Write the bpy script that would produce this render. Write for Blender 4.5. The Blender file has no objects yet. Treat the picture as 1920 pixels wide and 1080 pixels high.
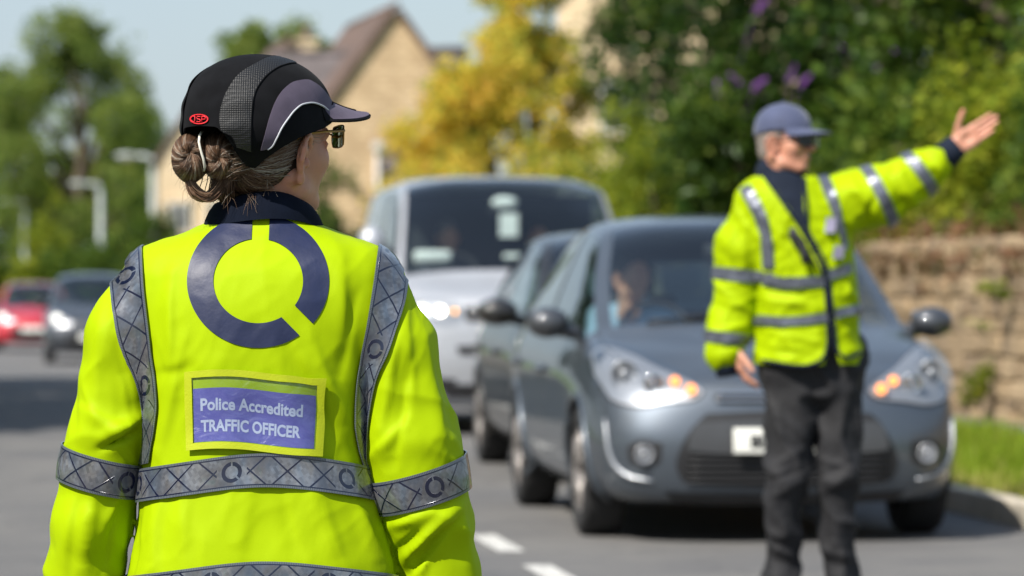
import bpy, bmesh, math, random
import numpy as np
from mathutils import Vector, Matrix, noise as mnoise
from mathutils.bvhtree import BVHTree

random.seed(7)
RNG = np.random.default_rng(7)
sc = bpy.context.scene
C = sc.collection
R = math.radians

# ------------------------------------------------------------------ camera
CAM = Vector((0.0, 0.0, 1.15))
FPX = 7200.0                       # focal length in pixels of a 1920 wide frame
cam_data = bpy.data.cameras.new('camera')
cam_data.sensor_width = 36.0
cam_data.lens = 36.0 * FPX / 1920.0
cam_data.clip_start = 0.1
cam_data.clip_end = 3000.0
cam_data.dof.use_dof = True
cam_data.dof.focus_distance = 6.62
cam_data.dof.aperture_fstop = 4.8
cam_data.dof.aperture_blades = 9
cam = bpy.data.objects.new('camera', cam_data)
C.objects.link(cam)
cam.location = CAM
cam.rotation_euler = (R(90), 0, 0)
sc.camera = cam

# ------------------------------------------------------------------ sky and sun
SUN_AZ_VEC = Vector((-0.64, -0.77, 0.0)).normalized()   # horizontal direction towards the sun
SUN_EL = R(47)
world = bpy.data.worlds.new('World')
sc.world = world
world.use_nodes = True
wn = world.node_tree.nodes
wl = world.node_tree.links
bg = wn['Background']
sky = wn.new('ShaderNodeTexSky')
sky.sky_type = 'NISHITA'
sky.sun_disc = False
sky.sun_elevation = SUN_EL
sky.sun_rotation = math.atan2(SUN_AZ_VEC.x, SUN_AZ_VEC.y)
sky.altitude = 100
sky.air_density = 1.25
sky.dust_density = 1.4
sky.ozone_density = 2.6
# a thin even veil of high cloud over the blue, a little streaky
veil = wn.new('ShaderNodeMix'); veil.data_type = 'RGBA'
vt_ = wn.new('ShaderNodeTexCoord'); vm_ = wn.new('ShaderNodeMapping'); vm_.inputs['Scale'].default_value = (1.0, 1.0, 3.0)
vn_ = wn.new('ShaderNodeTexNoise'); vn_.inputs['Scale'].default_value = 2.2; vn_.inputs['Detail'].default_value = 5.0
vr_ = wn.new('ShaderNodeMapRange'); vr_.inputs[1].default_value = 0.3; vr_.inputs[2].default_value = 0.7; vr_.inputs[3].default_value = 0.62; vr_.inputs[4].default_value = 0.80
wl.new(vt_.outputs['Generated'], vm_.inputs[0]); wl.new(vm_.outputs[0], vn_.inputs['Vector']); wl.new(vn_.outputs[0], vr_.inputs[0])
vs_ = wn.new('ShaderNodeSeparateXYZ'); wl.new(vt_.outputs['Generated'], vs_.inputs[0])
vh_ = wn.new('ShaderNodeMapRange'); vh_.inputs[1].default_value = 0.02; vh_.inputs[2].default_value = 0.75; vh_.inputs[3].default_value = 1.0; vh_.inputs[4].default_value = 0.38
wl.new(vs_.outputs[2], vh_.inputs[0])
vx_ = wn.new('ShaderNodeMath'); vx_.operation = 'MULTIPLY'; wl.new(vr_.outputs[0], vx_.inputs[0]); wl.new(vh_.outputs[0], vx_.inputs[1])
wl.new(vx_.outputs[0], veil.inputs[0]); wl.new(sky.outputs[0], veil.inputs[6])
veil.inputs[7].default_value = (3.3, 4.05, 4.9, 1)
wl.new(veil.outputs[2], bg.inputs['Color'])
bg.inputs['Strength'].default_value = 0.10
sun_data = bpy.data.lights.new('sun', 'SUN')
sun_data.energy = 4.9
sun_data.angle = R(0.6)
sun_data.color = (1.0, 0.95, 0.87)
sun = bpy.data.objects.new('sun', sun_data)
C.objects.link(sun)
sun.location = (-20, -20, 30)
sd = Vector((SUN_AZ_VEC.x * math.cos(SUN_EL), SUN_AZ_VEC.y * math.cos(SUN_EL), math.sin(SUN_EL)))
sun.rotation_euler = sd.to_track_quat('Z', 'Y').to_euler()

sc.view_settings.view_transform = 'Standard'
sc.view_settings.look = 'None'
sc.view_settings.gamma = 1.0
sc.view_settings.exposure = 0.62
sc.view_settings.use_curve_mapping = False
sc.render.engine = 'CYCLES'
sc.cycles.use_denoising = True
sc.cycles.max_bounces = 8
sc.cycles.transparent_max_bounces = 24
sc.cycles.sample_clamp_indirect = 6.0
sc.cycles.caustics_reflective = False
sc.cycles.caustics_refractive = False

# ------------------------------------------------------------------ materials
def set_in(node, name, val):
    if name in node.inputs:
        node.inputs[name].default_value = val

def ramp(nt, fac, stops):
    n = nt.nodes.new('ShaderNodeValToRGB')
    e = n.color_ramp.elements
    while len(e) < len(stops):
        e.new(0.5)
    for i, (p, c) in enumerate(stops):
        e[i].position = p
        e[i].color = (c[0], c[1], c[2], 1)
    nt.links.new(fac, n.inputs['Fac'])
    return n.outputs['Color']

def math_node(nt, op, a, b=None, c=None, clamp=False):
    n = nt.nodes.new('ShaderNodeMath')
    n.operation = op
    n.use_clamp = clamp
    for i, v in enumerate((a, b, c)):
        if v is None:
            continue
        if isinstance(v, (int, float)):
            n.inputs[i].default_value = v
        else:
            nt.links.new(v, n.inputs[i])
    return n.outputs[0]

def mix_col(nt, fac, a, b):
    n = nt.nodes.new('ShaderNodeMix')
    n.data_type = 'RGBA'
    for sock, v in ((n.inputs[0], fac), (n.inputs[6], a), (n.inputs[7], b)):
        if isinstance(v, (int, float)):
            sock.default_value = v
        elif isinstance(v, (tuple, list)):
            sock.default_value = (v[0], v[1], v[2], 1)
        else:
            nt.links.new(v, sock)
    return n.outputs[2]

def coords(nt, kind='Object', scale=None):
    t = nt.nodes.new('ShaderNodeTexCoord')
    o = t.outputs[kind]
    if scale is not None:
        m = nt.nodes.new('ShaderNodeMapping')
        m.inputs['Scale'].default_value = scale if not isinstance(scale, (int, float)) else (scale,) * 3
        nt.links.new(o, m.inputs['Vector'])
        o = m.outputs[0]
    return o

def noise_tex(nt, vec, scale, detail=4.0, rough=0.55, dist=0.0):
    n = nt.nodes.new('ShaderNodeTexNoise')
    n.inputs['Scale'].default_value = scale
    n.inputs['Detail'].default_value = detail
    n.inputs['Roughness'].default_value = rough
    n.inputs['Distortion'].default_value = dist
    nt.links.new(vec, n.inputs['Vector'])
    return n.outputs[0]

def bump(nt, height, strength=0.3, dist=0.01, prev=None):
    b = nt.nodes.new('ShaderNodeBump')
    b.inputs['Strength'].default_value = strength
    b.inputs['Distance'].default_value = dist
    nt.links.new(height, b.inputs['Height'])
    if prev is not None:
        nt.links.new(prev, b.inputs['Normal'])
    return b.outputs[0]

def new_mat(name):
    m = bpy.data.materials.new(name)
    m.use_nodes = True
    nt = m.node_tree
    return m, nt, nt.nodes['Principled BSDF']

def simple(name, col, rough=0.6, metal=0.0, var=0.12, vscale=6.0, bscale=60.0, bstr=0.15, bdist=0.004,
           coat=0.0, spec=0.5, sheen=0.0, coord='Object'):
    m, nt, p = new_mat(name)
    v = coords(nt, coord)
    n = noise_tex(nt, v, vscale)
    a = tuple(max(0, c * (1 - var)) for c in col)
    b = tuple(min(1, c * (1 + var)) for c in col)
    nt.links.new(ramp(nt, n, [(0.3, a), (0.7, b)]), p.inputs['Base Color'])
    set_in(p, 'Roughness', rough)
    set_in(p, 'Metallic', metal)
    set_in(p, 'Coat Weight', coat)
    set_in(p, 'Coat Roughness', 0.04)
    set_in(p, 'Specular IOR Level', spec)
    set_in(p, 'Sheen Weight', sheen)
    if bstr > 0:
        nb = noise_tex(nt, v, bscale, 3)
        nt.links.new(bump(nt, nb, bstr, bdist), p.inputs['Normal'])
    return m

def glass_mat(name, tint=(0.75, 0.85, 0.85), rough=0.0, refl=1.0, ior=1.5):
    m = bpy.data.materials.new(name)
    m.use_nodes = True
    nt = m.node_tree
    nt.nodes.clear()
    out = nt.nodes.new('ShaderNodeOutputMaterial')
    tr = nt.nodes.new('ShaderNodeBsdfTransparent')
    tr.inputs[0].default_value = (*tint, 1)
    gl = nt.nodes.new('ShaderNodeBsdfGlossy')
    gl.inputs['Roughness'].default_value = rough
    fr = nt.nodes.new('ShaderNodeLayerWeight')
    fr.inputs[0].default_value = 0.5
    r0 = ((ior - 1) / (ior + 1)) ** 2
    fres = math_node(nt, 'ADD', math_node(nt, 'MULTIPLY', math_node(nt, 'POWER', fr.outputs['Facing'], 4.0), 1 - r0), r0)
    mx = nt.nodes.new('ShaderNodeMixShader')
    f = math_node(nt, 'MULTIPLY', fres, refl, clamp=True)
    nt.links.new(f, mx.inputs[0])
    nt.links.new(tr.outputs[0], mx.inputs[1])
    nt.links.new(gl.outputs[0], mx.inputs[2])
    nt.links.new(mx.outputs[0], out.inputs[0])
    return m

def lit_mat(name, col, strength):
    m, nt, p = new_mat(name)
    p.inputs['Base Color'].default_value = (*col, 1)
    set_in(p, 'Emission Color', (*col, 1))
    set_in(p, 'Emission Strength', strength)
    return m

def leaf_mat(name, cols, trans=0.35, rough=0.5):
    m, nt, p = new_mat(name)
    at = nt.nodes.new('ShaderNodeAttribute')
    at.attribute_name = 'tint'
    n = len(cols)
    col = ramp(nt, at.outputs['Fac'], [((i + 0.5) / n, c) for i, c in enumerate(cols)])
    nt.links.new(col, p.inputs['Base Color'])
    set_in(p, 'Roughness', rough)
    set_in(p, 'Specular IOR Level', 0.15)
    tl = nt.nodes.new('ShaderNodeBsdfTranslucent')
    nt.links.new(col, tl.inputs['Color'])
    mx = nt.nodes.new('ShaderNodeMixShader')
    mx.inputs[0].default_value = trans
    nt.links.new(p.outputs[0], mx.inputs[1])
    nt.links.new(tl.outputs[0], mx.inputs[2])
    nt.links.new(mx.outputs[0], nt.nodes['Material Output'].inputs[0])
    return m

# ------------------------------------------------------------------ objects
def empty(name, loc, label=None, cat=None, group=None, rz=0.0, kind=None):
    o = bpy.data.objects.new(name, None)
    C.objects.link(o)
    o.location = loc
    o.rotation_euler = (0, 0, rz)
    o.empty_display_size = 0.1
    tag(o, label, cat, group, kind)
    return o

def tag(o, label=None, cat=None, group=None, kind=None):
    if label: o['label'] = label
    if cat: o['category'] = cat
    if group: o['group'] = group
    if kind: o['kind'] = kind
    return o

def mesh_obj(name, verts, faces, mat, parent=None, smooth=True, world=True, uvs=None):
    """verts are world positions when world is set, else in the parent's frame"""
    me = bpy.data.meshes.new(name)
    v = np.asarray(verts, dtype=np.float64)
    me.from_pydata(v.tolist() if len(v) else [], [], faces.tolist() if isinstance(faces, np.ndarray) else faces)
    if smooth:
        me.polygons.foreach_set('use_smooth', [True] * len(me.polygons))
    if mat:
        me.materials.append(mat)
    if uvs is not None:
        ul = me.uv_layers.new(name='UVMap')
        li = np.zeros(len(me.loops), dtype=np.int32)
        me.loops.foreach_get('vertex_index', li)
        ul.data.foreach_set('uv', np.asarray(uvs, dtype=np.float32)[li].ravel())
    me.update()
    o = bpy.data.objects.new(name, me)
    C.objects.link(o)
    if parent is not None:
        o.parent = parent
        if world:
            o.matrix_parent_inverse = world_matrix(parent).inverted()
    return o

def world_matrix(o):
    m = o.matrix_parent_inverse @ o.matrix_basis if o.parent else o.matrix_basis.copy()
    if o.parent:
        return world_matrix(o.parent) @ m
    return m

def share(name, src, parent, loc, rot=(0, 0, 0), scale=(1, 1, 1)):
    o = bpy.data.objects.new(name, src.data if hasattr(src, 'data') and src.type == 'MESH' else src)
    C.objects.link(o)
    o.parent = parent
    o.location = loc
    o.rotation_euler = rot
    o.scale = scale
    return o

class MB:
    """collects simple solids into one mesh (parent's frame)"""
    def __init__(self):
        self.v = []; self.f = []
    def add(self, v, f):
        n = len(self.v)
        self.v += [tuple(p) for p in v]
        self.f += [tuple(i + n for i in q) for q in f]
        return self
    def box(self, c, s, bevel=0.0, rot=None):
        bm = bmesh.new()
        bmesh.ops.create_cube(bm, size=1.0)
        for q in bm.verts:
            q.co = Vector((q.co.x * s[0], q.co.y * s[1], q.co.z * s[2]))
        if bevel > 0:
            bmesh.ops.bevel(bm, geom=bm.edges[:], offset=bevel, segments=2, profile=0.6, affect='EDGES')
        bm.verts.ensure_lookup_table()
        M = (Matrix.Translation(c) @ rot.to_4x4()) if rot is not None else Matrix.Translation(c)
        vs = [M @ q.co for q in bm.verts]
        bm.verts.index_update()
        fs = [[q.index for q in fc.verts] for fc in bm.faces]
        bm.free()
        return self.add(vs, fs)
    def tube(self, pts, rad, n=8, caps=True):
        pts = [Vector(p) for p in pts]
        rads = rad if isinstance(rad, (list, tuple)) else [rad] * len(pts)
        vs = []; fs = []
        up = Vector((0, 0, 1))
        prev = None
        for i, p in enumerate(pts):
            t = (pts[min(i + 1, len(pts) - 1)] - pts[max(i - 1, 0)])
            t = t.normalized() if t.length > 1e-9 else Vector((0, 0, 1))
            if prev is None:
                a = up if abs(t.dot(up)) < 0.9 else Vector((1, 0, 0))
                x = t.cross(a).normalized()
            else:
                x = prev - t * prev.dot(t)
                x = x.normalized() if x.length > 1e-6 else t.orthogonal().normalized()
            y = t.cross(x)
            prev = x
            for k in range(n):
                an = 2 * math.pi * k / n
                vs.append(p + (x * math.cos(an) + y * math.sin(an)) * rads[i])
        for i in range(len(pts) - 1):
            for k in range(n):
                a = i * n + k; b = i * n + (k + 1) % n
                fs.append((a, b, b + n, a + n))
        if caps:
            fs.append(tuple(range(n - 1, -1, -1)))
            m = (len(pts) - 1) * n
            fs.append(tuple(range(m, m + n)))
        return self.add(vs, fs)
    def lathe(self, prof, c, axis, n=24):
        """prof: (radius, along axis)"""
        ax = Vector(axis).normalized()
        x = ax.orthogonal().normalized(); y = ax.cross(x)
        c = Vector(c)
        vs = []; fs = []
        for r, h in prof:
            for k in range(n):
                an = 2 * math.pi * k / n
                vs.append(c + ax * h + (x * math.cos(an) + y * math.sin(an)) * r)
        for i in range(len(prof) - 1):
            for k in range(n):
                a = i * n + k; b = i * n + (k + 1) % n
                fs.append((a, a + n, b + n, b))
        return self.add(vs, fs)
    def ell(self, c, r, n=16, m=10, rot=None):
        vs = []; fs = []
        for i in range(m + 1):
            th = math.pi * i / m
            for k in range(n):
                an = 2 * math.pi * k / n
                q = Vector((r[0] * math.sin(th) * math.cos(an), r[1] * math.sin(th) * math.sin(an), r[2] * math.cos(th)))
                if rot is not None: q = rot @ q
                vs.append(Vector(c) + q)
        for i in range(m):
            for k in range(n):
                a = i * n + k; b = i * n + (k + 1) % n
                fs.append((a, a + n, b + n, b))
        return self.add(vs, fs)
    def build(self, name, mat, parent=None, smooth=True, world=False):
        return mesh_obj(name, self.v, self.f, mat, parent, smooth, world)

# ------------------------------------------------------------------ voxel fields (bodies, clothes)
class Vox:
    def __init__(self, lo, hi, vox):
        self.lo = np.array(lo, dtype=np.float32); self.vox = vox
        self.n = np.ceil((np.array(hi) - np.array(lo)) / vox).astype(int) + 1
        self.D = np.full(tuple(self.n), 0.5, dtype=np.float32)
        self.ax = [self.lo[i] + vox * np.arange(self.n[i], dtype=np.float32) for i in range(3)]
    def sl(self, lo, hi):
        out = []
        for i in range(3):
            a = int(np.clip(np.floor((lo[i] - self.lo[i]) / self.vox), 0, self.n[i] - 1))
            b = int(np.clip(np.ceil((hi[i] - self.lo[i]) / self.vox) + 1, a + 1, self.n[i]))
            out.append(slice(a, b))
        return tuple(out)
    def pts(self, s):
        return (self.ax[0][s[0]][:, None, None], self.ax[1][s[1]][None, :, None], self.ax[2][s[2]][None, None, :])
    def put(self, s, d, k, op):
        A = self.D[s]
        if op == 'sub':
            d = -d
            if k <= 0: self.D[s] = np.maximum(A, d); return
            h = np.clip(0.5 - 0.5 * (A - d) / k, 0, 1)
            self.D[s] = A * (1 - h) + d * h + k * h * (1 - h)
        else:
            if isinstance(k, (int, float)) and k <= 0:
                self.D[s] = np.minimum(A, d); return
            h = np.clip(0.5 + 0.5 * (A - d) / k, 0, 1)
            self.D[s] = A * (1 - h) + d * h - k * h * (1 - h)
    def cap(self, a, b, ra, rb, k=0.01, op='add'):
        a = np.array(a, dtype=np.float32); b = np.array(b, dtype=np.float32)
        m = max(ra, rb) + k + 0.03
        s = self.sl(np.minimum(a, b) - m, np.maximum(a, b) + m)
        x, y, z = self.pts(s)
        ba = b - a; bb = float(ba @ ba) + 1e-12
        px, py, pz = x - a[0], y - a[1], z - a[2]
        h = np.clip((px * ba[0] + py * ba[1] + pz * ba[2]) / bb, 0, 1)
        d = np.sqrt((px - ba[0] * h) ** 2 + (py - ba[1] * h) ** 2 + (pz - ba[2] * h) ** 2) - (ra + (rb - ra) * h)
        self.put(s, d, k, op)
    def chain(self, pts, rads, k=0.01):
        for i in range(len(pts) - 1):
            self.cap(pts[i], pts[i + 1], rads[i], rads[i + 1], k)
    def ell(self, c, r, k=0.01, rot=None, op='add'):
        c = np.array(c, dtype=np.float32)
        m = max(r) + k + 0.03
        s = self.sl(c - m, c + m)
        x, y, z = self.pts(s)
        px, py, pz = x - c[0], y - c[1], z - c[2]
        if rot is not None:
            q = [rot[0][i] * px + rot[1][i] * py + rot[2][i] * pz for i in range(3)]   # rot columns are the local axes
        else:
            q = [px, py, pz]
        k0 = np.sqrt((q[0] / r[0]) ** 2 + (q[1] / r[1]) ** 2 + (q[2] / r[2]) ** 2)
        k1 = np.sqrt((q[0] / r[0] ** 2) ** 2 + (q[1] / r[1] ** 2) ** 2 + (q[2] / r[2] ** 2) ** 2) + 1e-9
        self.put(s, k0 * (k0 - 1) / k1, k, op)
    def fn(self, f, lo, hi, k=0.01, op='add'):
        s = self.sl(lo, hi)
        x, y, z = self.pts(s)
        d = f(x, y, z).astype(np.float32)
        kk = k(x, y, z) if callable(k) else k
        self.put(s, d, kk, op)
    def mesh(self, smooth=1):
        D = self.D
        S = D < 0
        nx, ny, nz = D.shape
        c = np.zeros((nx - 1, ny - 1, nz - 1), dtype=np.int8)
        for i in (0, 1):
            for j in (0, 1):
                for k in (0, 1):
                    c += S[i:nx - 1 + i, j:ny - 1 + j, k:nz - 1 + k]
        mask = (c > 0) & (c < 8)
        I = np.argwhere(mask)
        idx = -np.ones(mask.shape, dtype=np.int64)
        idx[mask] = np.arange(len(I))
        acc = np.zeros((len(I), 3)); cnt = np.zeros(len(I))
        cor = [(i, j, k) for i in (0, 1) for j in (0, 1) for k in (0, 1)]
        for a in cor:
            for ax in range(3):
                if a[ax]: continue
                b = list(a); b[ax] = 1
                da = D[I[:, 0] + a[0], I[:, 1] + a[1], I[:, 2] + a[2]]
                db = D[I[:, 0] + b[0], I[:, 1] + b[1], I[:, 2] + b[2]]
                cr = (da < 0) != (db < 0)
                t = np.where(cr, da / np.where(cr, da - db, 1), 0)
                p = np.tile(np.array(a, dtype=float), (len(I), 1))
                p[:, ax] = t
                acc[cr] += p[cr]; cnt[cr] += 1
        V = self.lo + (I + acc / cnt[:, None]) * self.vox
        F = []
        for ax in range(3):
            o1, o2 = [(1, 2), (2, 0), (0, 1)][ax]
            sa = [slice(None)] * 3; sb = [slice(None)] * 3
            sa[ax] = slice(0, -1); sb[ax] = slice(1, None)
            e = S[tuple(sa)] != S[tuple(sb)]
            E = np.argwhere(e)
            E = E[(E[:, o1] > 0) & (E[:, o2] > 0) & (E[:, o1] < D.shape[o1] - 1) & (E[:, o2] < D.shape[o2] - 1)]
            inside = S[E[:, 0], E[:, 1], E[:, 2]]
            d1 = np.zeros(3, int); d1[o1] = 1
            d2 = np.zeros(3, int); d2[o2] = 1
            g = lambda q: idx[q[:, 0], q[:, 1], q[:, 2]]
            q = np.stack([g(E - d1 - d2), g(E - d2), g(E), g(E - d1)], axis=1)
            q[~inside] = q[~inside][:, ::-1]
            F.append(q)
        F = np.concatenate(F)
        F = F[(F >= 0).all(axis=1)]
        V = lap(V, F, smooth)
        return V, F

def lap(V, F, it, lam=0.5):
    if it <= 0: return V
    e = np.concatenate([F[:, [0, 1]], F[:, [1, 2]], F[:, [2, 3]], F[:, [3, 0]]])
    n = len(V)
    deg = np.bincount(e[:, 0], minlength=n) + np.bincount(e[:, 1], minlength=n)
    for _ in range(it):
        acc = np.zeros_like(V)
        for a in range(3):
            acc[:, a] = np.bincount(e[:, 0], V[e[:, 1], a], n) + np.bincount(e[:, 1], V[e[:, 0], a], n)
        V = V * (1 - lam) + lam * acc / np.maximum(deg, 1)[:, None]
    return V

def normals(V, F):
    fn = np.cross(V[F[:, 2]] - V[F[:, 0]], V[F[:, 3 if F.shape[1] > 3 else 1]] - V[F[:, 1 if F.shape[1] > 3 else 0]])
    N = np.zeros_like(V)
    for i in range(F.shape[1]):
        for a in range(3):
            N[:, a] += np.bincount(F[:, i], fn[:, a], len(V))
    return N / (np.linalg.norm(N, axis=1)[:, None] + 1e-12)

def bvh_of(V, F):
    return BVHTree.FromPolygons([tuple(p) for p in np.asarray(V).tolist()], [tuple(q) for q in np.asarray(F).tolist()])

def at(px, py, Y):
    """a point of the place that stands Y metres down the road and shows at pixel px, py"""
    return Vector(((px - 960) * Y / FPX, Y, CAM.z - (py - 540) * Y / FPX))

def sight(px, py):
    return Vector(((px - 960) / FPX, 1.0, -(py - 540) / FPX)).normalized()

def surf(bvh, px, py, off=0.002):
    h = bvh.ray_cast(CAM, sight(px, py))
    if h[0] is None: return None
    n = h[1]
    d = sight(px, py)
    if n.dot(d) > 0: n = -n
    return h[0] + n * off - d * off * 0.5

def grid_faces(nu, nv, closed_u=False):
    f = []
    for i in range(nu if closed_u else nu - 1):
        for j in range(nv - 1):
            a = i * nv + j; b = ((i + 1) % nu) * nv + j
            f.append((a, a + 1, b + 1, b))
    return f

def solidify(o, t, offset=-1.0, crisp=True):
    m = o.modifiers.new('thickness', 'SOLIDIFY')
    m.thickness = t
    m.offset = offset
    if crisp:
        e = o.modifiers.new('crisp_edges', 'EDGE_SPLIT')
        e.split_angle = R(40)
    return o

def fill_rows(rows):
    """replace missing hits in a row grid by the nearest found point of the row"""
    out = []
    for r in rows:
        ok = [i for i, p in enumerate(r) if p is not None]
        if not ok: continue
        out.append([r[min(ok, key=lambda j: abs(j - i))] for i in range(len(r))])
    return out

def pchip(xs, ys, xq):
    xs = np.asarray(xs, float); ys = np.asarray(ys, float)
    h = np.diff(xs); d = np.diff(ys) / h
    m = np.zeros(len(xs))
    m[0] = d[0]; m[-1] = d[-1]
    for i in range(1, len(xs) - 1):
        if d[i - 1] * d[i] > 0:
            w1 = 2 * h[i] + h[i - 1]; w2 = h[i] + 2 * h[i - 1]
            m[i] = (w1 + w2) / (w1 / d[i - 1] + w2 / d[i])
    k = np.clip(np.searchsorted(xs, xq) - 1, 0, len(xs) - 2)
    t = (xq - xs[k]) / h[k]
    return ((2 * t**3 - 3 * t**2 + 1) * ys[k] + (t**3 - 2 * t**2 + t) * h[k] * m[k]
            + (-2 * t**3 + 3 * t**2) * ys[k + 1] + (t**3 - t**2) * h[k] * m[k + 1])

def curve_pts(pts, n):
    """smooth curve through 2-D or 3-D points, n samples evenly by parameter"""
    P = np.array(pts, float)
    L = np.concatenate([[0], np.cumsum(np.linalg.norm(np.diff(P, axis=0), axis=1))])
    q = np.linspace(0, L[-1], n)
    return np.stack([pchip(L, P[:, a], q) for a in range(P.shape[1])], axis=1)
# ------------------------------------------------------------------ the street
TH = R(7.0)
def road_center(s):
    """middle of the carriageway at s metres along it; bends left beyond 95 m"""
    d = Vector((-math.sin(TH), math.cos(TH), 0)); n = Vector((math.cos(TH), math.sin(TH), 0))
    o = Vector((0.10, 15.9, 0))
    q = s - 15.9
    p = o + d * q
    if s > 95:
        p -= n * ((s - 95) ** 2) * 0.00042
    return p
def dip(y):
    """the road falls gently away from the camera"""
    t = min(1.0, max(0.0, (y - 36.0) / 34.0))
    return -0.24 * t * t * (3 - 2 * t)
def road_pt(s, w, z=0.0):
    d = (road_center(s + 0.5) - road_center(s - 0.5)).normalized()
    n = Vector((d.y, -d.x, 0))
    q = road_center(s) + n * w
    q.z = z + dip(q.y)
    return q
HALF = 2.62          # half width of the carriageway (right side)
LEFT = 3.4

def strip_mesh(name, s0, s1, w0, w1, z0, z1, mat, n=60, m=2, parent=None, kind='structure'):
    V = []
    for i in range(n + 1):
        s = s0 + (s1 - s0) * (i / n) ** 1.3 if s1 > 60 else s0 + (s1 - s0) * i / n
        for j in range(m + 1):
            t = j / m
            V.append(tuple(road_pt(s, w0 + (w1 - w0) * t, z0 + (z1 - z0) * t)))
    o = mesh_obj(name, V, [q[::-1] for q in grid_faces(n + 1, m + 1)], mat, parent)
    if kind and parent is None: o['kind'] = kind
    return o

def asphalt_mat():
    m, nt, p = new_mat('asphalt')
    v = coords(nt)
    a = noise_tex(nt, v, 0.55, 6, 0.7)
    b = noise_tex(nt, v, 190.0, 3)
    c1 = ramp(nt, a, [(0.30, (0.100, 0.100, 0.104)), (0.70, (0.190, 0.182, 0.168))])
    c2 = ramp(nt, b, [(0.35, (0.55, 0.55, 0.55)), (0.7, (1.3, 1.3, 1.3))])
    mu = nt.nodes.new('ShaderNodeMix'); mu.data_type = 'RGBA'; mu.blend_type = 'MULTIPLY'; mu.inputs[0].default_value = 1
    nt.links.new(c1, mu.inputs[6]); nt.links.new(c2, mu.inputs[7])
    # hairline cracks and darker tar repairs
    vc = nt.nodes.new('ShaderNodeTexVoronoi'); vc.feature = 'DISTANCE_TO_EDGE'; vc.inputs['Scale'].default_value = 0.55
    wv = noise_tex(nt, v, 2.5, 4)
    va = nt.nodes.new('ShaderNodeVectorMath'); va.operation = 'ADD'
    cw = nt.nodes.new('ShaderNodeCombineXYZ'); nt.links.new(wv, cw.inputs[0]); nt.links.new(wv, cw.inputs[1])
    nt.links.new(v, va.inputs[0]); nt.links.new(cw.outputs[0], va.inputs[1]); nt.links.new(va.outputs[0], vc.inputs['Vector'])
    ck = math_node(nt, 'LESS_THAN', vc.outputs['Distance'], 0.010)
    st = ramp(nt, noise_tex(nt, v, 1.7, 3), [(0.58, (0, 0, 0)), (0.68, (0.55, 0.55, 0.55))])
    cc = mix_col(nt, math_node(nt, 'MULTIPLY', ck, 0.3), mu.outputs[2], (0.03, 0.03, 0.032))
    cc = mix_col(nt, st, cc, (0.085, 0.085, 0.088))
    nt.links.new(cc, p.inputs['Base Color'])
    set_in(p, 'Roughness', 0.85)
    nt.links.new(bump(nt, b, 0.6, 0.006), p.inputs['Normal'])
    return m

M_asphalt = asphalt_mat()
M_paint = simple('road paint', (0.60, 0.59, 0.55), 0.7, var=0.15, vscale=18, bscale=120)
_nt = M_paint.node_tree
_w = ramp(_nt, noise_tex(_nt, coords(_nt), 26.0, 5, 0.7), [(0.46, (0, 0, 0)), (0.62, (0.85, 0.85, 0.85))])
_p = _nt.nodes['Principled BSDF']
_src = _p.inputs['Base Color'].links[0].from_socket
_nt.links.new(mix_col(_nt, _w, _src, (0.17, 0.165, 0.16)), _p.inputs['Base Color'])
M_kerb = simple('concrete kerb', (0.44, 0.39, 0.31), 0.85, var=0.2, vscale=5, bscale=90, bdist=0.004)
M_path = simple('footpath tarmac', (0.16, 0.15, 0.145), 0.9, bscale=150)
M_earth = simple('earth and turf', (0.11, 0.12, 0.045), 0.95, var=0.4, vscale=1.2, bscale=20, bdist=0.03)
M_lawn = simple('lawn', (0.10, 0.16, 0.035), 0.95, var=0.3, vscale=2, bscale=40, bdist=0.03)

# ground sheet out to the horizon
gx = np.concatenate([-np.geomspace(900, 12, 14), [0], np.geomspace(12, 900, 14)])
gy = np.concatenate([[-60, -20], np.linspace(0, 100, 51), np.geomspace(120, 1600, 14)])
GV = [(float(x), float(y), -0.03 + dip(y)) for x in gx for y in gy]
g = mesh_obj('ground', GV, [q[::-1] for q in grid_faces(len(gx), len(gy))], M_lawn)
g['kind'] = 'structure'
road = strip_mesh('road', -40, 330, -LEFT, HALF, 0.0, 0.0, M_asphalt, 120, 4)
# centre line, broken
for s0 in (4.1, 6.05, 8.0, 9.95, 11.9, 13.9, 16.72, 19.6, 21.6, 23.6, 27, 31, 35, 39, 45, 51, 57, 63, 72, 81, 90):
    L = 1.15 if s0 < 24 else 2.0
    if s0 == 13.9: L = 2.0
    V = []
    for i in range(5):
        for w in (-0.06, 0.06):
            V.append(tuple(road_pt(s0 + L * i / 4, w, 0.004)))
    mesh_obj('lane_dash', V, [q[::-1] for q in grid_faces(5, 2)], M_paint, road)
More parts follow.
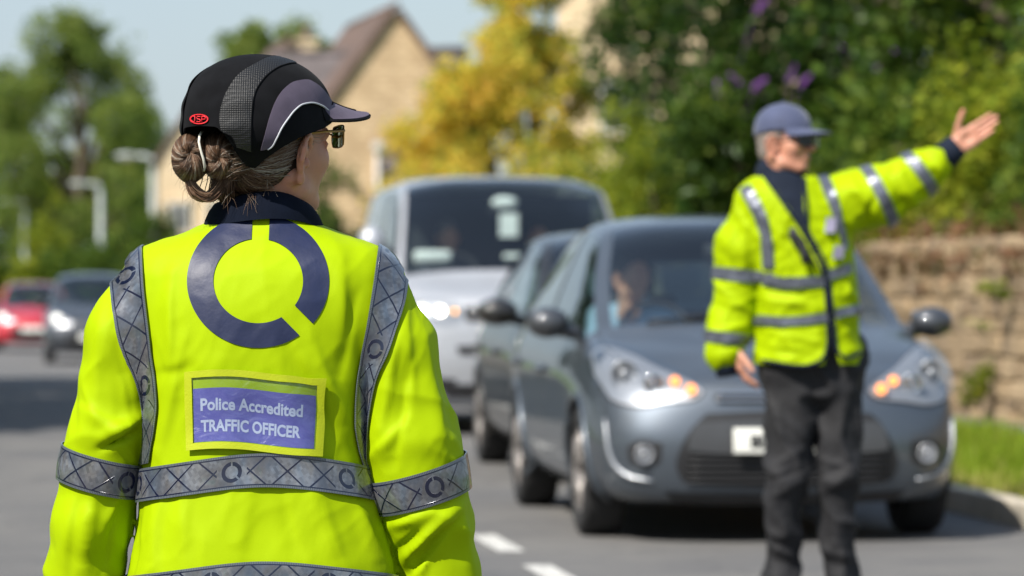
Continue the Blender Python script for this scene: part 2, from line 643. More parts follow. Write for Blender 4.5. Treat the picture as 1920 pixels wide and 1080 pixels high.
# kerb stones either side
for side, w in ((1, HALF), (-1, -LEFT)):
    k = empty('kerb', (0, 0, 0), kind='structure')
    mb = MB().box((0, 0, 0), (0.125, 0.905, 0.27), 0.012)
    proto = mb.build('kerb_stone', M_kerb)
    C.objects.unlink(proto)
    for i in range(60):
        s = 8.0 + i * 0.915 if side > 0 else 40 + i * 0.915
        p = road_pt(s, w + side * 0.0625, -0.015 + 0.004 * math.sin(i * 2.3))
        share('kerb_stone', proto, k, p, (0, 0, TH + 0.002 * math.sin(i)))
    bpy.data.objects.remove(proto)
    far = strip_mesh('kerb_run', 62.9 if side > 0 else 94.9, 330, w, w + side * 0.125, 0.115, 0.115, M_kerb, 40, 1, k)
    far['kind'] = 'stuff'
    near = strip_mesh('kerb_run', -40, 7.6 if side > 0 else 39.6, w + side * 0.0, w + side * 0.125, 0.115, 0.115, M_kerb, 40, 1, k)
    near['kind'] = 'stuff'
    face = strip_mesh('kerb_run', -40, 7.6 if side > 0 else 39.6, w, w + side * 0.001, 0.0, 0.115, M_kerb, 40, 1, k)
    face['kind'] = 'stuff'
strip_mesh('verge', -40, 330, HALF + 0.125, HALF + 1.62, 0.10, 0.15, M_earth, 80, 4)
strip_mesh('footpath', -40, 330, HALF + 1.62, HALF + 2.46, 0.154, 0.154, M_path, 80, 2)
strip_mesh('pavement', -40, 330, -LEFT - 0.125, -LEFT - 2.2, 0.11, 0.11, M_path, 80, 2)

# ------------------------------------------------------------------ leaves
def leaves_mesh(P, S, seed=0, up=0.35, aspect=0.55):
    """one small folded leaf (two quads would be 4 triangles; here one kite) at every point"""
    rg = np.random.default_rng(seed)
    n = len(P)
    d = rg.normal(size=(n, 3)); d /= np.linalg.norm(d, axis=1)[:, None]
    nn = rg.normal(size=(n, 3)); nn[:, 2] = np.abs(nn[:, 2]) + up; nn /= np.linalg.norm(nn, axis=1)[:, None]
    d -= nn * (d * nn).sum(1)[:, None]; d /= np.linalg.norm(d, axis=1)[:, None] + 1e-9
    e = np.cross(nn, d)
    s = S[:, None]
    V = np.empty((n, 4, 3))
    V[:, 0] = P - d * s * 0.5
    V[:, 1] = P + e * s * aspect * 0.5 - nn * s * 0.06
    V[:, 2] = P + d * s * 0.5
    V[:, 3] = P - e * s * aspect * 0.5 - nn * s * 0.06
    F = np.arange(n * 4).reshape(n, 4)
    return V.reshape(-1, 3), F

def blob_points(blobs, n, seed, shell=0.55):
    rg = np.random.default_rng(seed)
    vol = np.array([b[1][0] * b[1][1] * b[1][2] for b in blobs]) ** 0.75
    out = []
    for b, k in zip(blobs, (n * vol / vol.sum()).astype(int)):
        d = rg.normal(size=(k, 3)); d /= np.linalg.norm(d, axis=1)[:, None]
        r = (1 - shell * rg.random(k) ** 1.6)
        r *= 1 + 0.10 * rg.normal(size=k)
        out.append(np.array(b[0]) + d * r[:, None] * np.array(b[1]))
    P = np.concatenate(out)
    return P

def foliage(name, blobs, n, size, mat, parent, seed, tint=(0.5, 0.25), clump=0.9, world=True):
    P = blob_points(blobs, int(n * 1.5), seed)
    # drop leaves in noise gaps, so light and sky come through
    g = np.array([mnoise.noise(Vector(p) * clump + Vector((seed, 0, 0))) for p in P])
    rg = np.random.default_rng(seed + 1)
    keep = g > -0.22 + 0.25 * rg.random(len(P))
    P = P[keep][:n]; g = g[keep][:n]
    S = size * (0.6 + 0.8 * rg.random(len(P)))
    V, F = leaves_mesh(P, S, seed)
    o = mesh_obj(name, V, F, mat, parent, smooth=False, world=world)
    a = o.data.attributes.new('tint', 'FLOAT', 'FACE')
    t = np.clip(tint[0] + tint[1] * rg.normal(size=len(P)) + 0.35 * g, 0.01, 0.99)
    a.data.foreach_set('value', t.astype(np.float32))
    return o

M_bark = simple('bark', (0.10, 0.075, 0.05), 0.9, var=0.35, vscale=3, bscale=18, bstr=0.6, bdist=0.03)
def tree(name, label, base, h, spread, n, leaf, mat, seed, cat='tree', group=None, low=0.3, tint=(0.5, 0.22), nb=14, flat=0.8, trunk_r=None, clump=0.9):
    """tapered trunk, limbs and a crown of leaf clumps carried at the limbs' ends"""
    rg = random.Random(seed)
    b = Vector(base); b.z += dip(b.y)
    root = empty(name, b, label, cat, group)
    tr = trunk_r or 0.03 * h
    top = b + Vector((rg.uniform(-0.05, 0.05) * h, rg.uniform(-0.05, 0.05) * h, h * 0.82))
    mb = MB()
    tp = [b + Vector((0, 0, -0.1)), b + Vector((0, 0, 0.25 * h)) + Vector((rg.uniform(-.02, .02) * h, 0, 0)), b.lerp(top, 0.65), top]
    mb.tube(tp, [tr * 1.25, tr * 0.85, tr * 0.5, tr * 0.15], 10)
    mb.build('trunk', M_bark, root, world=True)
    blobs = []
    limbs = MB()
    for i in range(nb):
        t = low + (1 - low) * (i + 0.5) / nb
        an = i * 2.4 + rg.uniform(-0.4, 0.4)
        prof = math.sin(math.pi * min(1, (t - low) / (1 - low) * 0.80 + 0.16)) ** 0.6
        rr = spread * prof * rg.uniform(0.55, 0.95)
        c = b + Vector((math.cos(an) * rr, math.sin(an) * rr, t * h * 0.93))
        s = spread * rg.uniform(0.30, 0.48)
        blobs.append((tuple(c), (s, s, s * flat)))
        st = b.lerp(top, max(0.12, t * 0.75))
        limbs.tube([st, st.lerp(c, 0.5) + Vector((0, 0, 0.03 * h)), c], [tr * 0.4, tr * 0.22, tr * 0.06], 6)
    blobs.append((tuple(b + Vector((0, 0, 0.86 * h))), (spread * 0.4, spread * 0.4, h * 0.14)))
    lo_ = limbs.build('limbs', M_bark, root, world=True)
    lo_['kind'] = 'stuff'
    foliage('crown', blobs, n, leaf, mat, root, seed, tint, clump)
    return root

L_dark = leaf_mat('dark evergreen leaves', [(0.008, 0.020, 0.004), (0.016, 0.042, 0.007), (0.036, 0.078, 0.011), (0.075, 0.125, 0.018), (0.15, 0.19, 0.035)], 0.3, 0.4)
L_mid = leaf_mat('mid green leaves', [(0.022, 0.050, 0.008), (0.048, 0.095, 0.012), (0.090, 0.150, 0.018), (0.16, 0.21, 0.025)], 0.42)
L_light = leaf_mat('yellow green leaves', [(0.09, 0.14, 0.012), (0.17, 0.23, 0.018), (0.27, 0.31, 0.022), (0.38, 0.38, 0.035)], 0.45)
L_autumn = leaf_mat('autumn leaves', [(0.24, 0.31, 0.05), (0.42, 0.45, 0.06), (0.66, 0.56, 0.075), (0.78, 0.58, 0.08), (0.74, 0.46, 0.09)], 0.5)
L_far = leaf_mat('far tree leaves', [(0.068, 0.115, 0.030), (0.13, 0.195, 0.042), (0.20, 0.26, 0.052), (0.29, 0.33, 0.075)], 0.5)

# ---- right-hand bank: trees and shrubs behind the stone wall
def behind(px, W):
    """ground point W metres behind the kerb that shows at pixel column px"""
    Y = (W + 2.30 + 2.32) * FPX / (px - 76.0)
    return Vector(((px - 960) * Y / FPX, Y, 0.2))
G1 = 'trees and shrubs on the bank behind the wall'
for i, (px, W, h, sp, n, mat, lab, tint) in enumerate([
        (1262, 6.0, 7.4, 1.75, 12000, L_dark, 'dark evergreen tree nearest the pale house, at the left end of the bank', (0.50, 0.22)),
        (1390, 5.6, 8.4, 2.2, 16000, L_dark, 'dark broad evergreen tree rising above the gap between cars and officer', (0.42, 0.22)),
        (1520, 5.4, 8.2, 2.5, 16000, L_dark, 'dark evergreen tree directly behind the capped head of the far officer', (0.40, 0.20)),
        (1700, 5.2, 7.8, 2.3, 16000, L_dark, 'dark evergreen tree above the elbow of the raised arm', (0.40, 0.20)),
        (1880, 5.0, 7.4, 2.2, 16000, L_mid, 'mid green tree behind the raised hand at the right edge', (0.50, 0.22)),
        (2060, 5.0, 7.4, 2.2, 8000, L_mid, 'mid green tree cut off by the right edge of the picture', (0.50, 0.22))]):
    b = behind(px, W)
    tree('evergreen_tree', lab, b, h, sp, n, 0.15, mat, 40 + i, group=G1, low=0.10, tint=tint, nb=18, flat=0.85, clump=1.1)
def shrub(name, label, base, r, n, leaf, mat, seed, group=G1, tint=(0.5, 0.22), cat='shrub', stems=5, nb=8):
    rg = random.Random(seed)
    b = Vector(base); b.z += dip(b.y)
    root = empty(name, b, label, cat, group)
    mb = MB(); blobs = []
    for i in range(nb):
        an = i * 2.4 + rg.uniform(-0.5, 0.5)
        rr = rg.uniform(0.25, 0.75)
        c = b + Vector((math.cos(an) * r[0] * rr, math.sin(an) * r[1] * rr, r[2] * rg.uniform(0.35, 0.95)))
        s = rg.uniform(0.32, 0.55)
        blobs.append((tuple(c), (r[0] * s, r[1] * s, r[2] * s * 0.75)))
        k_ = min(1.0, r[2] / 2.0)
        mb.tube([b + Vector((0, 0, -0.1 * k_)), b.lerp(c, 0.5) + Vector((0, 0, 0.1 * k_)), c], [0.035 * k_, 0.022 * k_, 0.008 * k_], 5)
    st = mb.build('stems', M_bark, root, world=True)
    st['kind'] = 'stuff'
    foliage('leaves', blobs, n, leaf, mat, root, seed, tint, 1.4)
    return root
for i, (px, W, r, n, mat, lab, tint) in enumerate([
        (1150, 3.6, (1.3, 1.6, 2.2), 7000, L_light, 'yellow green shrub just right of the van roof', (0.45, 0.2)),
        (1265, 3.5, (1.1, 1.5, 2.3), 7000, L_light, 'yellow green shrub above the roof of the grey car', (0.40, 0.2)),
        (1390, 3.4, (1.0, 1.4, 2.6), 6500, L_mid, 'green shrub behind the hanging sleeve of the far officer', (0.35, 0.2)),
        (1640, 3.5, (1.0, 1.3, 2.3), 6500, L_mid, 'green shrub under the raised arm, above the wall', (0.62, 0.2)),
        (1770, 3.4, (0.9, 1.2, 2.2), 7000, L_light, 'bright green shrub on the wall top below the raised hand', (0.40, 0.2)),
        (1890, 3.4, (0.9, 1.2, 2.3), 7000, L_light, 'bright green shrub on the wall top at the right edge', (0.45, 0.2)),
        (2010, 3.4, (0.9, 1.2, 2.3), 5000, L_mid, 'green shrub past the right edge of the wall in view', (0.60, 0.2))]):
    b = behind(px, W); b.z = 0.6
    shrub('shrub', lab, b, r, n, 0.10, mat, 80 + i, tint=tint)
# buddleia with purple flower spikes
M_purple = simple('purple blossom', (0.23, 0.07, 0.36), 0.7, var=0.3, vscale=40, bscale=200)
bb = behind(1490, 4.2); bb.z = 0.6
bud = shrub('buddleia', 'buddleia bush with purple flower spikes above the far officer', bb, (2.0, 1.6, 3.4), 7000, 0.14, L_mid, 97, tint=(0.35, 0.2), nb=12)
rg = random.Random(5)
for (px, py) in ((1482, 152), (1625, 150), (1415, 165), (1385, 160), (1582, 97), (1415, 25), (1655, 105), (1500, 160), (1350, 180), (1710, 130)):
    q = at(px, py, bb.y - 1.9)
    mb = MB()
    d = Vector((rg.uniform(-0.5, 0.5), -0.4, rg.uniform(0.1, 0.6))).normalized()
    for k in range(46):
        t = k / 45
        rr = 0.035 * (1 - t) + 0.008
        o = Vector((rg.gauss(0, 1), rg.gauss(0, 1), rg.gauss(0, 1))).normalized() * rr
        mb.ell(q + d * (t * 0.22) + o, (0.014, 0.014, 0.014), 5, 3)
    mb.tube([q + d * 0.22, q, q - d * 0.25 + Vector((0, 0.5, -0.4)), Vector((bb.x * 0.5 + q.x * 0.5, bb.y, max(1.0, q.z - 0.9)))], [0.004, 0.006, 0.009, 0.012], 5)
    f = mb.build('flower_spike', M_purple, bud, world=True)
    f['kind'] = 'stuff'

# ---- the stone wall
M_stone = []
for i, c in enumerate([(0.37, 0.265, 0.155), (0.31, 0.225, 0.135), (0.42, 0.31, 0.19), (0.26, 0.19, 0.12)]):
    M_stone.append(simple('limestone', c, 0.9, var=0.28, vscale=7, bscale=30, bstr=0.5, bdist=0.015))
M_mortar = simple('lime mortar', (0.30, 0.235, 0.15), 0.95, var=0.25, vscale=5, bscale=40, bstr=0.5, bdist=0.012)
wall = empty('stone_wall', road_pt(27, HALF + 2.5), 'low buff limestone wall with mossy top behind the grass verge', 'wall')
WW = HALF + 2.48
V = []
NS = 40
for i in range(NS + 1):
    s = 14 + (92 - 14) * i / NS
    for (w, z) in ((0.03, 0.05), (0.03, 1.42), (0.40, 1.42), (0.40, 0.05)):
        V.append(tuple(road_pt(s, WW + w, z)))
fs = []
for i in range(NS):
    for k in range(3):
        a = i * 4 + k
        fs.append((a, a + 4, a + 5, a + 1))
fs += [(0, 1, 2, 3), (NS * 4 + 3, NS * 4 + 2, NS * 4 + 1, NS * 4)]
mesh_obj('mortar_core', V, fs, M_mortar, wall, smooth=False)
protos = []
rg = random.Random(3)
for k in range(12):
    bm = bmesh.new()
    bmesh.ops.create_cube(bm, size=1.0)
    bmesh.ops.bevel(bm, geom=bm.edges[:], offset=0.10, segments=1, affect='EDGES')
    for q in bm.verts:
        q.co += Vector((rg.uniform(-.05, .05), rg.uniform(-.05, .05), rg.uniform(-.06, .06)))
    me = bpy.data.meshes.new('stone')
    bm.to_mesh(me); bm.free()
    me.materials.append(M_stone[k % 4])
    protos.append(me)
cnt = 0
far_mb = MB()
courses = []
z = 0.14
while z < 1.30:
    hh = rg.uniform(0.07, 0.17)
    courses.append((z, hh)); z += hh + 0.012
for (z, hh) in courses:
    s = 24.2 + rg.uniform(0, 0.3)
    while s < 34.5:
        L = rg.uniform(0.22, 0.52)
        if cnt < 298:
            p = road_pt(s + L / 2, WW + 0.03 + rg.uniform(-0.022, 0.016), z + hh / 2 + rg.uniform(-0.012, 0.012))
            share('stone', rg.choice(protos), wall, p - wall.location, (rg.uniform(-.07, .07), rg.uniform(-.04, .04), TH + rg.uniform(-0.06, 0.06)), (0.09, L, hh * rg.uniform(0.86, 1.06)))
            cnt += 1
        s += L + 0.014
for (z, hh) in courses:
    for (sa, sb_) in ((14.2, 24.1), (34.6, 60.0)):
        s = sa + rg.uniform(0, 0.3)
        while s < sb_:
            L = rg.uniform(0.25, 0.60)
            p = road_pt(s + L / 2, WW + 0.03 + rg.uniform(-0.012, 0.012), z + hh / 2) - wall.location
            far_mb.box(p, (0.09, L, hh), 0, Matrix.Rotation(TH + rg.uniform(-.03, .03), 3, 'Z'))
            s += L + 0.016
fw = far_mb.build('farther_stones', M_stone[1], wall, smooth=False)
fw['kind'] = 'stuff'
# coping of rough upright stones, with moss and dead leaves
for i in range(44):
    s = 22.0 + i * 0.31
    p = road_pt(s, WW + 0.20, 1.46 + 0.02 * math.sin(i * 1.7))
    share('coping_stone', rg.choice(protos), wall, p - wall.location, (0, rg.uniform(-.06, .06), TH), (0.46, 0.295, 0.13 + 0.03 * rg.random()))
L_dead = leaf_mat('dead leaves and ivy', [(0.16, 0.075, 0.04), (0.22, 0.11, 0.06), (0.13, 0.085, 0.045), (0.09, 0.10, 0.03)], 0.25)
P = []
for i in range(9000):
    s = rg.uniform(14, 46)
    if rg.random() < 0.75:
        q = road_pt(s, WW + rg.uniform(-0.04, 0.8), 1.50 + abs(rg.gauss(0, 0.12)))
    else:
        q = road_pt(s, WW - 0.02 - abs(rg.gauss(0, 0.03)), 1.46 - abs(rg.gauss(0, 0.12)))
    P.append(tuple(q))
V, F = leaves_mesh(np.array(P), np.full(len(P), 0.075) * (0.5 + np.random.default_rng(4).random(len(P))), 4)
lit = mesh_obj('dead_leaves', V, F, L_dead, None, smooth=False)
tag(lit, 'reddish brown dead leaves and ivy lying along the wall top', 'leaf litter', kind='stuff')
a = lit.data.attributes.new('tint', 'FLOAT', 'FACE'); a.data.foreach_set('value', np.random.default_rng(5).random(len(P)).astype(np.float32))
for i, (px, py, lab) in enumerate(((1836, 735, 'weed growing from the foot of the wall beside the grass'), (1870, 548, 'small weed growing high in the wall face'), (1838, 600, 'little tuft of weed halfway up the wall face'))):
    Yw = (2.5 + 2.30 + 2.32 - 0.05) * FPX / (px - 76.0)
    q = at(px, py, Yw)
    d_ = shrub('wall_weed', lab, q - Vector((0, 0.08, 0.12)), (0.16, 0.10, 0.34 if i == 0 else 0.18), 420 if i == 0 else 160, 0.05, L_light, 120 + i, 'weeds in the stone wall', (0.35, 0.2), 'weed', nb=5)

# ---- grass of the verge
rg2 = np.random.default_rng(9)
n = 70000
s = 12 + rg2.random(n) ** 1.2 * 34
w = HALF + 0.14 + rg2.random(n) * 1.52
d = Vector((-math.sin(TH), math.cos(TH), 0)); nn = Vector((math.cos(TH), math.sin(TH), 0))
base = np.array([0.10, 15.9, 0.0]) + (s - 15.9)[:, None] * np.array(d) + w[:, None] * np.array(nn)
base[:, 2] = 0.10 + 0.05 * (w - HALF) / 1.5
hgt = (0.05 + 0.13 * rg2.random(n)) * (0.45 + 0.55 * np.clip((w - HALF - 0.15) / 0.5, 0, 1))
hgt *= np.clip(0.75 + 0.6 * np.array([mnoise.noise(Vector((p[0] * 1.3, p[1] * 1.3, 0))) for p in base]), 0.3, 1.5)
lean = rg2.normal(size=(n, 3)) * 0.4; lean[:, 2] = 0
side = rg2.normal(size=(n, 3)); side[:, 2] = 0; side /= np.linalg.norm(side, axis=1)[:, None]
wd = 0.006
V = np.empty((n, 4, 3))
tip = base + np.array([0, 0, 1.0]) * hgt[:, None] + lean * hgt[:, None]
V[:, 0] = base - side * wd; V[:, 1] = base + side * wd; V[:, 2] = tip + side * wd * 0.3; V[:, 3] = tip - side * wd * 0.3
L_grass = leaf_mat('grass blades', [(0.15, 0.22, 0.015), (0.21, 0.31, 0.02), (0.27, 0.38, 0.025), (0.38, 0.38, 0.08), (0.44, 0.37, 0.15)], 0.5)
gr = mesh_obj('grass', V.reshape(-1, 3), np.arange(n * 4).reshape(n, 4), L_grass, None, smooth=False)
tag(gr, 'bright green rough grass on the verge between kerb and wall', 'grass', kind='stuff')
a = gr.data.attributes.new('tint', 'FLOAT', 'FACE')
edge = np.clip(1 - (w - HALF - 0.15) / 0.35, 0, 1)
a.data.foreach_set('value', np.clip(0.40 + 0.17 * rg2.normal(size=n) + 0.4 * edge, 0.02, 0.98).astype(np.float32))

# ------------------------------------------------------------------ houses
def stone_wall_mat(name, c1, c2):
    m, nt, p = new_mat(name)
    v = coords(nt)
    br = nt.nodes.new('ShaderNodeTexBrick')
    br.inputs['Scale'].default_value = 1.0
    br.inputs['Brick Width'].default_value = 0.38
    br.inputs['Row Height'].default_value = 0.16
    br.inputs['Mortar Size'].default_value = 0.012
    br.inputs['Color1'].default_value = (*c1, 1); br.inputs['Color2'].default_value = (*c2, 1)
    br.inputs['Mortar'].default_value = (*(q * 0.8 for q in c1), 1)
    mp = nt.nodes.new('ShaderNodeMapping'); mp.inputs['Rotation'].default_value = (R(90), 0, 0)
    nt.links.new(v, mp.inputs[0]); nt.links.new(mp.outputs[0], br.inputs['Vector'])
    n = noise_tex(nt, v, 0.9, 5, 0.6)
    c = mix_col(nt, ramp(nt, n, [(0.4, (0, 0, 0)), (0.75, (0.5, 0.5, 0.5))]), br.outputs['Color'], tuple(q * 0.6 for q in c1))
    nt.links.new(c, p.inputs['Base Color'])
    set_in(p, 'Roughness', 0.9)
    nt.links.new(bump(nt, br.outputs['Fac'], -0.5, 0.02), p.inputs['Normal'])
    return m
M_hstone = stone_wall_mat('cotswold stone wall', (0.47, 0.325, 0.19), (0.66, 0.48, 0.30))
M_hpale = stone_wall_mat('pale stone wall', (0.66, 0.50, 0.32), (0.72, 0.56, 0.38))
M_roof = simple('brown tile roof', (0.12, 0.078, 0.062), 0.85, var=0.3, vscale=1.5, bscale=14, bstr=0.5, bdist=0.03)
M_roof2 = simple('dark slate roof', (0.085, 0.07, 0.07), 0.8, var=0.3, vscale=1.5, bscale=14, bstr=0.5, bdist=0.03)
M_white = simple('white paint', (0.75, 0.73, 0.68), 0.5, bstr=0.05)
M_wglass = simple('dark window glass', (0.03, 0.035, 0.04), 0.08, bstr=0)
M_lead = simple('grey downpipe', (0.55, 0.53, 0.50), 0.5)

def house(name, label, loc, rz, w, dp, eave, ridge, mwall, mroof, windows=(), chimney=None, pipe=None, tiles=True):
    """gable end faces -y of its own frame; ridge runs along its y"""
    root = empty(name, loc, label, 'house', rz=rz)
    V = []
    for y in (0, dp):
        V += [(-w / 2, y, -0.5), (w / 2, y, -0.5), (w / 2, y, eave), (0, y, ridge), (-w / 2, y, eave)]
    mesh_obj('wall', V, [(0, 1, 2, 3, 4), (9, 8, 7, 6, 5), (1, 6, 7, 2), (5, 0, 4, 9)], mwall, root, smooth=False, world=False)
    t = 0.16; ov = 0.18
    ang = math.atan2(ridge - eave, w / 2)
    roof = empty('roof', (0, 0, 0)); roof.parent = root
    for s in (-1, 1):
        nrm = Vector((s * math.sin(ang), 0, math.cos(ang)))
        e = Vector((s * (w / 2 + ov * math.cos(ang)), 0, eave - ov * math.sin(ang)))
        r = Vector((0, 0, ridge))
        vs = []
        for y in (-0.14, dp + 0.14):
            for q in (e, r):
                for h in (0.01, t):
                    p = q + nrm * h; p.y = y
                    vs.append(tuple(p))
        mesh_obj('roof_slope', vs, [(0, 1, 3, 2), (4, 6, 7, 5), (1, 5, 7, 3), (0, 2, 6, 4), (0, 4, 5, 1), (2, 3, 7, 6)], mroof, roof, smooth=False, world=False)
        # tile courses
        L = (r - e).length
        nrow = int(L / 0.32)
        mb = MB()
        for k in range(nrow):
            c = e.lerp(r, (k + 0.5) / nrow) + nrm * (t + 0.02)
            c.y = dp / 2
            mb.box(c, (L / nrow * 1.04, dp + 0.2, 0.035), 0, Matrix.Rotation(s * ang + (s * 0.05), 3, 'Y'))
        tc = mb.build('tile_courses', mroof, roof, smooth=False)
        tc['kind'] = 'stuff'
    MB().tube([(0, -0.15, ridge + t + 0.05), (0, dp + 0.15, ridge + t + 0.05)], 0.10, 8).build('ridge_tiles', mroof, roof)
    for (x, z, ww, hh, face) in windows:
        wd_ = empty('window', (0, 0, 0)); wd_.parent = root
        if face == 'g':
            q = lambda a, b, c: (x + a, b - 0.03, z + c)
            sx, sy = (1, 0), (0, 1)
            MB().box(q(0, 0.0, 0), (ww, 0.10, hh)).build('pane', M_wglass, wd_, smooth=False)
            mb = MB()
            for a in (-ww / 2, 0, ww / 2): mb.box(q(a, -0.035, 0), (0.07, 0.10, hh + 0.07))
            for c in (-hh / 2, hh / 2): mb.box(q(0, -0.04, c), (ww - 0.075, 0.10, 0.07))
            mb.build('frame', M_white, wd_, smooth=False)
            MB().box(q(0, -0.08, -hh / 2 - 0.09), (ww + 0.3, 0.22, 0.09)).build('sill', mwall, wd_, smooth=False)
            MB().box(q(0, -0.04, hh / 2 + 0.16), (ww + 0.3, 0.12, 0.2)).build('lintel', mwall, wd_, smooth=False)
        else:
            sg = face
            X = sg * (w / 2)
            MB().box((X, x, z), (0.10, ww, hh)).build('pane', M_wglass, wd_, smooth=False)
            mb = MB()
            for a in (-ww / 2, 0, ww / 2): mb.box((X + sg * 0.035, x + a, z), (0.10, 0.07, hh + 0.07))
            for c in (-hh / 2, hh / 2): mb.box((X + sg * 0.04, x, z + c), (0.10, ww - 0.075, 0.07))
            mb.build('frame', M_white, wd_, smooth=False)
    if chimney:
        x, y, hh = chimney
        mb = MB().box((x, y, ridge + hh / 2 - 0.5), (0.62, 0.9, hh + 1.0))
        ch = mb.build('chimney', mwall, root, smooth=False)
        MB().box((x, y, ridge + hh + 0.06), (0.74, 1.02, 0.14)).build('chimney_cap', mwall, ch, smooth=False)
        for k in (-0.22, 0.22):
            MB().lathe([(0.11, 0), (0.13, 0.05), (0.10, 0.1), (0.10, 0.4), (0.12, 0.45), (0.09, 0.45)], (x, y + k, ridge + hh + 0.13), (0, 0, 1), 12).build('chimney_pot', M_roof, ch)
    if pipe is not None:
        MB().tube([(pipe, -0.10, -0.3), (pipe, -0.10, eave - 0.6)], 0.06, 8).box((pipe, -0.12, eave - 0.5), (0.26, 0.2, 0.24), 0.02).build('downpipe', M_lead, root)
    return root

# tall stone gable beyond the van
hy = 110.0
hl = at(742, 24, hy)
house('gable_house', 'stone cottage with steep brown gable roof behind the van', (hl.x, hy, 0), R(11), 4.9, 9.0, 5.7, hl.z, M_hstone, M_roof,
      windows=((0.9, 1.2, 1.3, 1.1, 'g'), (4.0, 4.6, 1.0, 1.0, -1)), pipe=-0.55)
wl_ = at(840, 118, hy + 3.0)
house('house_wing', 'low stone wing with dark slate roof right of the steep gable', (wl_.x + 0.4, hy + 1.5, 0), R(66), 4.4, 6.0, 4.6, wl_.z + 0.1, M_hstone, M_roof2, windows=((1.0, 2.6, 1.0, 1.0, 'g'),))
# small gable behind, over the cap
hs = at(545, 84, 130)
house('far_cottage', 'small cottage roof and white chimney just above the black cap', (hs.x, 130, 0), R(10), 3.6, 6.0, 6.9, hs.z, M_hpale, M_roof, chimney=(0.6, 0.6, 0.1))
# tall pale house behind the dark trees
hp = at(1130, -110, 86)
house('pale_house', 'tall pale stone house partly hidden by the dark trees', (at(1290, 0, 86).x, 86, 0), R(-8), 5.9, 8.0, 7.6, 10.4, M_hpale, M_roof,
      windows=((-1.4, 2.2, 1.2, 1.2, 'g'), (1.4, 2.2, 1.2, 1.2, 'g'), (-1.4, 5.2, 1.1, 1.1, 'g'), (1.4, 5.2, 1.1, 1.1, 'g')), chimney=(1.2, 3.0, 0.9))
# rendered house left of the head
hq = at(345, 188, 150)
house('rendered_house', 'pale rendered house with red brown roof beside the tallest street lamp', (at(372, 0, 150).x, 150, 0), R(6), 3.0, 7.0, 6.2, 8.6, M_hpale, M_roof,
      windows=((-0.75, 3.9, 0.8, 1.1, 'g'), (-0.75, 1.5, 0.8, 1.1, 'g'), (0.75, 3.9, 0.8, 1.1, 'g')))

# ------------------------------------------------------------------ trees further off
tree('autumn_tree', 'golden yellow autumn tree between the gable house and the pale house', at(905, 0, 62) * 1.0 - Vector((0, 0, at(905, 0, 62).z - 0.2)), 5.2, 1.55, 24000, 0.12, L_autumn, 201, low=0.08, tint=(0.50, 0.22), nb=24, clump=1.3)
tree('autumn_tree', 'taller golden autumn tree touching the pale house wall', (at(990, 0, 66).x, 66, 0.2), 6.7, 1.3, 24000, 0.12, L_autumn, 202, low=0.08, tint=(0.45, 0.24), nb=24, clump=1.3)
shrub('autumn_shrub', 'orange and green shrub behind the van roof', (at(1045, 0, 58).x, 58, 0.2), (0.9, 1.0, 3.0), 6000, 0.11, L_autumn, 203, tint=(0.30, 0.22), group=None, nb=10)
shrub('autumn_shrub', 'low orange shrub over the left of the van roof', (at(860, 0, 55).x, 55, 0.2), (1.05, 1.0, 2.7), 6000, 0.11, L_autumn, 204, tint=(0.55, 0.2), group=None, nb=10)
shrub('dark_bush', 'dark green bush between the chin and the white van', (at(640, 0, 70).x, 70, 0.1), (0.75, 0.8, 2.9), 5000, 0.12, L_mid, 205, tint=(0.35, 0.2), group=None)
GF = 'trees far down the road'
for i, (px, Y, top, sp, n, mat, lab, tint) in enumerate([
        (150, 215, 15, 4.6, 24000, L_far, 'tallest green tree far off on the left', (0.50, 0.2)),
        (30, 264, 105, 4.7, 18000, L_far, 'broad green tree at the left edge, far off', (0.40, 0.2)),
        (265, 240, 165, 3.2, 9000, L_far, 'dark green tree behind the tallest street lamp', (0.35, 0.2)),
        (205, 250, 245, 3.6, 14000, L_light, 'bright yellow green tree between the two right street lamps', (0.50, 0.2)),
        (120, 256, 285, 3.3, 11000, L_light, 'bright green tree behind the middle street lamp', (0.45, 0.2)),
        (60, 258, 330, 3.3, 9000, L_far, 'dull green tree behind the leftmost street lamp', (0.35, 0.2)),
        (470, 165, 22, 2.6, 14000, L_far, 'green tree top over the crown of the black cap', (0.55, 0.2)),
        (560, 172, 18, 2.9, 14000, L_far, 'green tree top left of the steep gable', (0.55, 0.2)),
        (-70, 266, 150, 4.6, 10000, L_far, 'green tree cut off by the left edge', (0.50, 0.2))]):
    q = at(px, top, Y)
    tree('leafy_tree', lab, (q.x, Y, 0), q.z, sp, n, 0.30, mat, 300 + i, group=GF, low=0.22, tint=tint, nb=18, clump=0.5)
GH = 'roadside bushes far down the road'
for i, (px, Y, top, r, mat, lab) in enumerate([
        (25, 150, 465, 1.6, L_light, 'yellow bush at the left edge behind the red car'),
        (90, 160, 420, 1.7, L_light, 'bright bush above the gap between red and dark cars'),
        (150, 150, 440, 1.5, L_mid, 'green bush behind the dark car roof'),
        (215, 140, 455, 1.4, L_mid, 'green bush touching the left shoulder'),
        (262, 150, 400, 1.5, L_mid, 'green bush at the foot of the tallest street lamp'),
        (-40, 150, 440, 1.6, L_mid, 'green bush just past the left edge')]):
    q = at(px, top, Y)
    shrub('roadside_bush', lab, (q.x, Y, 0), (r, r, q.z * 0.9), 4000, 0.22, mat, 340 + i, GH, (0.45, 0.2))
# trees on the near left that shade the road
for i, (x, y) in enumerate(((-8.8, 29.0), (-9.6, 35.5), (-10.4, 42.0), (-11.2, 48.5))):
    tree('roadside_tree', ('nearest', 'second', 'third', 'farthest')[i] + ' of four trees on the left pavement shading the road', (x, y, 0), 9.0, 3.2, 13000, 0.30, L_mid, 400 + i, group='trees along the left pavement', low=0.25)

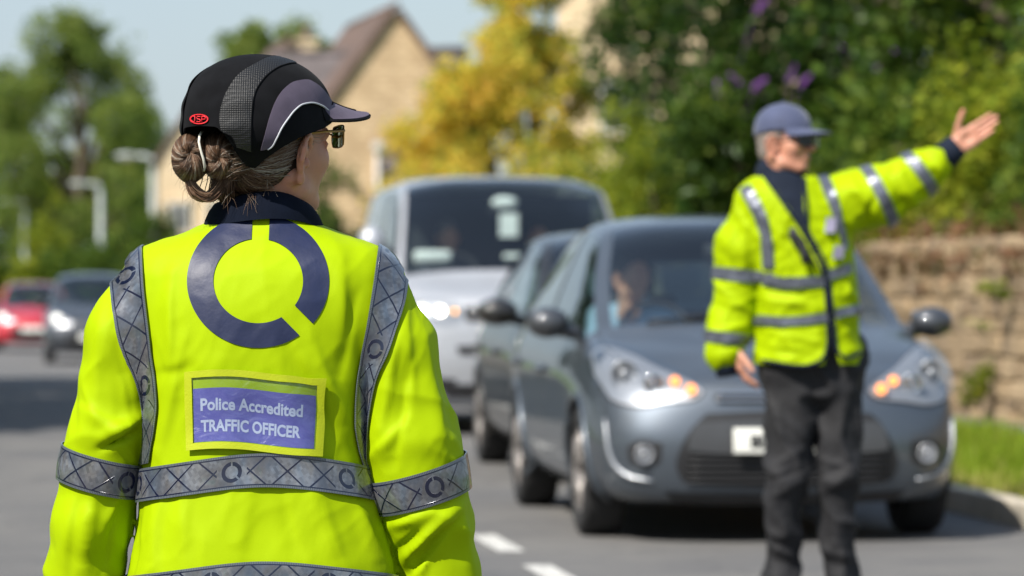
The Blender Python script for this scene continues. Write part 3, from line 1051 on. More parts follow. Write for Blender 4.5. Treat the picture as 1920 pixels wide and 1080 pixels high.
for i in range(5):  # unseen trees, added so the sides of the cars reflect dark leaves
    tree('roadside_tree', ('first', 'second', 'third', 'fourth', 'fifth')[i] + ' of the unseen trees added beside the camera for dark reflections in the cars', (-11.6 - 0.3 * (i % 2), -2.0 + i * 6.2, 0), 8.8, 3.1, 6000, 0.40, L_mid, 420 + i, group='trees along the left pavement', low=0.2)

# ------------------------------------------------------------------ street lamps
M_galv = simple('galvanised lamp column', (0.33, 0.36, 0.35), 0.5, 0.1)
M_lens = simple('lamp lens', (0.62, 0.60, 0.55), 0.3, bstr=0)
for (px, py, Y, lab) in ((288, 283, 157, 'nearest and tallest of the three grey street lamps'), (188, 337, 198, 'middle of the three grey street lamps'), (46, 372, 239, 'farthest and lowest of the three street lamps, at the left edge')):
    t = at(px, py, Y)
    root = empty('street_lamp', (t.x, Y, -0.24), lab, 'street lamp', 'street lamps on the right of the road')
    MB().tube([(0, 0, 0), (0, 0, 1.2), (0, 0, 1.25), (0, 0, t.z - 0.35)], [0.20, 0.20, 0.16, 0.13], 10).build('pole', M_galv, root)
    MB().tube([(0, 0, t.z - 0.35), (-0.04, 0, t.z - 0.12), (-0.22, 0, t.z), (-0.75, -0.05, t.z + 0.03)], [0.13, 0.12, 0.11, 0.10], 10).build('arm', M_galv, root)
    lan = MB().ell((-1.12, -0.08, t.z + 0.04), (0.48, 0.20, 0.13), 14, 8).build('lantern', M_galv, root)
    MB().ell((-1.14, -0.08, t.z - 0.03), (0.34, 0.15, 0.12), 14, 8).build('lens', M_lens, lan)
# ------------------------------------------------------------------ people: shared shapes
def skin_mat(name, col, red=(0.55, 0.16, 0.10)):
    m, nt, p = new_mat(name)
    v = coords(nt)
    n1 = noise_tex(nt, v, 14.0, 4)
    n2 = noise_tex(nt, v, 90.0, 4)
    c = mix_col(nt, ramp(nt, n1, [(0.42, (0, 0, 0)), (0.75, (0.38, 0.38, 0.38))]), col, red)
    c2 = mix_col(nt, ramp(nt, n2, [(0.45, (0, 0, 0)), (0.72, (0.16, 0.16, 0.16))]), c, tuple(k * 0.55 for k in col))
    nt.links.new(c2, p.inputs['Base Color'])
    set_in(p, 'Roughness', 0.48)
    set_in(p, 'Subsurface Weight', 0.18)
    set_in(p, 'Subsurface Radius', (0.012, 0.005, 0.003))
    set_in(p, 'Subsurface Scale', 0.6)
    nb = noise_tex(nt, v, 380.0, 4)
    nt.links.new(bump(nt, nb, 0.35, 0.0015), p.inputs['Normal'])
    return m

def frame(origin, fwd, up=(0, 0, 1), tilt=0.0):
    f = Vector(fwd).normalized()
    u = Vector(up)
    r = f.cross(u).normalized()
    u = r.cross(f).normalized()
    M = Matrix((r, f, u)).transposed().to_4x4()
    M.translation = Vector(origin)
    return M

def add_head(v, M, s=1.0, ear=1.0, neck=True, nose=1.0):
    """local axes of the head: x to its right, y the way it faces, z up; origin between the eyes' height and the ears"""
    Rt = M.to_3x3()
    L = lambda x, y, z: M @ Vector((x * s, y * s, z * s))
    E = lambda c, r, k=0.012, op='add', rot=Rt: v.ell(L(*c), tuple(q * s for q in r), k * s, rot, op)
    K = lambda a, b, ra, rb, k=0.010, op='add': v.cap(L(*a), L(*b), ra * s, rb * s, k * s, op)
    E((0, -0.014, 0.030), (0.074, 0.094, 0.087))
    E((0, 0.030, -0.012), (0.063, 0.060, 0.086), 0.02)
    E((0, 0.030, -0.066), (0.052, 0.056, 0.047), 0.025)
    E((0, 0.073, -0.098), (0.022, 0.018, 0.016), 0.022)
    for g in (-1, 1):
        E((g * 0.043, 0.055, -0.026), (0.022, 0.024, 0.024), 0.025)
        K((g * 0.050, 0.015, -0.085), (g * 0.022, 0.066, -0.104), 0.012, 0.011, 0.025)
        K((g * 0.014, 0.088, 0.022), (g * 0.046, 0.074, 0.022), 0.009, 0.009, 0.016)
        E((g * 0.031, 0.097, 0.002), (0.017, 0.013, 0.010), 0.010, 'sub')
        E((g * 0.031, 0.080, 0.002), (0.0125, 0.0125, 0.0125), 0.003)
        K((g * 0.019, 0.088, 0.004), (g * 0.044, 0.083, 0.003), 0.0032, 0.0030, 0.003)
        E((g * 0.012, 0.101, -0.036), (0.009, 0.010, 0.008), 0.007)
    K((0, 0.088, 0.014), (0, 0.112 * nose, -0.030), 0.008, 0.0115, 0.012)
    E((0, 0.088, -0.063), (0.024, 0.011, 0.0055), 0.006)
    E((0, 0.087, -0.073), (0.020, 0.011, 0.0065), 0.006)
    E((0, 0.100, -0.0678), (0.026, 0.006, 0.0012), 0.002, 'sub')
    for g in (-1, 1):
        e = ear
        o = Vector((g * 0.071, -0.010, -0.026))
        q = lambda x, y, z: tuple(o + Vector((g * x, y, z)) * e)
        B = Matrix.Rotation(R(-12), 3, 'X') @ Matrix.Rotation(g * R(20), 3, 'Z')
        T = lambda x, y, z: tuple(o + B @ Vector((g * x, y, z)) * e)
        E(T(0.008, -0.006, 0.002), (0.0045 * e, 0.017 * e, 0.029 * e), 0.006, 'add', Rt @ B)
        hel = [(0.004, 0.016, 0.008), (0.008, 0.014, 0.022), (0.012, 0.004, 0.034), (0.015, -0.010, 0.036), (0.017, -0.021, 0.026),
               (0.018, -0.025, 0.010), (0.016, -0.021, -0.008), (0.012, -0.011, -0.022), (0.009, 0.000, -0.033)]
        for i in range(len(hel) - 1):
            K(T(*hel[i]), T(*hel[i + 1]), 0.0042 * e, 0.0042 * e, 0.0035)
        E(T(0.009, 0.001, -0.034), (0.0055 * e, 0.0095 * e, 0.011 * e), 0.005, 'add', Rt @ B)
        K(T(0.012, -0.008, 0.022), T(0.013, -0.012, -0.006), 0.0035 * e, 0.0035 * e, 0.004)
        E(T(0.016, 0.003, -0.004), (0.010 * e, 0.0095 * e, 0.014 * e), 0.003, 'sub', Rt @ B)
        E(T(0.016, 0.003, 0.020), (0.006 * e, 0.008 * e, 0.007 * e), 0.003, 'sub', Rt @ B)
        E(T(0.008, 0.014, -0.006), (0.005 * e, 0.005 * e, 0.008 * e), 0.004, 'add', Rt @ B)
    if neck:
        K((0, -0.022, -0.05), (0, -0.045, -0.20), 0.053, 0.058, 0.03)
        for g in (-1, 1):
            K((g * 0.055, -0.02, -0.07), (g * 0.02, 0.02, -0.19), 0.013, 0.012, 0.03)

def add_hand(v, wrist, fwd, palm, s=1.0, right=True, curl=(0.25, 0.3, 0.35, 0.4), spread=0.06, thumb=0.7):
    """fwd: from wrist to finger tips; palm: the way the palm faces"""
    f = Vector(fwd).normalized()
    p = Vector(palm); p = (p - f * p.dot(f)).normalized()
    t = f.cross(p) * (1 if right else -1)          # towards the thumb
    t.normalize()
    w = Vector(wrist)
    G = lambda a, b, c: w + (f * a + t * b + p * c) * s
    bases = [(0.088, 0.0275, 0.0), (0.092, 0.0090, -0.002), (0.088, -0.0092, -0.002), (0.080, -0.0260, 0.0)]
    lens = [(0.040, 0.024, 0.019), (0.044, 0.028, 0.020), (0.041, 0.026, 0.019), (0.031, 0.019, 0.017)]
    rad = [0.0092, 0.0095, 0.0090, 0.0080]
    for i, b in enumerate(bases):
        v.cap(G(0.0, b[1] * 0.6, 0), G(*b), 0.0145 * s, 0.0115 * s, 0.016 * s)
    v.cap(G(-0.05, 0, 0), G(0.01, 0, 0), 0.026 * s, 0.026 * s, 0.02 * s)
    v.cap(G(0.018, 0.020, 0.006), G(0.055, 0.030, 0.010), 0.016 * s, 0.013 * s, 0.015 * s)
    v.cap(G(0.02, -0.022, 0.006), G(0.06, -0.025, 0.006), 0.014 * s, 0.012 * s, 0.015 * s)
    for i, b in enumerate(bases):
        d = (f + t * spread * (1.5 - i)).normalized()
        q = G(*b)
        for j, L in enumerate(lens[i]):
            a = curl[i] * (0.8, 1.0, 0.8)[j]
            d = (d * math.cos(a) + p * math.sin(a)).normalized()
            n = q + d * L * s
            v.cap(q, n, rad[i] * (1 - 0.08 * j) * s, rad[i] * (1 - 0.08 * (j + 1)) * s, 0.003 * s)
            q = n
    q = G(0.022, 0.026, 0.004)
    d = (f * math.cos(thumb) + t * math.sin(thumb) + p * 0.25).normalized()
    for j, L in enumerate((0.044, 0.032, 0.026)):
        n = q + d * L * s
        v.cap(q, n, (0.0135, 0.0108, 0.0100)[j] * s, (0.0108, 0.0100, 0.0085)[j] * s, 0.005 * s)
        q = n
        d = (d * math.cos(0.15) + f * math.sin(0.15)).normalized()

def add_limbs(v, J, g=0.0, arms=True, legs=True, torso=True):
    """a body from its joints J (world), g thickens it for clothes"""
    if torso:
        sh = (Vector(J['sl']) + Vector(J['sr'])) / 2
        hp = (Vector(J['hl']) + Vector(J['hr'])) / 2
        ax = (Vector(J['sr']) - Vector(J['sl'])).normalized()
        w = (Vector(J['sr']) - Vector(J['sl'])).length
        for q in (-0.28, 0.0, 0.28):
            v.cap(sh + ax * q * w * 0.8 - Vector((0, 0, 0.07)), hp + ax * q * w * 0.62 + Vector((0, 0, 0.02)), 0.095 + g, 0.095 + g, 0.05)
        v.cap(J['sl'], J['sr'], 0.055 + g, 0.055 + g, 0.05)
        v.cap(sh + Vector((0, 0, -0.02)), Vector(J['neck']), 0.07 + g, 0.05 + g, 0.05)
    if arms:
        for q in 'lr':
            v.chain([J['s' + q], J['e' + q], J['w' + q]], [0.056 + g, 0.043 + g, 0.029 + g], 0.02)
    if legs:
        for q in 'lr':
            v.chain([J['h' + q], J['k' + q], J['a' + q]], [0.088 + g, 0.058 + g, 0.040 + g], 0.03)

def add_foot(v, ankle, fwd, g=0.0):
    a = Vector(ankle); f = Vector(fwd).normalized()
    s = Vector((0, 0, 1))
    z = a.z - 0.0
    v.cap(a, a - s * 0.03 - f * 0.01, 0.045 + g, 0.045 + g, 0.02)
    v.cap(a - s * (z - 0.045) - f * 0.05, a - s * (z - 0.045) + f * 0.05, 0.040 + g, 0.044 + g, 0.03)
    v.cap(a - s * (z - 0.045) + f * 0.05, a - s * (z - 0.040) + f * 0.15, 0.044 + g, 0.034 + g, 0.03)

def join_meshes(parts):
    V = []; F = []; n = 0
    for v, f in parts:
        V.append(v); F.append(f + n); n += len(v)
    return np.concatenate(V), np.concatenate(F)

def px_of(V):
    return 960 + FPX * V[:, 0] / V[:, 1], 540 - FPX * (V[:, 2] - CAM.z) / V[:, 1]

def fold(V, N, lines, facing=-0.1):
    """raise or sink cloth along lines: (x0, y0, x1, y1, half width, metres), measured in the picture plane"""
    x, y = px_of(V)
    w = np.clip((-N[:, 1] - facing) / 0.35, 0, 1)
    d = np.zeros(len(V))
    for (x0, y0, x1, y1, hw, a) in lines:
        dx, dy = x1 - x0, y1 - y0
        L = math.hypot(dx, dy)
        t = ((x - x0) * dx + (y - y0) * dy) / L
        s = ((x - x0) * dy - (y - y0) * dx) / L
        m = np.clip(t / L, 0, 1)
        bend = s + 0.10 * hw * np.sin(t / (hw * 1.6))
        end = np.exp(-(np.maximum(0, np.maximum(-t, t - L)) / (hw * 1.3)) ** 2) * (0.35 + 0.65 * np.sin(np.pi * np.clip(m, 0.03, 0.97)) ** 0.7)
        # a crisp crest with a soft far side, as stiff laminated cloth folds
        pr = np.where(bend < 0, np.exp(-(bend / hw) ** 2), np.exp(-(bend / (hw * 0.55)) ** 2))
        d += a * pr * end
    return V + N * (d * w)[:, None]

def creases(V, N, amp, scale, seed, skew=0.0, zs=0.5, power=2.2):
    """sharp-crested folds between flatter panels, as coated cloth crumples"""
    d = np.empty(len(V))
    for i, p in enumerate(V):
        q = Vector((p[0] * scale + seed + skew * p[2] * scale, p[1] * scale, p[2] * scale * zs))
        w = mnoise.noise(q * 0.5 + Vector((9.1, 3.3, seed))) * 0.9
        r = 1.0 - abs(mnoise.noise(q + Vector((w, w, 0)))) * 1.9
        d[i] = max(0.0, r) ** power
    d -= d.mean()
    return V + N * (d * amp)[:, None]

def wobble(V, N, amp, scale, seed=0.0):
    d = np.array([mnoise.noise(Vector((p[0] * scale + seed, p[1] * scale, p[2] * scale * 0.6))) for p in V])
    return V + N * (d * amp)[:, None]
# ------------------------------------------------------------------ the officer in front (seen from behind)
def hivis_mat(name, col=(0.312, 0.440, 0.0), bs=0.16):
    m, nt, p = new_mat(name)
    v = coords(nt)
    n = noise_tex(nt, v, 5.0, 3)
    nt.links.new(ramp(nt, n, [(0.3, tuple(c * 0.94 for c in col)), (0.7, tuple(min(1, c * 1.05) for c in col))]), p.inputs['Base Color'])
    set_in(p, 'Roughness', 0.62)
    set_in(p, 'Specular IOR Level', 0.10)
    set_in(p, 'Sheen Weight', 0.0)
    w1 = noise_tex(nt, coords(nt, 'Object', (1.0, 1.0, 0.55)), 11.0, 3, 0.5, 0.6)
    b1 = bump(nt, w1, bs, 0.012)
    w2 = noise_tex(nt, v, 900.0, 2)
    nt.links.new(bump(nt, w2, 0.10, 0.0006, b1), p.inputs['Normal'])
    return m

def tape_mat(name, ring=True, period=0.206, width=0.058):
    """clear plastic prism tape: grey glitter under navy printed lines, little rings and welded edges"""
    m, nt, p = new_mat(name)
    uv = nt.nodes.new('ShaderNodeUVMap').outputs[0]
    sp = nt.nodes.new('ShaderNodeSeparateXYZ')
    nt.links.new(uv, sp.inputs[0])
    u, v = sp.outputs[0], sp.outputs[1]
    M = lambda op, a, b=None, c=None, clamp=False: math_node(nt, op, a, b, c, clamp)
    per = 0.064
    def lines(sign):
        t = M('ADD', M('DIVIDE', u, per), M('MULTIPLY', v, sign))
        fr = M('FRACT', t)
        d = M('ABSOLUTE', M('SUBTRACT', fr, 0.5))
        return M('GREATER_THAN', d, 0.5 - 0.034)
    X = M('MAXIMUM', lines(1.0), lines(-1.0))
    uc = M('MULTIPLY', M('SUBTRACT', M('FRACT', M('ADD', M('DIVIDE', u, period), 0.5)), 0.5), period)
    vc = M('MULTIPLY', M('SUBTRACT', v, 0.5), width)
    blank = M('LESS_THAN', M('ABSOLUTE', uc), 0.026)
    X = M('MULTIPLY', X, M('SUBTRACT', 1.0, blank)) if ring else X
    e = M('ABSOLUTE', M('SUBTRACT', v, 0.5))
    border = M('MULTIPLY', M('GREATER_THAN', e, 0.395), M('LESS_THAN', e, 0.432))
    navy = M('MAXIMUM', X, border)
    ringh = None
    if ring:
        r = M('SQRT', M('ADD', M('MULTIPLY', uc, uc), M('MULTIPLY', vc, vc)))
        band = M('MULTIPLY', M('GREATER_THAN', r, 0.0112), M('LESS_THAN', r, 0.0178))
        slot = M('MULTIPLY', M('LESS_THAN', M('ABSOLUTE', uc), 0.0013), M('GREATER_THAN', vc, 0.0))
        slot2 = M('MULTIPLY', M('LESS_THAN', M('ABSOLUTE', M('ADD', uc, vc)), 0.0022), M('GREATER_THAN', uc, 0.0))
        ringh = M('MULTIPLY', band, M('SUBTRACT', 1.0, M('MAXIMUM', slot, slot2)))
        navy = M('MAXIMUM', navy, ringh)
    edge = M('GREATER_THAN', e, 0.432)
    # prism sheet: fine square cells; paler drifts put plastic glints into the colour
    vo = nt.nodes.new('ShaderNodeTexVoronoi')
    vo.distance = 'CHEBYCHEV'
    vo.inputs['Scale'].default_value = 170.0
    vo.inputs['Randomness'].default_value = 0.0
    cb = nt.nodes.new('ShaderNodeCombineXYZ')
    nt.links.new(M('ADD', u, M('MULTIPLY', v, width * 0.6)), cb.inputs[0])
    nt.links.new(M('SUBTRACT', M('MULTIPLY', v, width), M('MULTIPLY', u, 0.6)), cb.inputs[1])
    nt.links.new(cb.outputs[0], vo.inputs['Vector'])
    sx = nt.nodes.new('ShaderNodeSeparateColor')
    nt.links.new(vo.outputs['Color'], sx.inputs[0])
    big = noise_tex(nt, coords(nt), 15.0, 2, 0.5, 0.5)
    g = M('ADD', M('MULTIPLY', sx.outputs[0], 0.10), M('ADD', M('MULTIPLY', big, 0.55), 0.27))
    col = ramp(nt, g, [(0.42, (0.070, 0.074, 0.088)), (0.58, (0.105, 0.111, 0.130)), (0.74, (0.22, 0.235, 0.265))])
    hue = noise_tex(nt, coords(nt, 'Object', (1, 1, 0.5)), 19.0, 2, 0.5, 2.0)
    tint = ramp(nt, hue, [(0.30, (0.55, 0.75, 0.95)), (0.5, (1.0, 1.0, 1.0)), (0.66, (1.0, 0.86, 0.70)), (0.75, (0.75, 0.95, 0.75))])
    mul = nt.nodes.new('ShaderNodeMix'); mul.data_type = 'RGBA'; mul.blend_type = 'MULTIPLY'
    mul.inputs[0].default_value = 0.55
    nt.links.new(col, mul.inputs[6]); nt.links.new(tint, mul.inputs[7])
    c = mix_col(nt, navy, mul.outputs[2], (0.003, 0.0055, 0.024))
    st = M('GREATER_THAN', M('FRACT', M('MULTIPLY', u, 330.0)), 0.55)
    c = mix_col(nt, edge, c, mix_col(nt, st, (0.045, 0.055, 0.070), (0.11, 0.125, 0.145)))
    nt.links.new(c, p.inputs['Base Color'])
    nt.links.new(M('MULTIPLY', M('SUBTRACT', 1.0, M('MAXIMUM', navy, edge)), 0.35), p.inputs['Metallic'])
    set_in(p, 'Roughness', 0.26)
    set_in(p, 'Coat Weight', 0.6)
    set_in(p, 'Coat Roughness', 0.08)
    h = M('ADD', M('MULTIPLY', navy, 0.6), M('MULTIPLY', edge, -0.8))
    b1 = bump(nt, h, 0.6, 0.0012)
    soft = noise_tex(nt, coords(nt), 13.0, 2, 0.45, 0.5)
    nt.links.new(bump(nt, soft, 0.35, 0.010, b1), p.inputs['Normal'])
    if 'Coat Normal' in p.inputs:
        nt.links.new(bump(nt, soft, 0.45, 0.014), p.inputs['Coat Normal'])
    return m

def ribbon(name, rows, mat, parent, ring_u=0.0, thick=0.002, width=None):
    rows = fill_rows(rows)
    nv = len(rows[0])
    u = 0.0; uvs = []; V = []
    for i, r in enumerate(rows):
        if i:
            u += (r[nv // 2] - rows[i - 1][nv // 2]).length
        for j, q in enumerate(r):
            V.append(tuple(q)); uvs.append((u, j / (nv - 1)))
    uvs = [(a - ring_u, b) for a, b in uvs]
    o = mesh_obj(name, V, grid_faces(len(rows), nv), mat, parent, uvs=uvs)
    solidify(o, thick, 0.0)
    return o

def near_officer():
    K = 0.00093
    YC = 6.75
    XC = -0.442
    W = lambda px, py: ((px - 960) * K, 1.15 - (py - 540) * K)
    root = empty('person', (XC, YC, 0.0),
                 'woman in yellow hi-vis jacket with dark ring emblem, seen from behind, black bump cap', 'person')
    hv = hivis_mat('fluorescent yellow cloth')
    tape = tape_mat('prismatic tape')
    navy_print = simple('navy print', (0.0078, 0.0135, 0.050), 0.5, var=0.10, vscale=20, bscale=35, bstr=0.25, bdist=0.004)
    navy_cloth = simple('navy cloth', (0.0032, 0.0055, 0.013), 0.85, var=0.2, vscale=30, bscale=700, bstr=0.35, bdist=0.001, sheen=0.0, spec=0.1)
    black_cloth = simple('black trousers cloth', (0.014, 0.014, 0.017), 0.8, bscale=500, bdist=0.001)
    skin = skin_mat('tanned skin', (0.46, 0.225, 0.145))

    # ---- jacket shell
    zs = [0.46, 0.50, 0.65, 0.76, 0.85, 0.90, 1.00, 1.10, 1.17, 1.20, 1.22, 1.24, 1.258, 1.272, 1.286, 1.292]
    aw = [0.252, 0.250, 0.236, 0.212, 0.199, 0.199, 0.206, 0.217, 0.220, 0.213, 0.196, 0.152, 0.108, 0.082, 0.048, 0.02]
    bd = [0.175, 0.172, 0.162, 0.150, 0.143, 0.142, 0.143, 0.138, 0.128, 0.118, 0.108, 0.096, 0.086, 0.078, 0.05, 0.02]
    cy = [0.0, 0.0, 0.0, 0.0, 0.0, 0.0, -0.005, -0.008, -0.004, 0.0, 0.004, 0.008, 0.012, 0.014, 0.015, 0.015]
    cx = [-0.438, -0.438, -0.439, -0.445, -0.450, -0.449, -0.446, -0.442, -0.440, -0.440, -0.440, -0.440, -0.440, -0.438, -0.438, -0.438]
    def torso(x, y, z):
        zz = np.clip(z, zs[0], zs[-1]).ravel()
        f = lambda t: pchip(zs, t, zz).astype(np.float32)[None, None, :]
        A, B, CX, CY = f(aw), f(bd), f(cx), f(cy)
        qx = np.abs(x - CX) / A; qy = np.abs(y - YC - CY) / B
        q = (qx ** 2.5 + qy ** 2.5) ** (1 / 2.5)
        d = (q - 1) * np.minimum(A, B) * 0.9
        d = np.maximum(d, 0.465 - z)
        return np.maximum(d, z - 1.290)
    def sleeve(side):
        if side < 0:
            return ([(-0.622, YC, 1.150), (-0.672, YC - 0.005, 1.060), (-0.706, YC - 0.004, 0.900), (-0.721, YC, 0.830), (-0.738, YC + 0.01, 0.740), (-0.753, YC + 0.03, 0.648), (-0.764, YC + 0.05, 0.575)],
                    [0.060, 0.078, 0.072, 0.068, 0.068, 0.067, 0.062])
        return ([(-0.258, YC, 1.146), (-0.215, YC - 0.005, 1.040), (-0.180, YC - 0.004, 0.880), (-0.166, YC, 0.815), (-0.149, YC + 0.01, 0.745), (-0.128, YC + 0.03, 0.648), (-0.116, YC + 0.05, 0.575)],
                [0.060, 0.080, 0.086, 0.083, 0.076, 0.072, 0.066])
    lo = (-0.90, YC - 0.26, 0.45); hi = (0.02, YC + 0.26, 1.32)
    vt = Vox(lo, hi, 0.0075)
    vt.fn(torso, lo, hi, 0)
    sl = {}
    for sd_ in (-1, 1):
        vs_ = Vox(lo, hi, 0.0075)
        vs_.chain(*sleeve(sd_), k=0.02)
        sl[sd_] = vs_
    v = Vox(lo, hi, 0.0048)
    v.fn(torso, lo, hi, 0)
    for sd_ in (-1, 1):
        w = Vox(lo, hi, 0.0048)
        w.chain(*sleeve(sd_), k=0.02)
        zz = v.ax[2][None, None, :]
        k = np.clip((zz - 0.98) / 0.16, 0, 1) * 0.05 + 0.004
        h = np.clip(0.5 + 0.5 * (v.D - w.D) / k, 0, 1)
        v.D = v.D * (1 - h) + w.D * h - k * h * (1 - h)
    # hem and cuffs cut open
    V, F = v.mesh(2)
    lines = [
        # torso back
        (322, 520, 318, 690, 16, 0.0045), (345, 640, 300, 840, 18, 0.004), (585, 640, 655, 800, 22, 0.005), (545, 660, 640, 840, 16, -0.003),
        (640, 500, 650, 640, 20, 0.004), (668, 560, 640, 700, 14, -0.003),
        (300, 930, 285, 1060, 20, 0.005), (350, 925, 345, 1040, 22, 0.003), (470, 930, 450, 1035, 26, 0.003), (600, 935, 640, 1050, 24, 0.004),
        (670, 950, 720, 1060, 16, 0.006), (260, 960, 245, 1075, 12, -0.005), (530, 930, 560, 1045, 18, -0.0025),
        (420, 660, 410, 700, 18, 0.002), (560, 655, 585, 700, 18, 0.002), (300, 700, 345, 690, 16, -0.003),
        # left sleeve
        (255, 790, 205, 822, 15, 0.013), (250, 815, 195, 838, 11, -0.010), (240, 760, 225, 700, 18, 0.005), (190, 560, 175, 760, 24, 0.004),
        (215, 620, 245, 760, 14, -0.004), (130, 660, 140, 820, 15, -0.003), (175, 935, 160, 1060, 18, 0.005), (215, 940, 190, 1075, 14, -0.004),
        (135, 950, 118, 1075, 16, 0.004), (225, 930, 200, 990, 12, 0.005), (160, 770, 230, 800, 18, 0.004),
        # right sleeve
        (745, 640, 715, 800, 16, 0.006), (760, 560, 770, 720, 18, 0.004), (800, 640, 830, 830, 18, 0.004), (770, 680, 740, 860, 14, -0.004),
        (850, 960, 770, 1040, 20, 0.011), (845, 985, 765, 1075, 13, -0.009), (735, 985, 800, 962, 15, 0.007), (745, 1030, 800, 985, 12, -0.006),
        (868, 960, 885, 1075, 15, 0.004), (800, 1040, 790, 1079, 14, 0.004), (830, 700, 850, 800, 12, -0.003), (700, 850, 760, 790, 14, 0.004),
    ]
    N = normals(V, F)
    lines = [(a, b, c, d, e, f * 1.5) for a, b, c, d, e, f in lines]
    V = fold(V, N, lines)
    N = normals(V, F)
    V = wobble(V, N, 0.0034, 9.0, 3.1)
    V = wobble(V, normals(V, F), 0.0012, 28.0, 8.0)
    side_w = np.clip((np.abs(V[:, 0] + 0.443) - 0.19) / 0.05, 0, 1)[:, None]
    Nn = normals(V, F)
    V1 = creases(V, Nn, 0.0055, 7.5, 4.2, 0.55, 0.9)
    V2 = creases(V, Nn, 0.0030, 6.5, 1.7, 0.10, 0.35)
    V = V1 * side_w + V2 * (1 - side_w)
    V = creases(V, normals(V, F), 0.0010, 19.0, 7.7, -0.4, 0.7)
    V = lap(V, F, 1, 0.4)
    jacket = mesh_obj('jacket', V, F, hv, root)
    jb = bvh_of(V, F)
    def dressed(vx):
        a, b = vx.mesh(2)
        a = fold(a, normals(a, b), [(q[0], q[1], q[2], q[3], q[4], q[5] * 0.8) for q in lines])
        a = a + normals(a, b) * 0.0015
        return bvh_of(a, b)
    tb = dressed(vt)
    sb = {s: dressed(sl[s]) for s in (-1, 1)}

    # ---- waist tapes run right round the jacket
    def round_torso(zc_back, zc_side, wid, name, ringpx, span=None):
        rows = []
        n = 110
        for i in range(n + 1):
            al = math.pi * 2 * i / n - math.pi       # 0 is the middle of the back
            zc = zc_side + (zc_back - zc_side) * max(0, math.cos(al)) ** 1.4 + 0.004 * math.sin(al * 2 + 0.4)
            d = Vector((math.sin(al), -math.cos(al), 0))
            row = []
            for j in range(7):
                z = zc + wid * (j / 6 - 0.5)
                o = Vector((-0.447, YC, z))
                h = tb.ray_cast(o + d * 0.6, -d)
                row.append(h[0] + d * 0.0048 if h[0] else None)
            rows.append(row)
        rows = fill_rows(rows)
        best = min(range(len(rows)), key=lambda i: abs(960 + FPX * rows[i][3].x / rows[i][3].y - ringpx) + (1e4 if rows[i][3].y > YC else 0))
        ru = sum((rows[i][3] - rows[i - 1][3]).length for i in range(1, best + 1))
        return ribbon(name, rows, tape, jacket, ru)
    round_torso(0.8345, 0.804, 0.058, 'reflective_tape', 431)
    round_torso(0.6500, 0.617, 0.058, 'reflective_tape', 398)

    # ---- arm bands
    for s, zc, ringpx in ((-1, 0.829, 238), (1, 0.806, 818)):
        P, Rr = sleeve(s)
        zq = [p[2] for p in P][::-1]
        axp = lambda z: Vector((float(pchip(zq, [p[0] for p in P][::-1], np.array([z]))[0]), float(pchip(zq, [p[1] for p in P][::-1], np.array([z]))[0]), z))
        c = axp(zc)
        axis = (axp(zc + 0.04) - axp(zc - 0.04)).normalized()
        axis = (axis + Vector((0.05 * s * -1, 0, 0))).normalized()
        e1 = axis.cross(Vector((0, 1, 0))).normalized()
        e2 = axis.cross(e1).normalized()
        rows = []
        for i in range(61):
            an = 2 * math.pi * i / 60
            d = e1 * math.cos(an) + e2 * math.sin(an)
            row = []
            for j in range(7):
                o = c + axis * 0.062 * (j / 6 - 0.5)
                h = sb[s].ray_cast(o + d * 0.3, -d)
                row.append(h[0] + d * 0.0045 if h[0] else None)
            rows.append(row)
        rows = fill_rows(rows)
        best = min(range(len(rows)), key=lambda i: abs(960 + FPX * rows[i][3].x / rows[i][3].y - ringpx) + (1e4 if rows[i][3].y > c.y else 0))
        ru = sum((rows[i][3] - rows[i - 1][3]).length for i in range(1, best + 1))
        ribbon('reflective_tape', rows, tape, jacket, ru)

    # ---- shoulder straps, down the back, over the top and down the chest
    straps = {
        -1: ([(207, 500), (211, 560), (219, 620), (233, 665), (248, 705), (259, 745), (265, 790), (267, 830), (264, 872)],
             [(268, 466), (272, 540), (280, 610), (287, 665), (294, 715), (297, 760), (293, 800), (286, 840), (282, 868)], 0.205, 520, 230),
        1: ([(706, 474), (697, 540), (686, 610), (674, 670), (665, 730), (662, 790), (669, 840), (682, 884)],
            [(764, 502), (758, 560), (744, 615), (728, 665), (711, 705), (699, 755), (692, 820), (690, 880)], 0.20, 655, 700)}
    for s, (eo, ei, dummy, ringy, ringx) in straps.items():
        n = 46
        A = curve_pts(eo, n); B = curve_pts(ei, n)
        rows = []
        for i in range(n):
            rows.append([surf(jb, *(A[i] * (1 - j / 6) + B[i] * (j / 6)), 0.0042) for j in range(7)])
        rows = fill_rows(rows)
        top = rows[0]
        ext = []
        for i in range(1, 26):
            t = i / 25.0
            an = t * 2.2
            row = []
            for j in range(7):
                x = top[j].x
                cz = 1.07
                o = Vector((x, YC, cz))
                d0 = Vector((0, top[j].y - YC, top[j].z - cz)).normalized()
                a0 = math.atan2(d0.z, -d0.y)
                a = a0 + an
                d = Vector((0, -math.cos(a), math.sin(a)))
                h = jb.ray_cast(o + d * 0.5, -d)
                row.append(h[0] + d * 0.004 if h[0] else None)
            ext.append(row)
        rows = fill_rows(ext)[::-1] + rows
        best = min(range(len(rows)), key=lambda i: abs(px_of(np.array([rows[i][3]]))[1][0] - ringy) + (1e4 if rows[i][3].y > YC else 0))
        ru = sum((rows[i][3] - rows[i - 1][3]).length for i in range(1, best + 1))
        ribbon('shoulder_strap', rows, tape, jacket, ru)

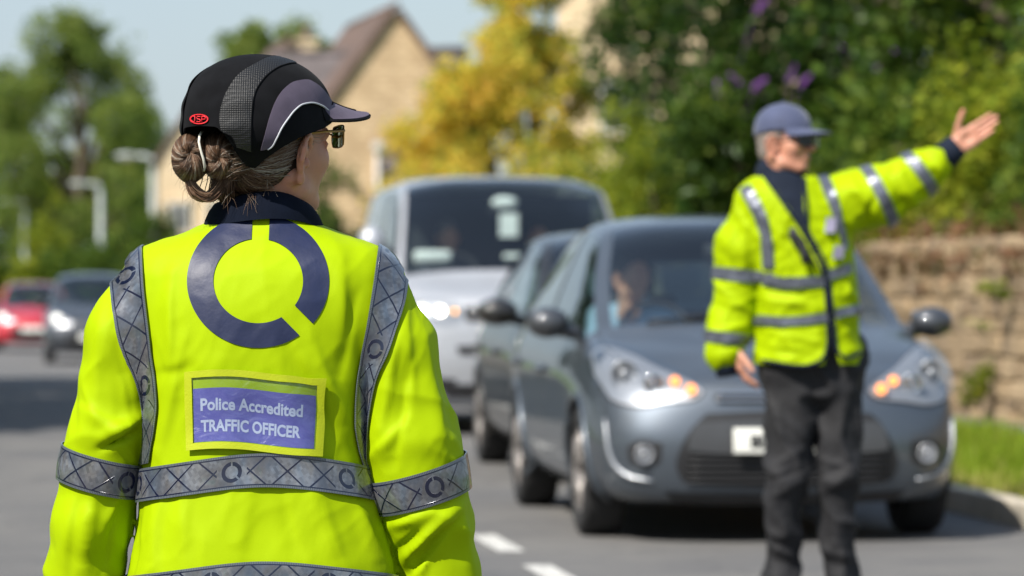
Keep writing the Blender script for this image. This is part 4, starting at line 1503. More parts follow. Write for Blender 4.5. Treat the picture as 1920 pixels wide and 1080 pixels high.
    # ---- the big ring printed on the back, in two pieces
    def ring_piece(a_start, a_end, slot_start, slot_end):
        n, m = 90, 9
        V2 = []
        cxp, cyp = 484.0, 527.0
        for i in range(n + 1):
            for j in range(m):
                r = 0.632 + (1 - 0.632) * j / (m - 1)
                a0 = a_start + slot_start / r
                a1 = a_end - slot_end / r
                a = a0 + (a1 - a0) * i / n
                q = surf(jb, cxp + 133.0 * r * math.sin(a), cyp - 125.0 * r * math.cos(a), 0.0011)
                V2.append(q)
        o = mesh_obj('ring_emblem', [tuple(q) for q in V2], grid_faces(n + 1, m), navy_print, jacket)
        solidify(o, 0.0005, 0.0)
    top_c = 0.045
    ring_piece(top_c, R(137), 0.121, 0.130)
    ring_piece(R(137), R(360) + top_c, 0.130, 0.121)

    # ---- badge pocket with its card and clear window
    q4 = [(348, 697), (610, 709), (602, 856), (352, 845)]
    def quad_px(s, t):
        """s across, t down, bowed as the pocket hangs"""
        a, b, c2, d = [np.array(k, float) for k in q4]
        p = (a * (1 - s) + b * s) * (1 - t) + (d * (1 - s) + c2 * s) * t
        bow = -6.5 * math.sin(math.pi * s) * (1.0 - 0.15 * t) - 3.0 * math.sin(2 * math.pi * s)
        return p[0], p[1] + bow
    def patch(name, s0, s1, t0, t1, mat, off, parent, n=40, m=24, thick=0.0012):
        P2 = [tuple(surf(jb_s, *quad_px(s0 + (s1 - s0) * i / n, t0 + (t1 - t0) * j / m), off)) for i in range(n + 1) for j in range(m + 1)]
        uv = [(i / n, 1 - j / m) for i in range(n + 1) for j in range(m + 1)]
        o = mesh_obj(name, P2, grid_faces(n + 1, m + 1), mat, parent, uvs=uv)
        if thick: solidify(o, thick, 0.0)
        return o
    Vs = lap(V, F, 10, 0.5)                     # the pocket bridges the small folds
    jb_s = bvh_of(Vs, F)
    bind = simple('yellow binding tape', (0.375, 0.435, 0.0), 0.6, var=0.05, vscale=30, bscale=260, bstr=0.4, bdist=0.0012)
    pocket = patch('badge_pocket', 0.02, 0.98, 0.03, 0.97, hivis_mat('pocket cloth', (0.26, 0.40, 0.012), 0.1), 0.0040, jacket)
    for (s0, s1, t0, t1, a, b) in ((0.0, 1.0, 0.0, 0.085, 40, 4), (0.0, 1.0, 0.915, 1.0, 40, 4), (0.0, 0.052, 0.086, 0.914, 4, 24), (0.945, 1.0, 0.086, 0.914, 4, 24)):
        patch('pocket_binding', s0, s1, t0, t1, bind, 0.0064, pocket, a, b, 0.0010)
    m, nt, p = new_mat('badge card print')
    vv = coords(nt, 'UV')
    nn = noise_tex(nt, vv, 5.0, 4, 0.6, 1.2)
    nt.links.new(ramp(nt, nn, [(0.3, (0.060, 0.066, 0.31)), (0.7, (0.10, 0.105, 0.38))]), p.inputs['Base Color'])
    set_in(p, 'Roughness', 0.5)
    card = patch('badge_card', 0.058, 0.935, 0.225, 0.905, m, 0.0046, pocket, thick=0.0003)
    white_print = simple('pale print', (0.36, 0.43, 0.60), 0.5, var=0.06, bstr=0)
    def text_on(body, s0, s1, t_base, t_height, name, mat, off, parent, bold=0.012):
        cu = bpy.data.curves.new(name, 'FONT')
        cu.body = body
        cu.size = 1.0
        cu.offset = bold
        cu.resolution_u = 3
        o = bpy.data.objects.new(name, cu)
        C.objects.link(o)
        dg = bpy.context.evaluated_depsgraph_get()
        me = o.evaluated_get(dg).to_mesh()
        co = np.zeros(len(me.vertices) * 3); me.vertices.foreach_get('co', co)
        co = co.reshape(-1, 3)
        fs = [tuple(q.vertices) for q in me.polygons]
        o.evaluated_get(dg).to_mesh_clear()
        bpy.data.objects.remove(o); bpy.data.curves.remove(cu)
        x0, x1 = co[:, 0].min(), co[:, 0].max()
        capH = 0.73
        return co, fs, x0, x1, capH
    def print_text(body, s0, s1, tb_, th, bold):
        co, fs, x0, x1, cH = text_on(body, 0, 1, 0, 0, 'lettering', white_print, 0, pocket, bold)
        ob = None
        V3 = []; F3 = []
        for k, (sh, of) in enumerate(((0.0, 0.00500),)):
            n0 = len(V3)
            for c in co:
                s = s0 + (s1 - s0) * (c[0] - x0) / (x1 - x0) + sh
                t = tb_ - th * c[1] / cH
                V3.append(tuple(surf(jb_s, *quad_px(s, t), of)))
            F3 += [tuple(i + n0 for i in q) for q in fs]
        mesh_obj('lettering', V3, F3, white_print, card, smooth=False)
    print_text('Police Accredited', 0.108, 0.845, 0.505, 0.155, 0.030)
    print_text('TRAFFIC OFFICER', 0.108, 0.838, 0.775, 0.150, 0.034)
    m = glass_mat('clear pocket film', (0.99, 0.99, 1.0), 0.30, 2.6, 1.45)
    nt = m.node_tree
    gl = [q for q in nt.nodes if q.type == 'BSDF_GLOSSY'][0]
    nb = noise_tex(nt, coords(nt), 22.0, 3, 0.5, 1.5)
    nt.links.new(bump(nt, nb, 0.6, 0.012), gl.inputs['Normal'])
    patch('pocket_window', 0.053, 0.944, 0.087, 0.913, m, 0.0058, pocket, thick=0)

    # ---- collar
    rows = []
    n = 72
    for i in range(n + 1):
        al = 2 * math.pi * i / n
        sx, cyy = math.sin(al), -math.cos(al)     # al 0 is the nape
        back = max(0.0, math.cos(al))
        bk = back ** 0.75
        prof = [(0.107, 0.092, 1.250 + 0.018 * bk), (0.104, 0.090, 1.262 + 0.020 * bk), (0.098, 0.086, 1.274 + 0.026 * bk), (0.090, 0.080, 1.283 + 0.031 * bk),
                (0.083, 0.074, 1.284 + 0.033 * bk), (0.078, 0.069, 1.276 + 0.030 * bk), (0.074, 0.064, 1.255)]
        wv = 1 + 0.012 * math.sin(al * 5 + 1) 
        rows.append([Vector((-0.437 + sx * a * wv, YC + 0.012 + cyy * b * wv, z + 0.003 * math.sin(al * 3 + 0.5))) for a, b, z in prof])
    mesh_obj('collar', [tuple(q) for r in rows for q in r], grid_faces(n + 1, 7), navy_cloth, jacket)

    # ---- body under the clothes
    yaw = R(43)
    fwd = Vector((math.sin(yaw), math.cos(yaw), 0.0))
    HM = frame((-0.416, YC + 0.012, 1.404), fwd + Vector((0, 0, -0.03)))
    vh = Vox((-0.60, YC - 0.2, 1.16), (-0.22, YC + 0.22, 1.55), 0.0026)
    add_head(vh, HM, 1.0, 1.10, neck=False)
    L = lambda x, y, z: HM @ Vector((x, y, z))
    vh.cap(L(0, -0.015, -0.05), (-0.437, YC + 0.02, 1.20), 0.054, 0.060, 0.03)
    vh.cap(L(0.052, -0.018, -0.06), (-0.415, YC + 0.06, 1.215), 0.012, 0.012, 0.025)
    vh.cap(L(-0.052, -0.018, -0.06), (-0.46, YC + 0.075, 1.215), 0.012, 0.012, 0.025)
    J = dict(sl=(-0.61, YC, 1.15), sr=(-0.27, YC, 1.15), el=(-0.705, YC, 0.90), er=(-0.182, YC, 0.88), wl=(-0.762, YC + 0.05, 0.60), wr=(-0.118, YC + 0.05, 0.60),
             hl=(-0.53, YC, 0.74), hr=(-0.35, YC, 0.74), kl=(-0.545, YC - 0.01, 0.41), kr=(-0.335, YC - 0.01, 0.41), al=(-0.55, YC + 0.02, 0.075), ar=(-0.33, YC + 0.02, 0.075), neck=(-0.437, YC + 0.015, 1.24))
    vb = Vox((-0.88, YC - 0.22, 0.0), (0.0, YC + 0.30, 1.28), 0.011)
    add_limbs(vb, J)
    add_foot(vb, J['al'], (-0.15, 1, 0)); add_foot(vb, J['ar'], (0.15, 1, 0))
    hands = []
    for q, rt in (('l', False), ('r', True)):
        w = Vector(J['w' + q])
        vv = Vox(w - Vector((0.10, 0.10, 0.24)), w + Vector((0.10, 0.14, 0.07)), 0.0036)
        add_hand(vv, w - Vector((0, 0, 0.01)), (0, 0.15, -1), (1 if q == 'l' else -1, 0.1, 0), 0.92, rt, (0.25, 0.32, 0.36, 0.4), 0.03, 0.55)
        hands.append(vv.mesh(1))
    BV, BF = join_meshes([vh.mesh(1), vb.mesh(2)] + hands)
    mesh_obj('body', BV, BF, skin, root)
    vtr = Vox((-0.80, YC - 0.25, 0.05), (-0.08, YC + 0.28, 0.86), 0.011)
    add_limbs(vtr, J, 0.022, arms=False, torso=False)
    vtr.cap((-0.51, YC, 0.76), (-0.38, YC, 0.76), 0.098, 0.098, 0.05)
    vtr.fn(lambda x, y, z: 0.06 - z + 0 * x + 0 * y, (-0.80, YC - 0.25, 0.05), (-0.08, YC + 0.28, 0.12), 0, 'sub')
    TV, TF = vtr.mesh(2)
    TV = wobble(TV, normals(TV, TF), 0.008, 13.0, 5)
    mesh_obj('trousers', TV, TF, black_cloth, root)
    boot = simple('black boot leather', (0.012, 0.012, 0.012), 0.4)
    for q, d in (('l', -0.15), ('r', 0.15)):
        a = Vector(J['a' + q])
        vb2 = Vox(a - Vector((0.14, 0.18, 0.10)), a + Vector((0.14, 0.30, 0.08)), 0.008)
        add_foot(vb2, a, (d, 1, 0), 0.012)
        vb2.fn(lambda x, y, z: z + 0 * x + 0 * y, a - Vector((0.14, 0.18, 0.10)), a + Vector((0.14, 0.30, -0.04)), 0, 'sub')
        SV, SF = vb2.mesh(1)
        mesh_obj('boot', SV, SF, boot, root)

    # ---- cap
    black_cap = simple('black cap cloth', (0.0055, 0.0057, 0.0068), 0.95, var=0.25, vscale=30, bscale=900, bstr=0.35, bdist=0.0008, sheen=0.02, spec=0.1)
    grey_cap = simple('mauve grey cap cloth', (0.092, 0.075, 0.108), 0.8, var=0.12, vscale=40, bscale=1000, bstr=0.5, bdist=0.0008, sheen=0.03, spec=0.2)
    pipe = simple('pale piping', (0.42, 0.43, 0.46), 0.5, bstr=0)
    m, nt, p = new_mat('black net cloth')
    vo = nt.nodes.new('ShaderNodeTexVoronoi'); vo.inputs['Scale'].default_value = 260.0; vo.inputs['Randomness'].default_value = 0.12
    nt.links.new(coords(nt), vo.inputs['Vector'])
    hole = math_node(nt, 'LESS_THAN', vo.outputs['Distance'], 0.40)
    nt.links.new(mix_col(nt, hole, (0.0050, 0.0054, 0.0066), (0.0008, 0.0008, 0.001)), p.inputs['Base Color'])
    set_in(p, 'Roughness', 0.6)
    nt.links.new(bump(nt, math_node(nt, 'MULTIPLY', vo.outputs['Distance'], 1.0), 0.8, 0.002), p.inputs['Normal'])
    net = m
    rim_phi = [0, 40, 70, 90, 105, 120, 130, 141, 150, 160, 180]
    rim_z = [0.058, 0.046, 0.024, 0.008, -0.012, -0.036, -0.049, -0.046, -0.005, 0.018, 0.020]
    ztop, z0, yc, ar, af = 0.1545, 0.020, -0.042, 0.115, 0.148
    def cap_pt(phi, z, off=0.0):
        zn = min(1.0, max(0.0, (z - z0) / (ztop - z0)))
        g = max(0.0, 1 - zn ** 2.7) ** 0.5
        if z < z0: g = 1 - 0.9 * ((z0 - z) / 0.1) ** 2
        # six shallow panels and a wrinkle or two in the cloth
        g *= 1 + 0.004 * math.sin(phi * 3 + 0.4) + 0.010 * math.sin(z * 150 + 2.2 * math.sin(phi * 2 + 0.6)) * max(0, -math.cos(phi)) * (0.5 + 0.5 * math.sin(phi * 3.1)) + 0.012 * mnoise.noise(Vector((math.sin(phi) * 2.4, math.cos(phi) * 2.4, z * 22))) 
        return Vector(((ar + off) * math.sin(phi) * g, yc + (af + off) * math.cos(phi) * g, z))
    nphi, nz = 128, 40
    CV = []; CF = []
    for i in range(nphi):
        ph = 2 * math.pi * i / nphi
        dg = math.degrees(ph); dg = dg if dg <= 180 else 360 - dg
        rz = float(pchip(rim_phi, rim_z, np.array([dg]))[0])
        for j in range(nz + 1):
            t = j / nz
            z = rz + (ztop - rz) * (1 - (1 - t) ** 1.8)
            CV.append(HM @ cap_pt(ph, z))
    CF = grid_faces(nphi, nz + 1, True)
    cap = mesh_obj('cap', [tuple(q) for q in CV], CF, black_cap, root)
    md = solidify(cap, 0.003, -1.0)
    cb = bvh_of([tuple(q) for q in CV], CF)
    HI = HM.inverted()
    def mirror(P2):
        out = []
        for q in P2:
            l = HI @ Vector(q)
            out.append(tuple(HM @ Vector((-l.x, l.y, l.z))))
        return out
    Zc = lambda z: (300 + z[0] / 3.176, 80 + z[1] / 3.176)
    def strip(name, e0, e1, mat, off, n=40, m_=8, both=True, parent=cap):
        A = curve_pts([Zc(q) for q in e0], n); B = curve_pts([Zc(q) for q in e1], n)
        rows = fill_rows([[surf(cb, *(A[i] * (1 - j / m_) + B[i] * j / m_), off) for j in range(m_ + 1)] for i in range(n)])
        P2 = [tuple(q) for r in rows for q in r]
        f = grid_faces(len(rows), m_ + 1)
        for w in ((P2, mirror(P2)) if both else (P2,)):
            o = mesh_obj(name, w, f, mat, parent)
            solidify(o, 0.0012, 0.0)
        return rows
    up = [(1018, 348), (985, 300), (930, 248), (872, 222), (800, 232), (740, 272), (690, 342), (652, 440), (622, 550), (598, 640)]
    dn = [(1006, 412), (960, 377), (900, 359), (850, 367), (800, 402), (760, 452), (720, 512), (690, 572), (662, 618), (640, 632)]
    strip('side_panel', up, dn, grey_cap, 0.0016)
    A = curve_pts([Zc(q) for q in dn], 60)
    pp = [surf(cb, a[0], a[1], 0.0022) for a in A]
    pp = [q for q in pp if q is not None]
    for w in ([tuple(q) for q in pp], mirror(pp)):
        MB().tube(w, 0.0016, 6).build('piping', pipe, cap, world=True)
    nl = [(845, 100), (760, 78), (660, 84), (560, 128), (465, 190), (415, 255), (375, 340), (352, 440), (362, 520), (430, 560), (455, 620)]
    nr = [(865, 128), (800, 122), (730, 136), (655, 178), (605, 228), (570, 285), (552, 350), (544, 430), (541, 520), (541, 590), (545, 650)]
    strip('mesh_panel', nl, nr, net, 0.0012)
    # seam lines beside the net
    for e in (nl, nr):
        A = curve_pts([Zc(q) for q in e], 40)
        sp2 = [surf(cb, a[0], a[1], 0.0012) for a in A]
        sp2 = [q for q in sp2 if q is not None]
        for w in ([tuple(q) for q in sp2], mirror(sp2)):
            MB().tube(w, 0.0011, 5).build('seam', black_cap, cap, world=True)
    # brim: a curved peak with a grey upper and black edge
    def brim_pt(ph, t, lift=0.0):
        e = cap_pt(ph, 0.063)
        e.z -= 1.7 * e.x ** 2
        ext = 0.094 * (math.cos(ph * 1.28) ** 0.65 if abs(ph * 1.28) < math.pi / 2 else 0.0)
        d = Vector((math.sin(ph) * 0.38, 1.0, 0)).normalized()
        q = e + d * ext * t
        q.z += 0.014 * (1 - t) ** 2.0 + 0.002 * t - 0.8 * q.x ** 2 * t + lift
        return HM @ q
    def brim_patch(name, p0, p1, t0, t1, lift, mat, parent, n=44, m_=14, thick=0.004):
        P2 = [tuple(brim_pt(p0 + (p1 - p0) * i / n, t0 + (t1 - t0) * j / m_, lift)) for i in range(n + 1) for j in range(m_ + 1)]
        o = mesh_obj(name, P2, grid_faces(n + 1, m_ + 1), mat, parent)
        solidify(o, thick, 0.0)
        return o
    brim = brim_patch('visor', -R(69), R(69), 0.0, 1.0, 0.0, black_cap, cap)
    brim_patch('visor_cover', -R(66), R(66), 0.0, 0.96, 0.0035, grey_cap, brim, thick=0.002)
    brim_patch('visor_inset', -R(26), R(26), 0.0, 0.62, 0.0055, black_cap, brim, thick=0.0016)
    # embroidered badge on the back of the cap
    red = simple('red embroidery', (0.62, 0.012, 0.022), 0.6, var=0.2, vscale=300, bscale=900, bstr=0.6, bdist=0.001)
    oval = []
    for i in range(49):
        a = 2 * math.pi * i / 48
        for r in (1.0, 0.86):
            oval.append(tuple(surf(cb, 374.5 + 17.2 * r * math.cos(a), 223.3 + (9.6 if r == 1 else 7.9) * math.sin(a) - 0.0 * math.cos(a), 0.0016)))
    badge = mesh_obj('cap_badge', oval, grid_faces(49, 2), red, cap)
    solidify(badge, 0.0012, 0.0)
    glyphs = [(361.0, [(0.0, .22), (.2, .02), (.6, 0), (.85, .2), (.85, 1.0), (.35, 1.0)]), (370.2, [(1, .95), (.25, 1), (0, .78), (.2, .54), (.8, .46), (1, .24), (.8, 0), (0, .05)]), (379.6, [(0, 0), (0, .5), (0, 1), (.75, 1), (1, .76), (.8, .48), (.05, .46)])]
    for gx0, gp in glyphs:
        pts = [surf(cb, gx0 + 7.0 * a_, 228.6 - 10.4 * b_, 0.0018) for a_, b_ in gp]
        MB().tube(pts, 0.0011, 6).build('badge_lettering', red, badge, world=True)

    # ---- sunglasses
    gold = simple('bronze spectacle frame', (0.30, 0.17, 0.035), 0.3, 0.6, bstr=0)
    m, nt, p = new_mat('mirrored lens')
    p.inputs['Base Color'].default_value = (0.80, 0.76, 0.62, 1)
    set_in(p, 'Metallic', 1.0); set_in(p, 'Roughness', 0.04)
    HL = lambda x, y, z: HM @ Vector((x, y, z))
    gs = MB().tube([HL(-0.016, 0.130, 0.020), HL(0, 0.128, 0.026), HL(0.016, 0.130, 0.020)], 0.0018, 6).build('sunglasses', gold, root, world=True)
    for g in (-1, 1):
        MB().tube([HL(g * 0.071, 0.098, 0.027), HL(g * 0.078, 0.045, 0.022), HL(g * 0.080, -0.012, 0.014), HL(g * 0.078, -0.030, -0.002)], [0.0028, 0.0024, 0.002, 0.002], 8).build('temple', gold, gs, world=True)
    def lens_pt(g, a, b):
        """wrapped lens: a across (0 nose .. 1 temple), b up"""
        an = R(8) + a * R(33)
        return HL(g * (math.sin(an) * 0.108), 0.016 + math.cos(an) * 0.108, 0.001 + b * 0.037 - 0.004 * (1 - a) * (1 - b))
    for g in (-1, 1):
        P2 = []; n2, m2 = 16, 12
        edge = []
        for i in range(n2 + 1):
            for j in range(m2 + 1):
                a, b = i / n2 * 2 - 1, j / m2 * 2 - 1
                # square to rounded rectangle
                q = 0.55
                aa = a * math.sqrt(1 - q * b * b / 2); bb = b * math.sqrt(1 - q * a * a / 2)
                P2.append(tuple(lens_pt(g, aa / 2 + 0.5, bb / 2 + 0.5)))
                if i in (0, n2) or j in (0, m2): edge.append((i, j))
        lens = mesh_obj('lens', P2, grid_faces(n2 + 1, m2 + 1), m, gs)
        solidify(lens, 0.0016, 0.0)
        loop = [(i, 0) for i in range(n2 + 1)] + [(n2, j) for j in range(1, m2 + 1)] + [(i, m2) for i in range(n2 - 1, -1, -1)] + [(0, j) for j in range(m2 - 1, -1, -1)]
        MB().tube([P2[i * (m2 + 1) + j] for i, j in loop], 0.0014, 6, False).build('rim', gold, gs, world=True)

    # ---- hair
    m, nt, p = new_mat('brown grey hair')
    at_ = nt.nodes.new('ShaderNodeAttribute'); at_.attribute_name = 'tint'
    hc = ramp(nt, at_.outputs['Fac'], [(0.0, (0.034, 0.017, 0.009)), (0.35, (0.110, 0.058, 0.033)), (0.62, (0.215, 0.135, 0.085)), (0.82, (0.29, 0.25, 0.20)), (1.0, (0.46, 0.43, 0.37))])
    nt.links.new(hc, p.inputs['Base Color'])
    set_in(p, 'Roughness', 0.45); set_in(p, 'Specular IOR Level', 0.35)
    set_in(p, 'Anisotropic', 0.6)
    hair_m = m
    dark_hair = simple('hair underlayer', (0.016, 0.009, 0.006), 0.6, bstr=0)
    SV = []; SF = []; ST = []
    def strand(pts, rad, tint, n=4, segs=16):
        P2 = curve_pts([tuple(q) for q in pts], segs)
        mb2 = MB().tube([Vector(q) for q in P2], [rad * (0.6 + 0.4 * math.sin(math.pi * min(1, 0.15 + i / segs))) for i in range(segs)], n, False)
        k = len(SV)
        SV.extend(mb2.v); SF.extend([tuple(i + k for i in q) for q in mb2.f]); ST.extend([tint] * len(mb2.f))
    rnd = random.Random(11)
    bunc = Vector((0.012, -0.160, -0.036))
    skull = lambda x, y, z, o=0.0: Vector((x, y, z))
    def on_skull(d, o):
        """point of the hair surface in direction d from the middle of the skull"""
        c0 = Vector((0, -0.022, -0.012))
        rr = Vector((0.079, 0.092, 0.088))
        s = 1 / math.sqrt((d.x / rr.x) ** 2 + (d.y / rr.y) ** 2 + (d.z / rr.z) ** 2)
        return c0 + d * (s + o)
    for g in (1, -1):
        for i in range(1000):
            t = rnd.random()
            # hairline: temple, above and behind the ear, down to the nape
            hl = [(0.080, 0.040, 0.010), (0.083, 0.010, 0.016), (0.083, -0.018, 0.010), (0.080, -0.034, -0.020), (0.072, -0.040, -0.050), (0.052, -0.052, -0.078), (0.022, -0.066, -0.092), (0.0, -0.070, -0.094)]
            f = t * (len(hl) - 1); k0 = min(int(f), len(hl) - 2); u = f - k0
            st = Vector(hl[k0]).lerp(Vector(hl[k0 + 1]), u)
            st = st + Vector((0, rnd.gauss(0, 0.006), rnd.gauss(0, 0.005)))
            # some strands begin under the cap
            if rnd.random() < 0.45:
                st = st + Vector((0, -0.01 - 0.02 * rnd.random(), 0.02 + 0.03 * rnd.random()))
            c0 = Vector((0, -0.022, -0.012))
            d0 = (st - c0).normalized()
            en = bunc + Vector((rnd.gauss(0, 0.012), 0.030 + rnd.gauss(0, 0.006), rnd.gauss(0, 0.014)))
            d1 = (en - c0).normalized()
            o = rnd.uniform(-0.001, 0.005)
            pts = []
            sag = rnd.gauss(0, 0.003)
            for q in range(7):
                w = q / 6
                d = d0.slerp(d1, w * 0.93)
                pp_ = on_skull(d, o * math.sin(math.pi * min(1, w + 0.15)))
                pp_.z -= (0.006 + sag) * math.sin(math.pi * w)
                pp_.x *= g
                if q == 6: pp_ = Vector((en.x - 0.03 if g < 0 else en.x, en.y, en.z))
                pts.append(HM @ pp_)
            grey = 0.50 + 0.16 * math.sin(t * 60 + 3 * math.sin(t * 17)) + 0.24 * max(0, 1 - t * 1.6) + rnd.gauss(0, 0.17) - (0.2 if t > 0.75 else 0)
            strand(pts, 0.00042, min(0.95, max(0.02, grey)), segs=12)
    # the bun: two rolled lobes either side of the elastic, drawn about its axis
    bc = at(383, 292, YC - 0.07)
    def P3(px, py, dy):
        q = at(px, py, bc.y + dy)
        return q
    lobes = [((357, 296), (-1), 36, 47), ((410, 292), (1), 33, 46)]
    for (cxp, cyp), g, rx, ry in lobes:
        for i in range(2200):
            # each strand leaves the elastic at the middle, arches outward over the roll and tucks into its eye
            a = rnd.uniform(-math.pi, math.pi)                     # where round the roll it crests
            dep = rnd.uniform(0, 1)
            rr = 0.93 + 0.09 * rnd.random()
            ex, ey = cxp + g * rx * math.cos(a) * rr, cyp - ry * math.sin(a) * rr
            ix, iy = cxp + (-2 if g < 0 else 4) + rnd.gauss(0, 3.5), cyp - (17 if g < 0 else -8) + rnd.gauss(0, 4)
            tw = 0.55
            sx, sy = cxp + g * rx * 0.80 * math.cos(a + tw), cyp - ry * 0.80 * math.sin(a + tw)
            mx, my = (ix + ex) / 2 + g * 2, (iy + ey) / 2
            z1 = -0.040
            def sw(fr_, dy_):
                # strands wind about the eye of the roll as they run outwards
                aa = a + g * 1.15 * (1 - fr_) + 0.12 * math.sin(7 * a)
                qx = cxp + g * rx * math.cos(aa) * rr * fr_; qy = cyp - ry * math.sin(aa) * rr * fr_
                return P3(qx * (0.25 + 0.75 * fr_) + (ix - 0) * (0.75 - 0.75 * fr_), qy * (0.25 + 0.75 * fr_) + iy * (0.75 - 0.75 * fr_), dy_)
            jz = 0.004 * rnd.random() + 0.003 * math.sin(5 * a + g)
            pts = [P3(ix, iy, -0.014), sw(0.25, -0.030 - jz), sw(0.55, z1 - jz), sw(0.80, -0.033 - jz), sw(0.94, -0.018), sw(1.0, -0.002), P3(sx, sy, 0.030)]
            strand(pts, 0.00044, min(0.90, max(0.02, rnd.gauss(0.40, 0.15) + 0.22 * math.sin(13 * a + 2 * math.sin(5 * a)) + 0.12 * math.sin(31 * a))), segs=11, n=3)
    # loop of hair hanging below the bun
    for i in range(230):
        j1, j2, j3 = rnd.gauss(0, 4.0), rnd.uniform(-17, 4), rnd.gauss(0, 0.006)
        pts = [P3(360 + j1, 322 + j2, j3), P3(356 + j1, 345 + j2, j3 - 0.004), P3(366 + j1 * 1.1, 366 + j2 * 0.9, j3 - 0.006), P3(388 + j1, 376 + j2 * 0.8, j3 - 0.004), P3(408 + j1, 362 + j2, j3 + 0.004), P3(420 + j1, 335 + j2, j3 + 0.016)]
        strand(pts, 0.0008, min(0.7, max(0.02, rnd.gauss(0.44, 0.14))), segs=14)
    for i in range(240):
        j1, j2 = rnd.gauss(0, 9.0), rnd.gauss(0, 5.0)
        pts = [P3(418 + j1, 318 + j2, 0.012), P3(414 + j1 * 0.9, 340 + j2, 0.004), P3(412 + j1 * 1.0, 360 + j2, 0.010), P3(425 + j1 * 1.3, 372 + j2, 0.030)]
        strand(pts, 0.0008, min(0.6, max(0.02, rnd.gauss(0.24, 0.13))), segs=10)
    # stray hairs
    for i in range(90):
        x0, y0 = rnd.choice([(352, 335), (345, 320), (430, 360), (500, 330), (470, 365), (335, 270), (350, 345), (365, 360), (400, 250), (330, 290)])
        a, b = rnd.uniform(-1, 1), rnd.uniform(0.2, 1)
        pts = [P3(x0 + rnd.gauss(0, 6), y0 + rnd.gauss(0, 4), 0.0), P3(x0 + a * 10, y0 + b * 18, -0.01), P3(x0 + a * 16 + rnd.gauss(0, 6), y0 + b * 42, -0.012)]
        strand(pts, 0.00022, rnd.uniform(0.4, 0.9), segs=9)
    for i in range(5):
        y0 = rnd.uniform(0.0, 0.02)
        pts = [HM @ Vector((0.079, -0.01 + rnd.gauss(0, 0.01), 0.014)), HM @ Vector((0.084, 0.02 + rnd.gauss(0, 0.006), 0.006 + rnd.gauss(0, 0.006))), HM @ Vector((0.078, 0.046, 0.008 + rnd.gauss(0, 0.008)))]
        strand(pts, 0.0004, rnd.uniform(0.6, 0.95), segs=9)
    hair = mesh_obj('hair', SV, SF, hair_m, root)
    at2 = hair.data.attributes.new('tint', 'FLOAT', 'FACE')
    at2.data.foreach_set('value', ST)
    hv2 = Vox((-0.66, YC - 0.20, 1.25), (-0.28, YC + 0.20, 1.50), 0.004)
    hv2.ell(HM @ Vector((0, -0.030, -0.010)), (0.077, 0.082, 0.083), 0.01, HM.to_3x3())
    hv2.ell(P3(357, 292, 0.010), (0.030, 0.035, 0.038), 0.004)
    hv2.ell(P3(410, 294, 0.008), (0.027, 0.035, 0.038), 0.004)
    hv2.cap(P3(416, 325, 0.03), P3(424, 362, 0.035), 0.016, 0.018, 0.01)
    # keep the face and ears free
    Rt = HM.to_3x3()
    hv2.fn(lambda x, y, z: ((x - HM.translation.x) * Rt[0][1] + (y - HM.translation.y) * Rt[1][1] + (z - HM.translation.z) * 0.45 + 0.020) * -1, (-0.66, YC - 0.20, 1.25), (-0.28, YC + 0.20, 1.50), 0.004, 'sub')
    UV_, UF = hv2.mesh(1)
    mesh_obj('hair_underlayer', UV_, UF, dark_hair, hair)
    band = simple('cream elastic', (0.62, 0.60, 0.52), 0.6, bscale=600, bstr=0.4, bdist=0.001)
    MB().tube([P3(378.5, 246, -0.020), P3(374.5, 254, -0.036), P3(373, 266, -0.041), P3(376, 281, -0.042), P3(381.5, 298, -0.041), P3(384, 312, -0.036), P3(382.5, 319, -0.022), P3(381, 321, 0.01)], 0.0024, 8).build('hair_elastic', band, hair, world=True)
    return root

near_officer()
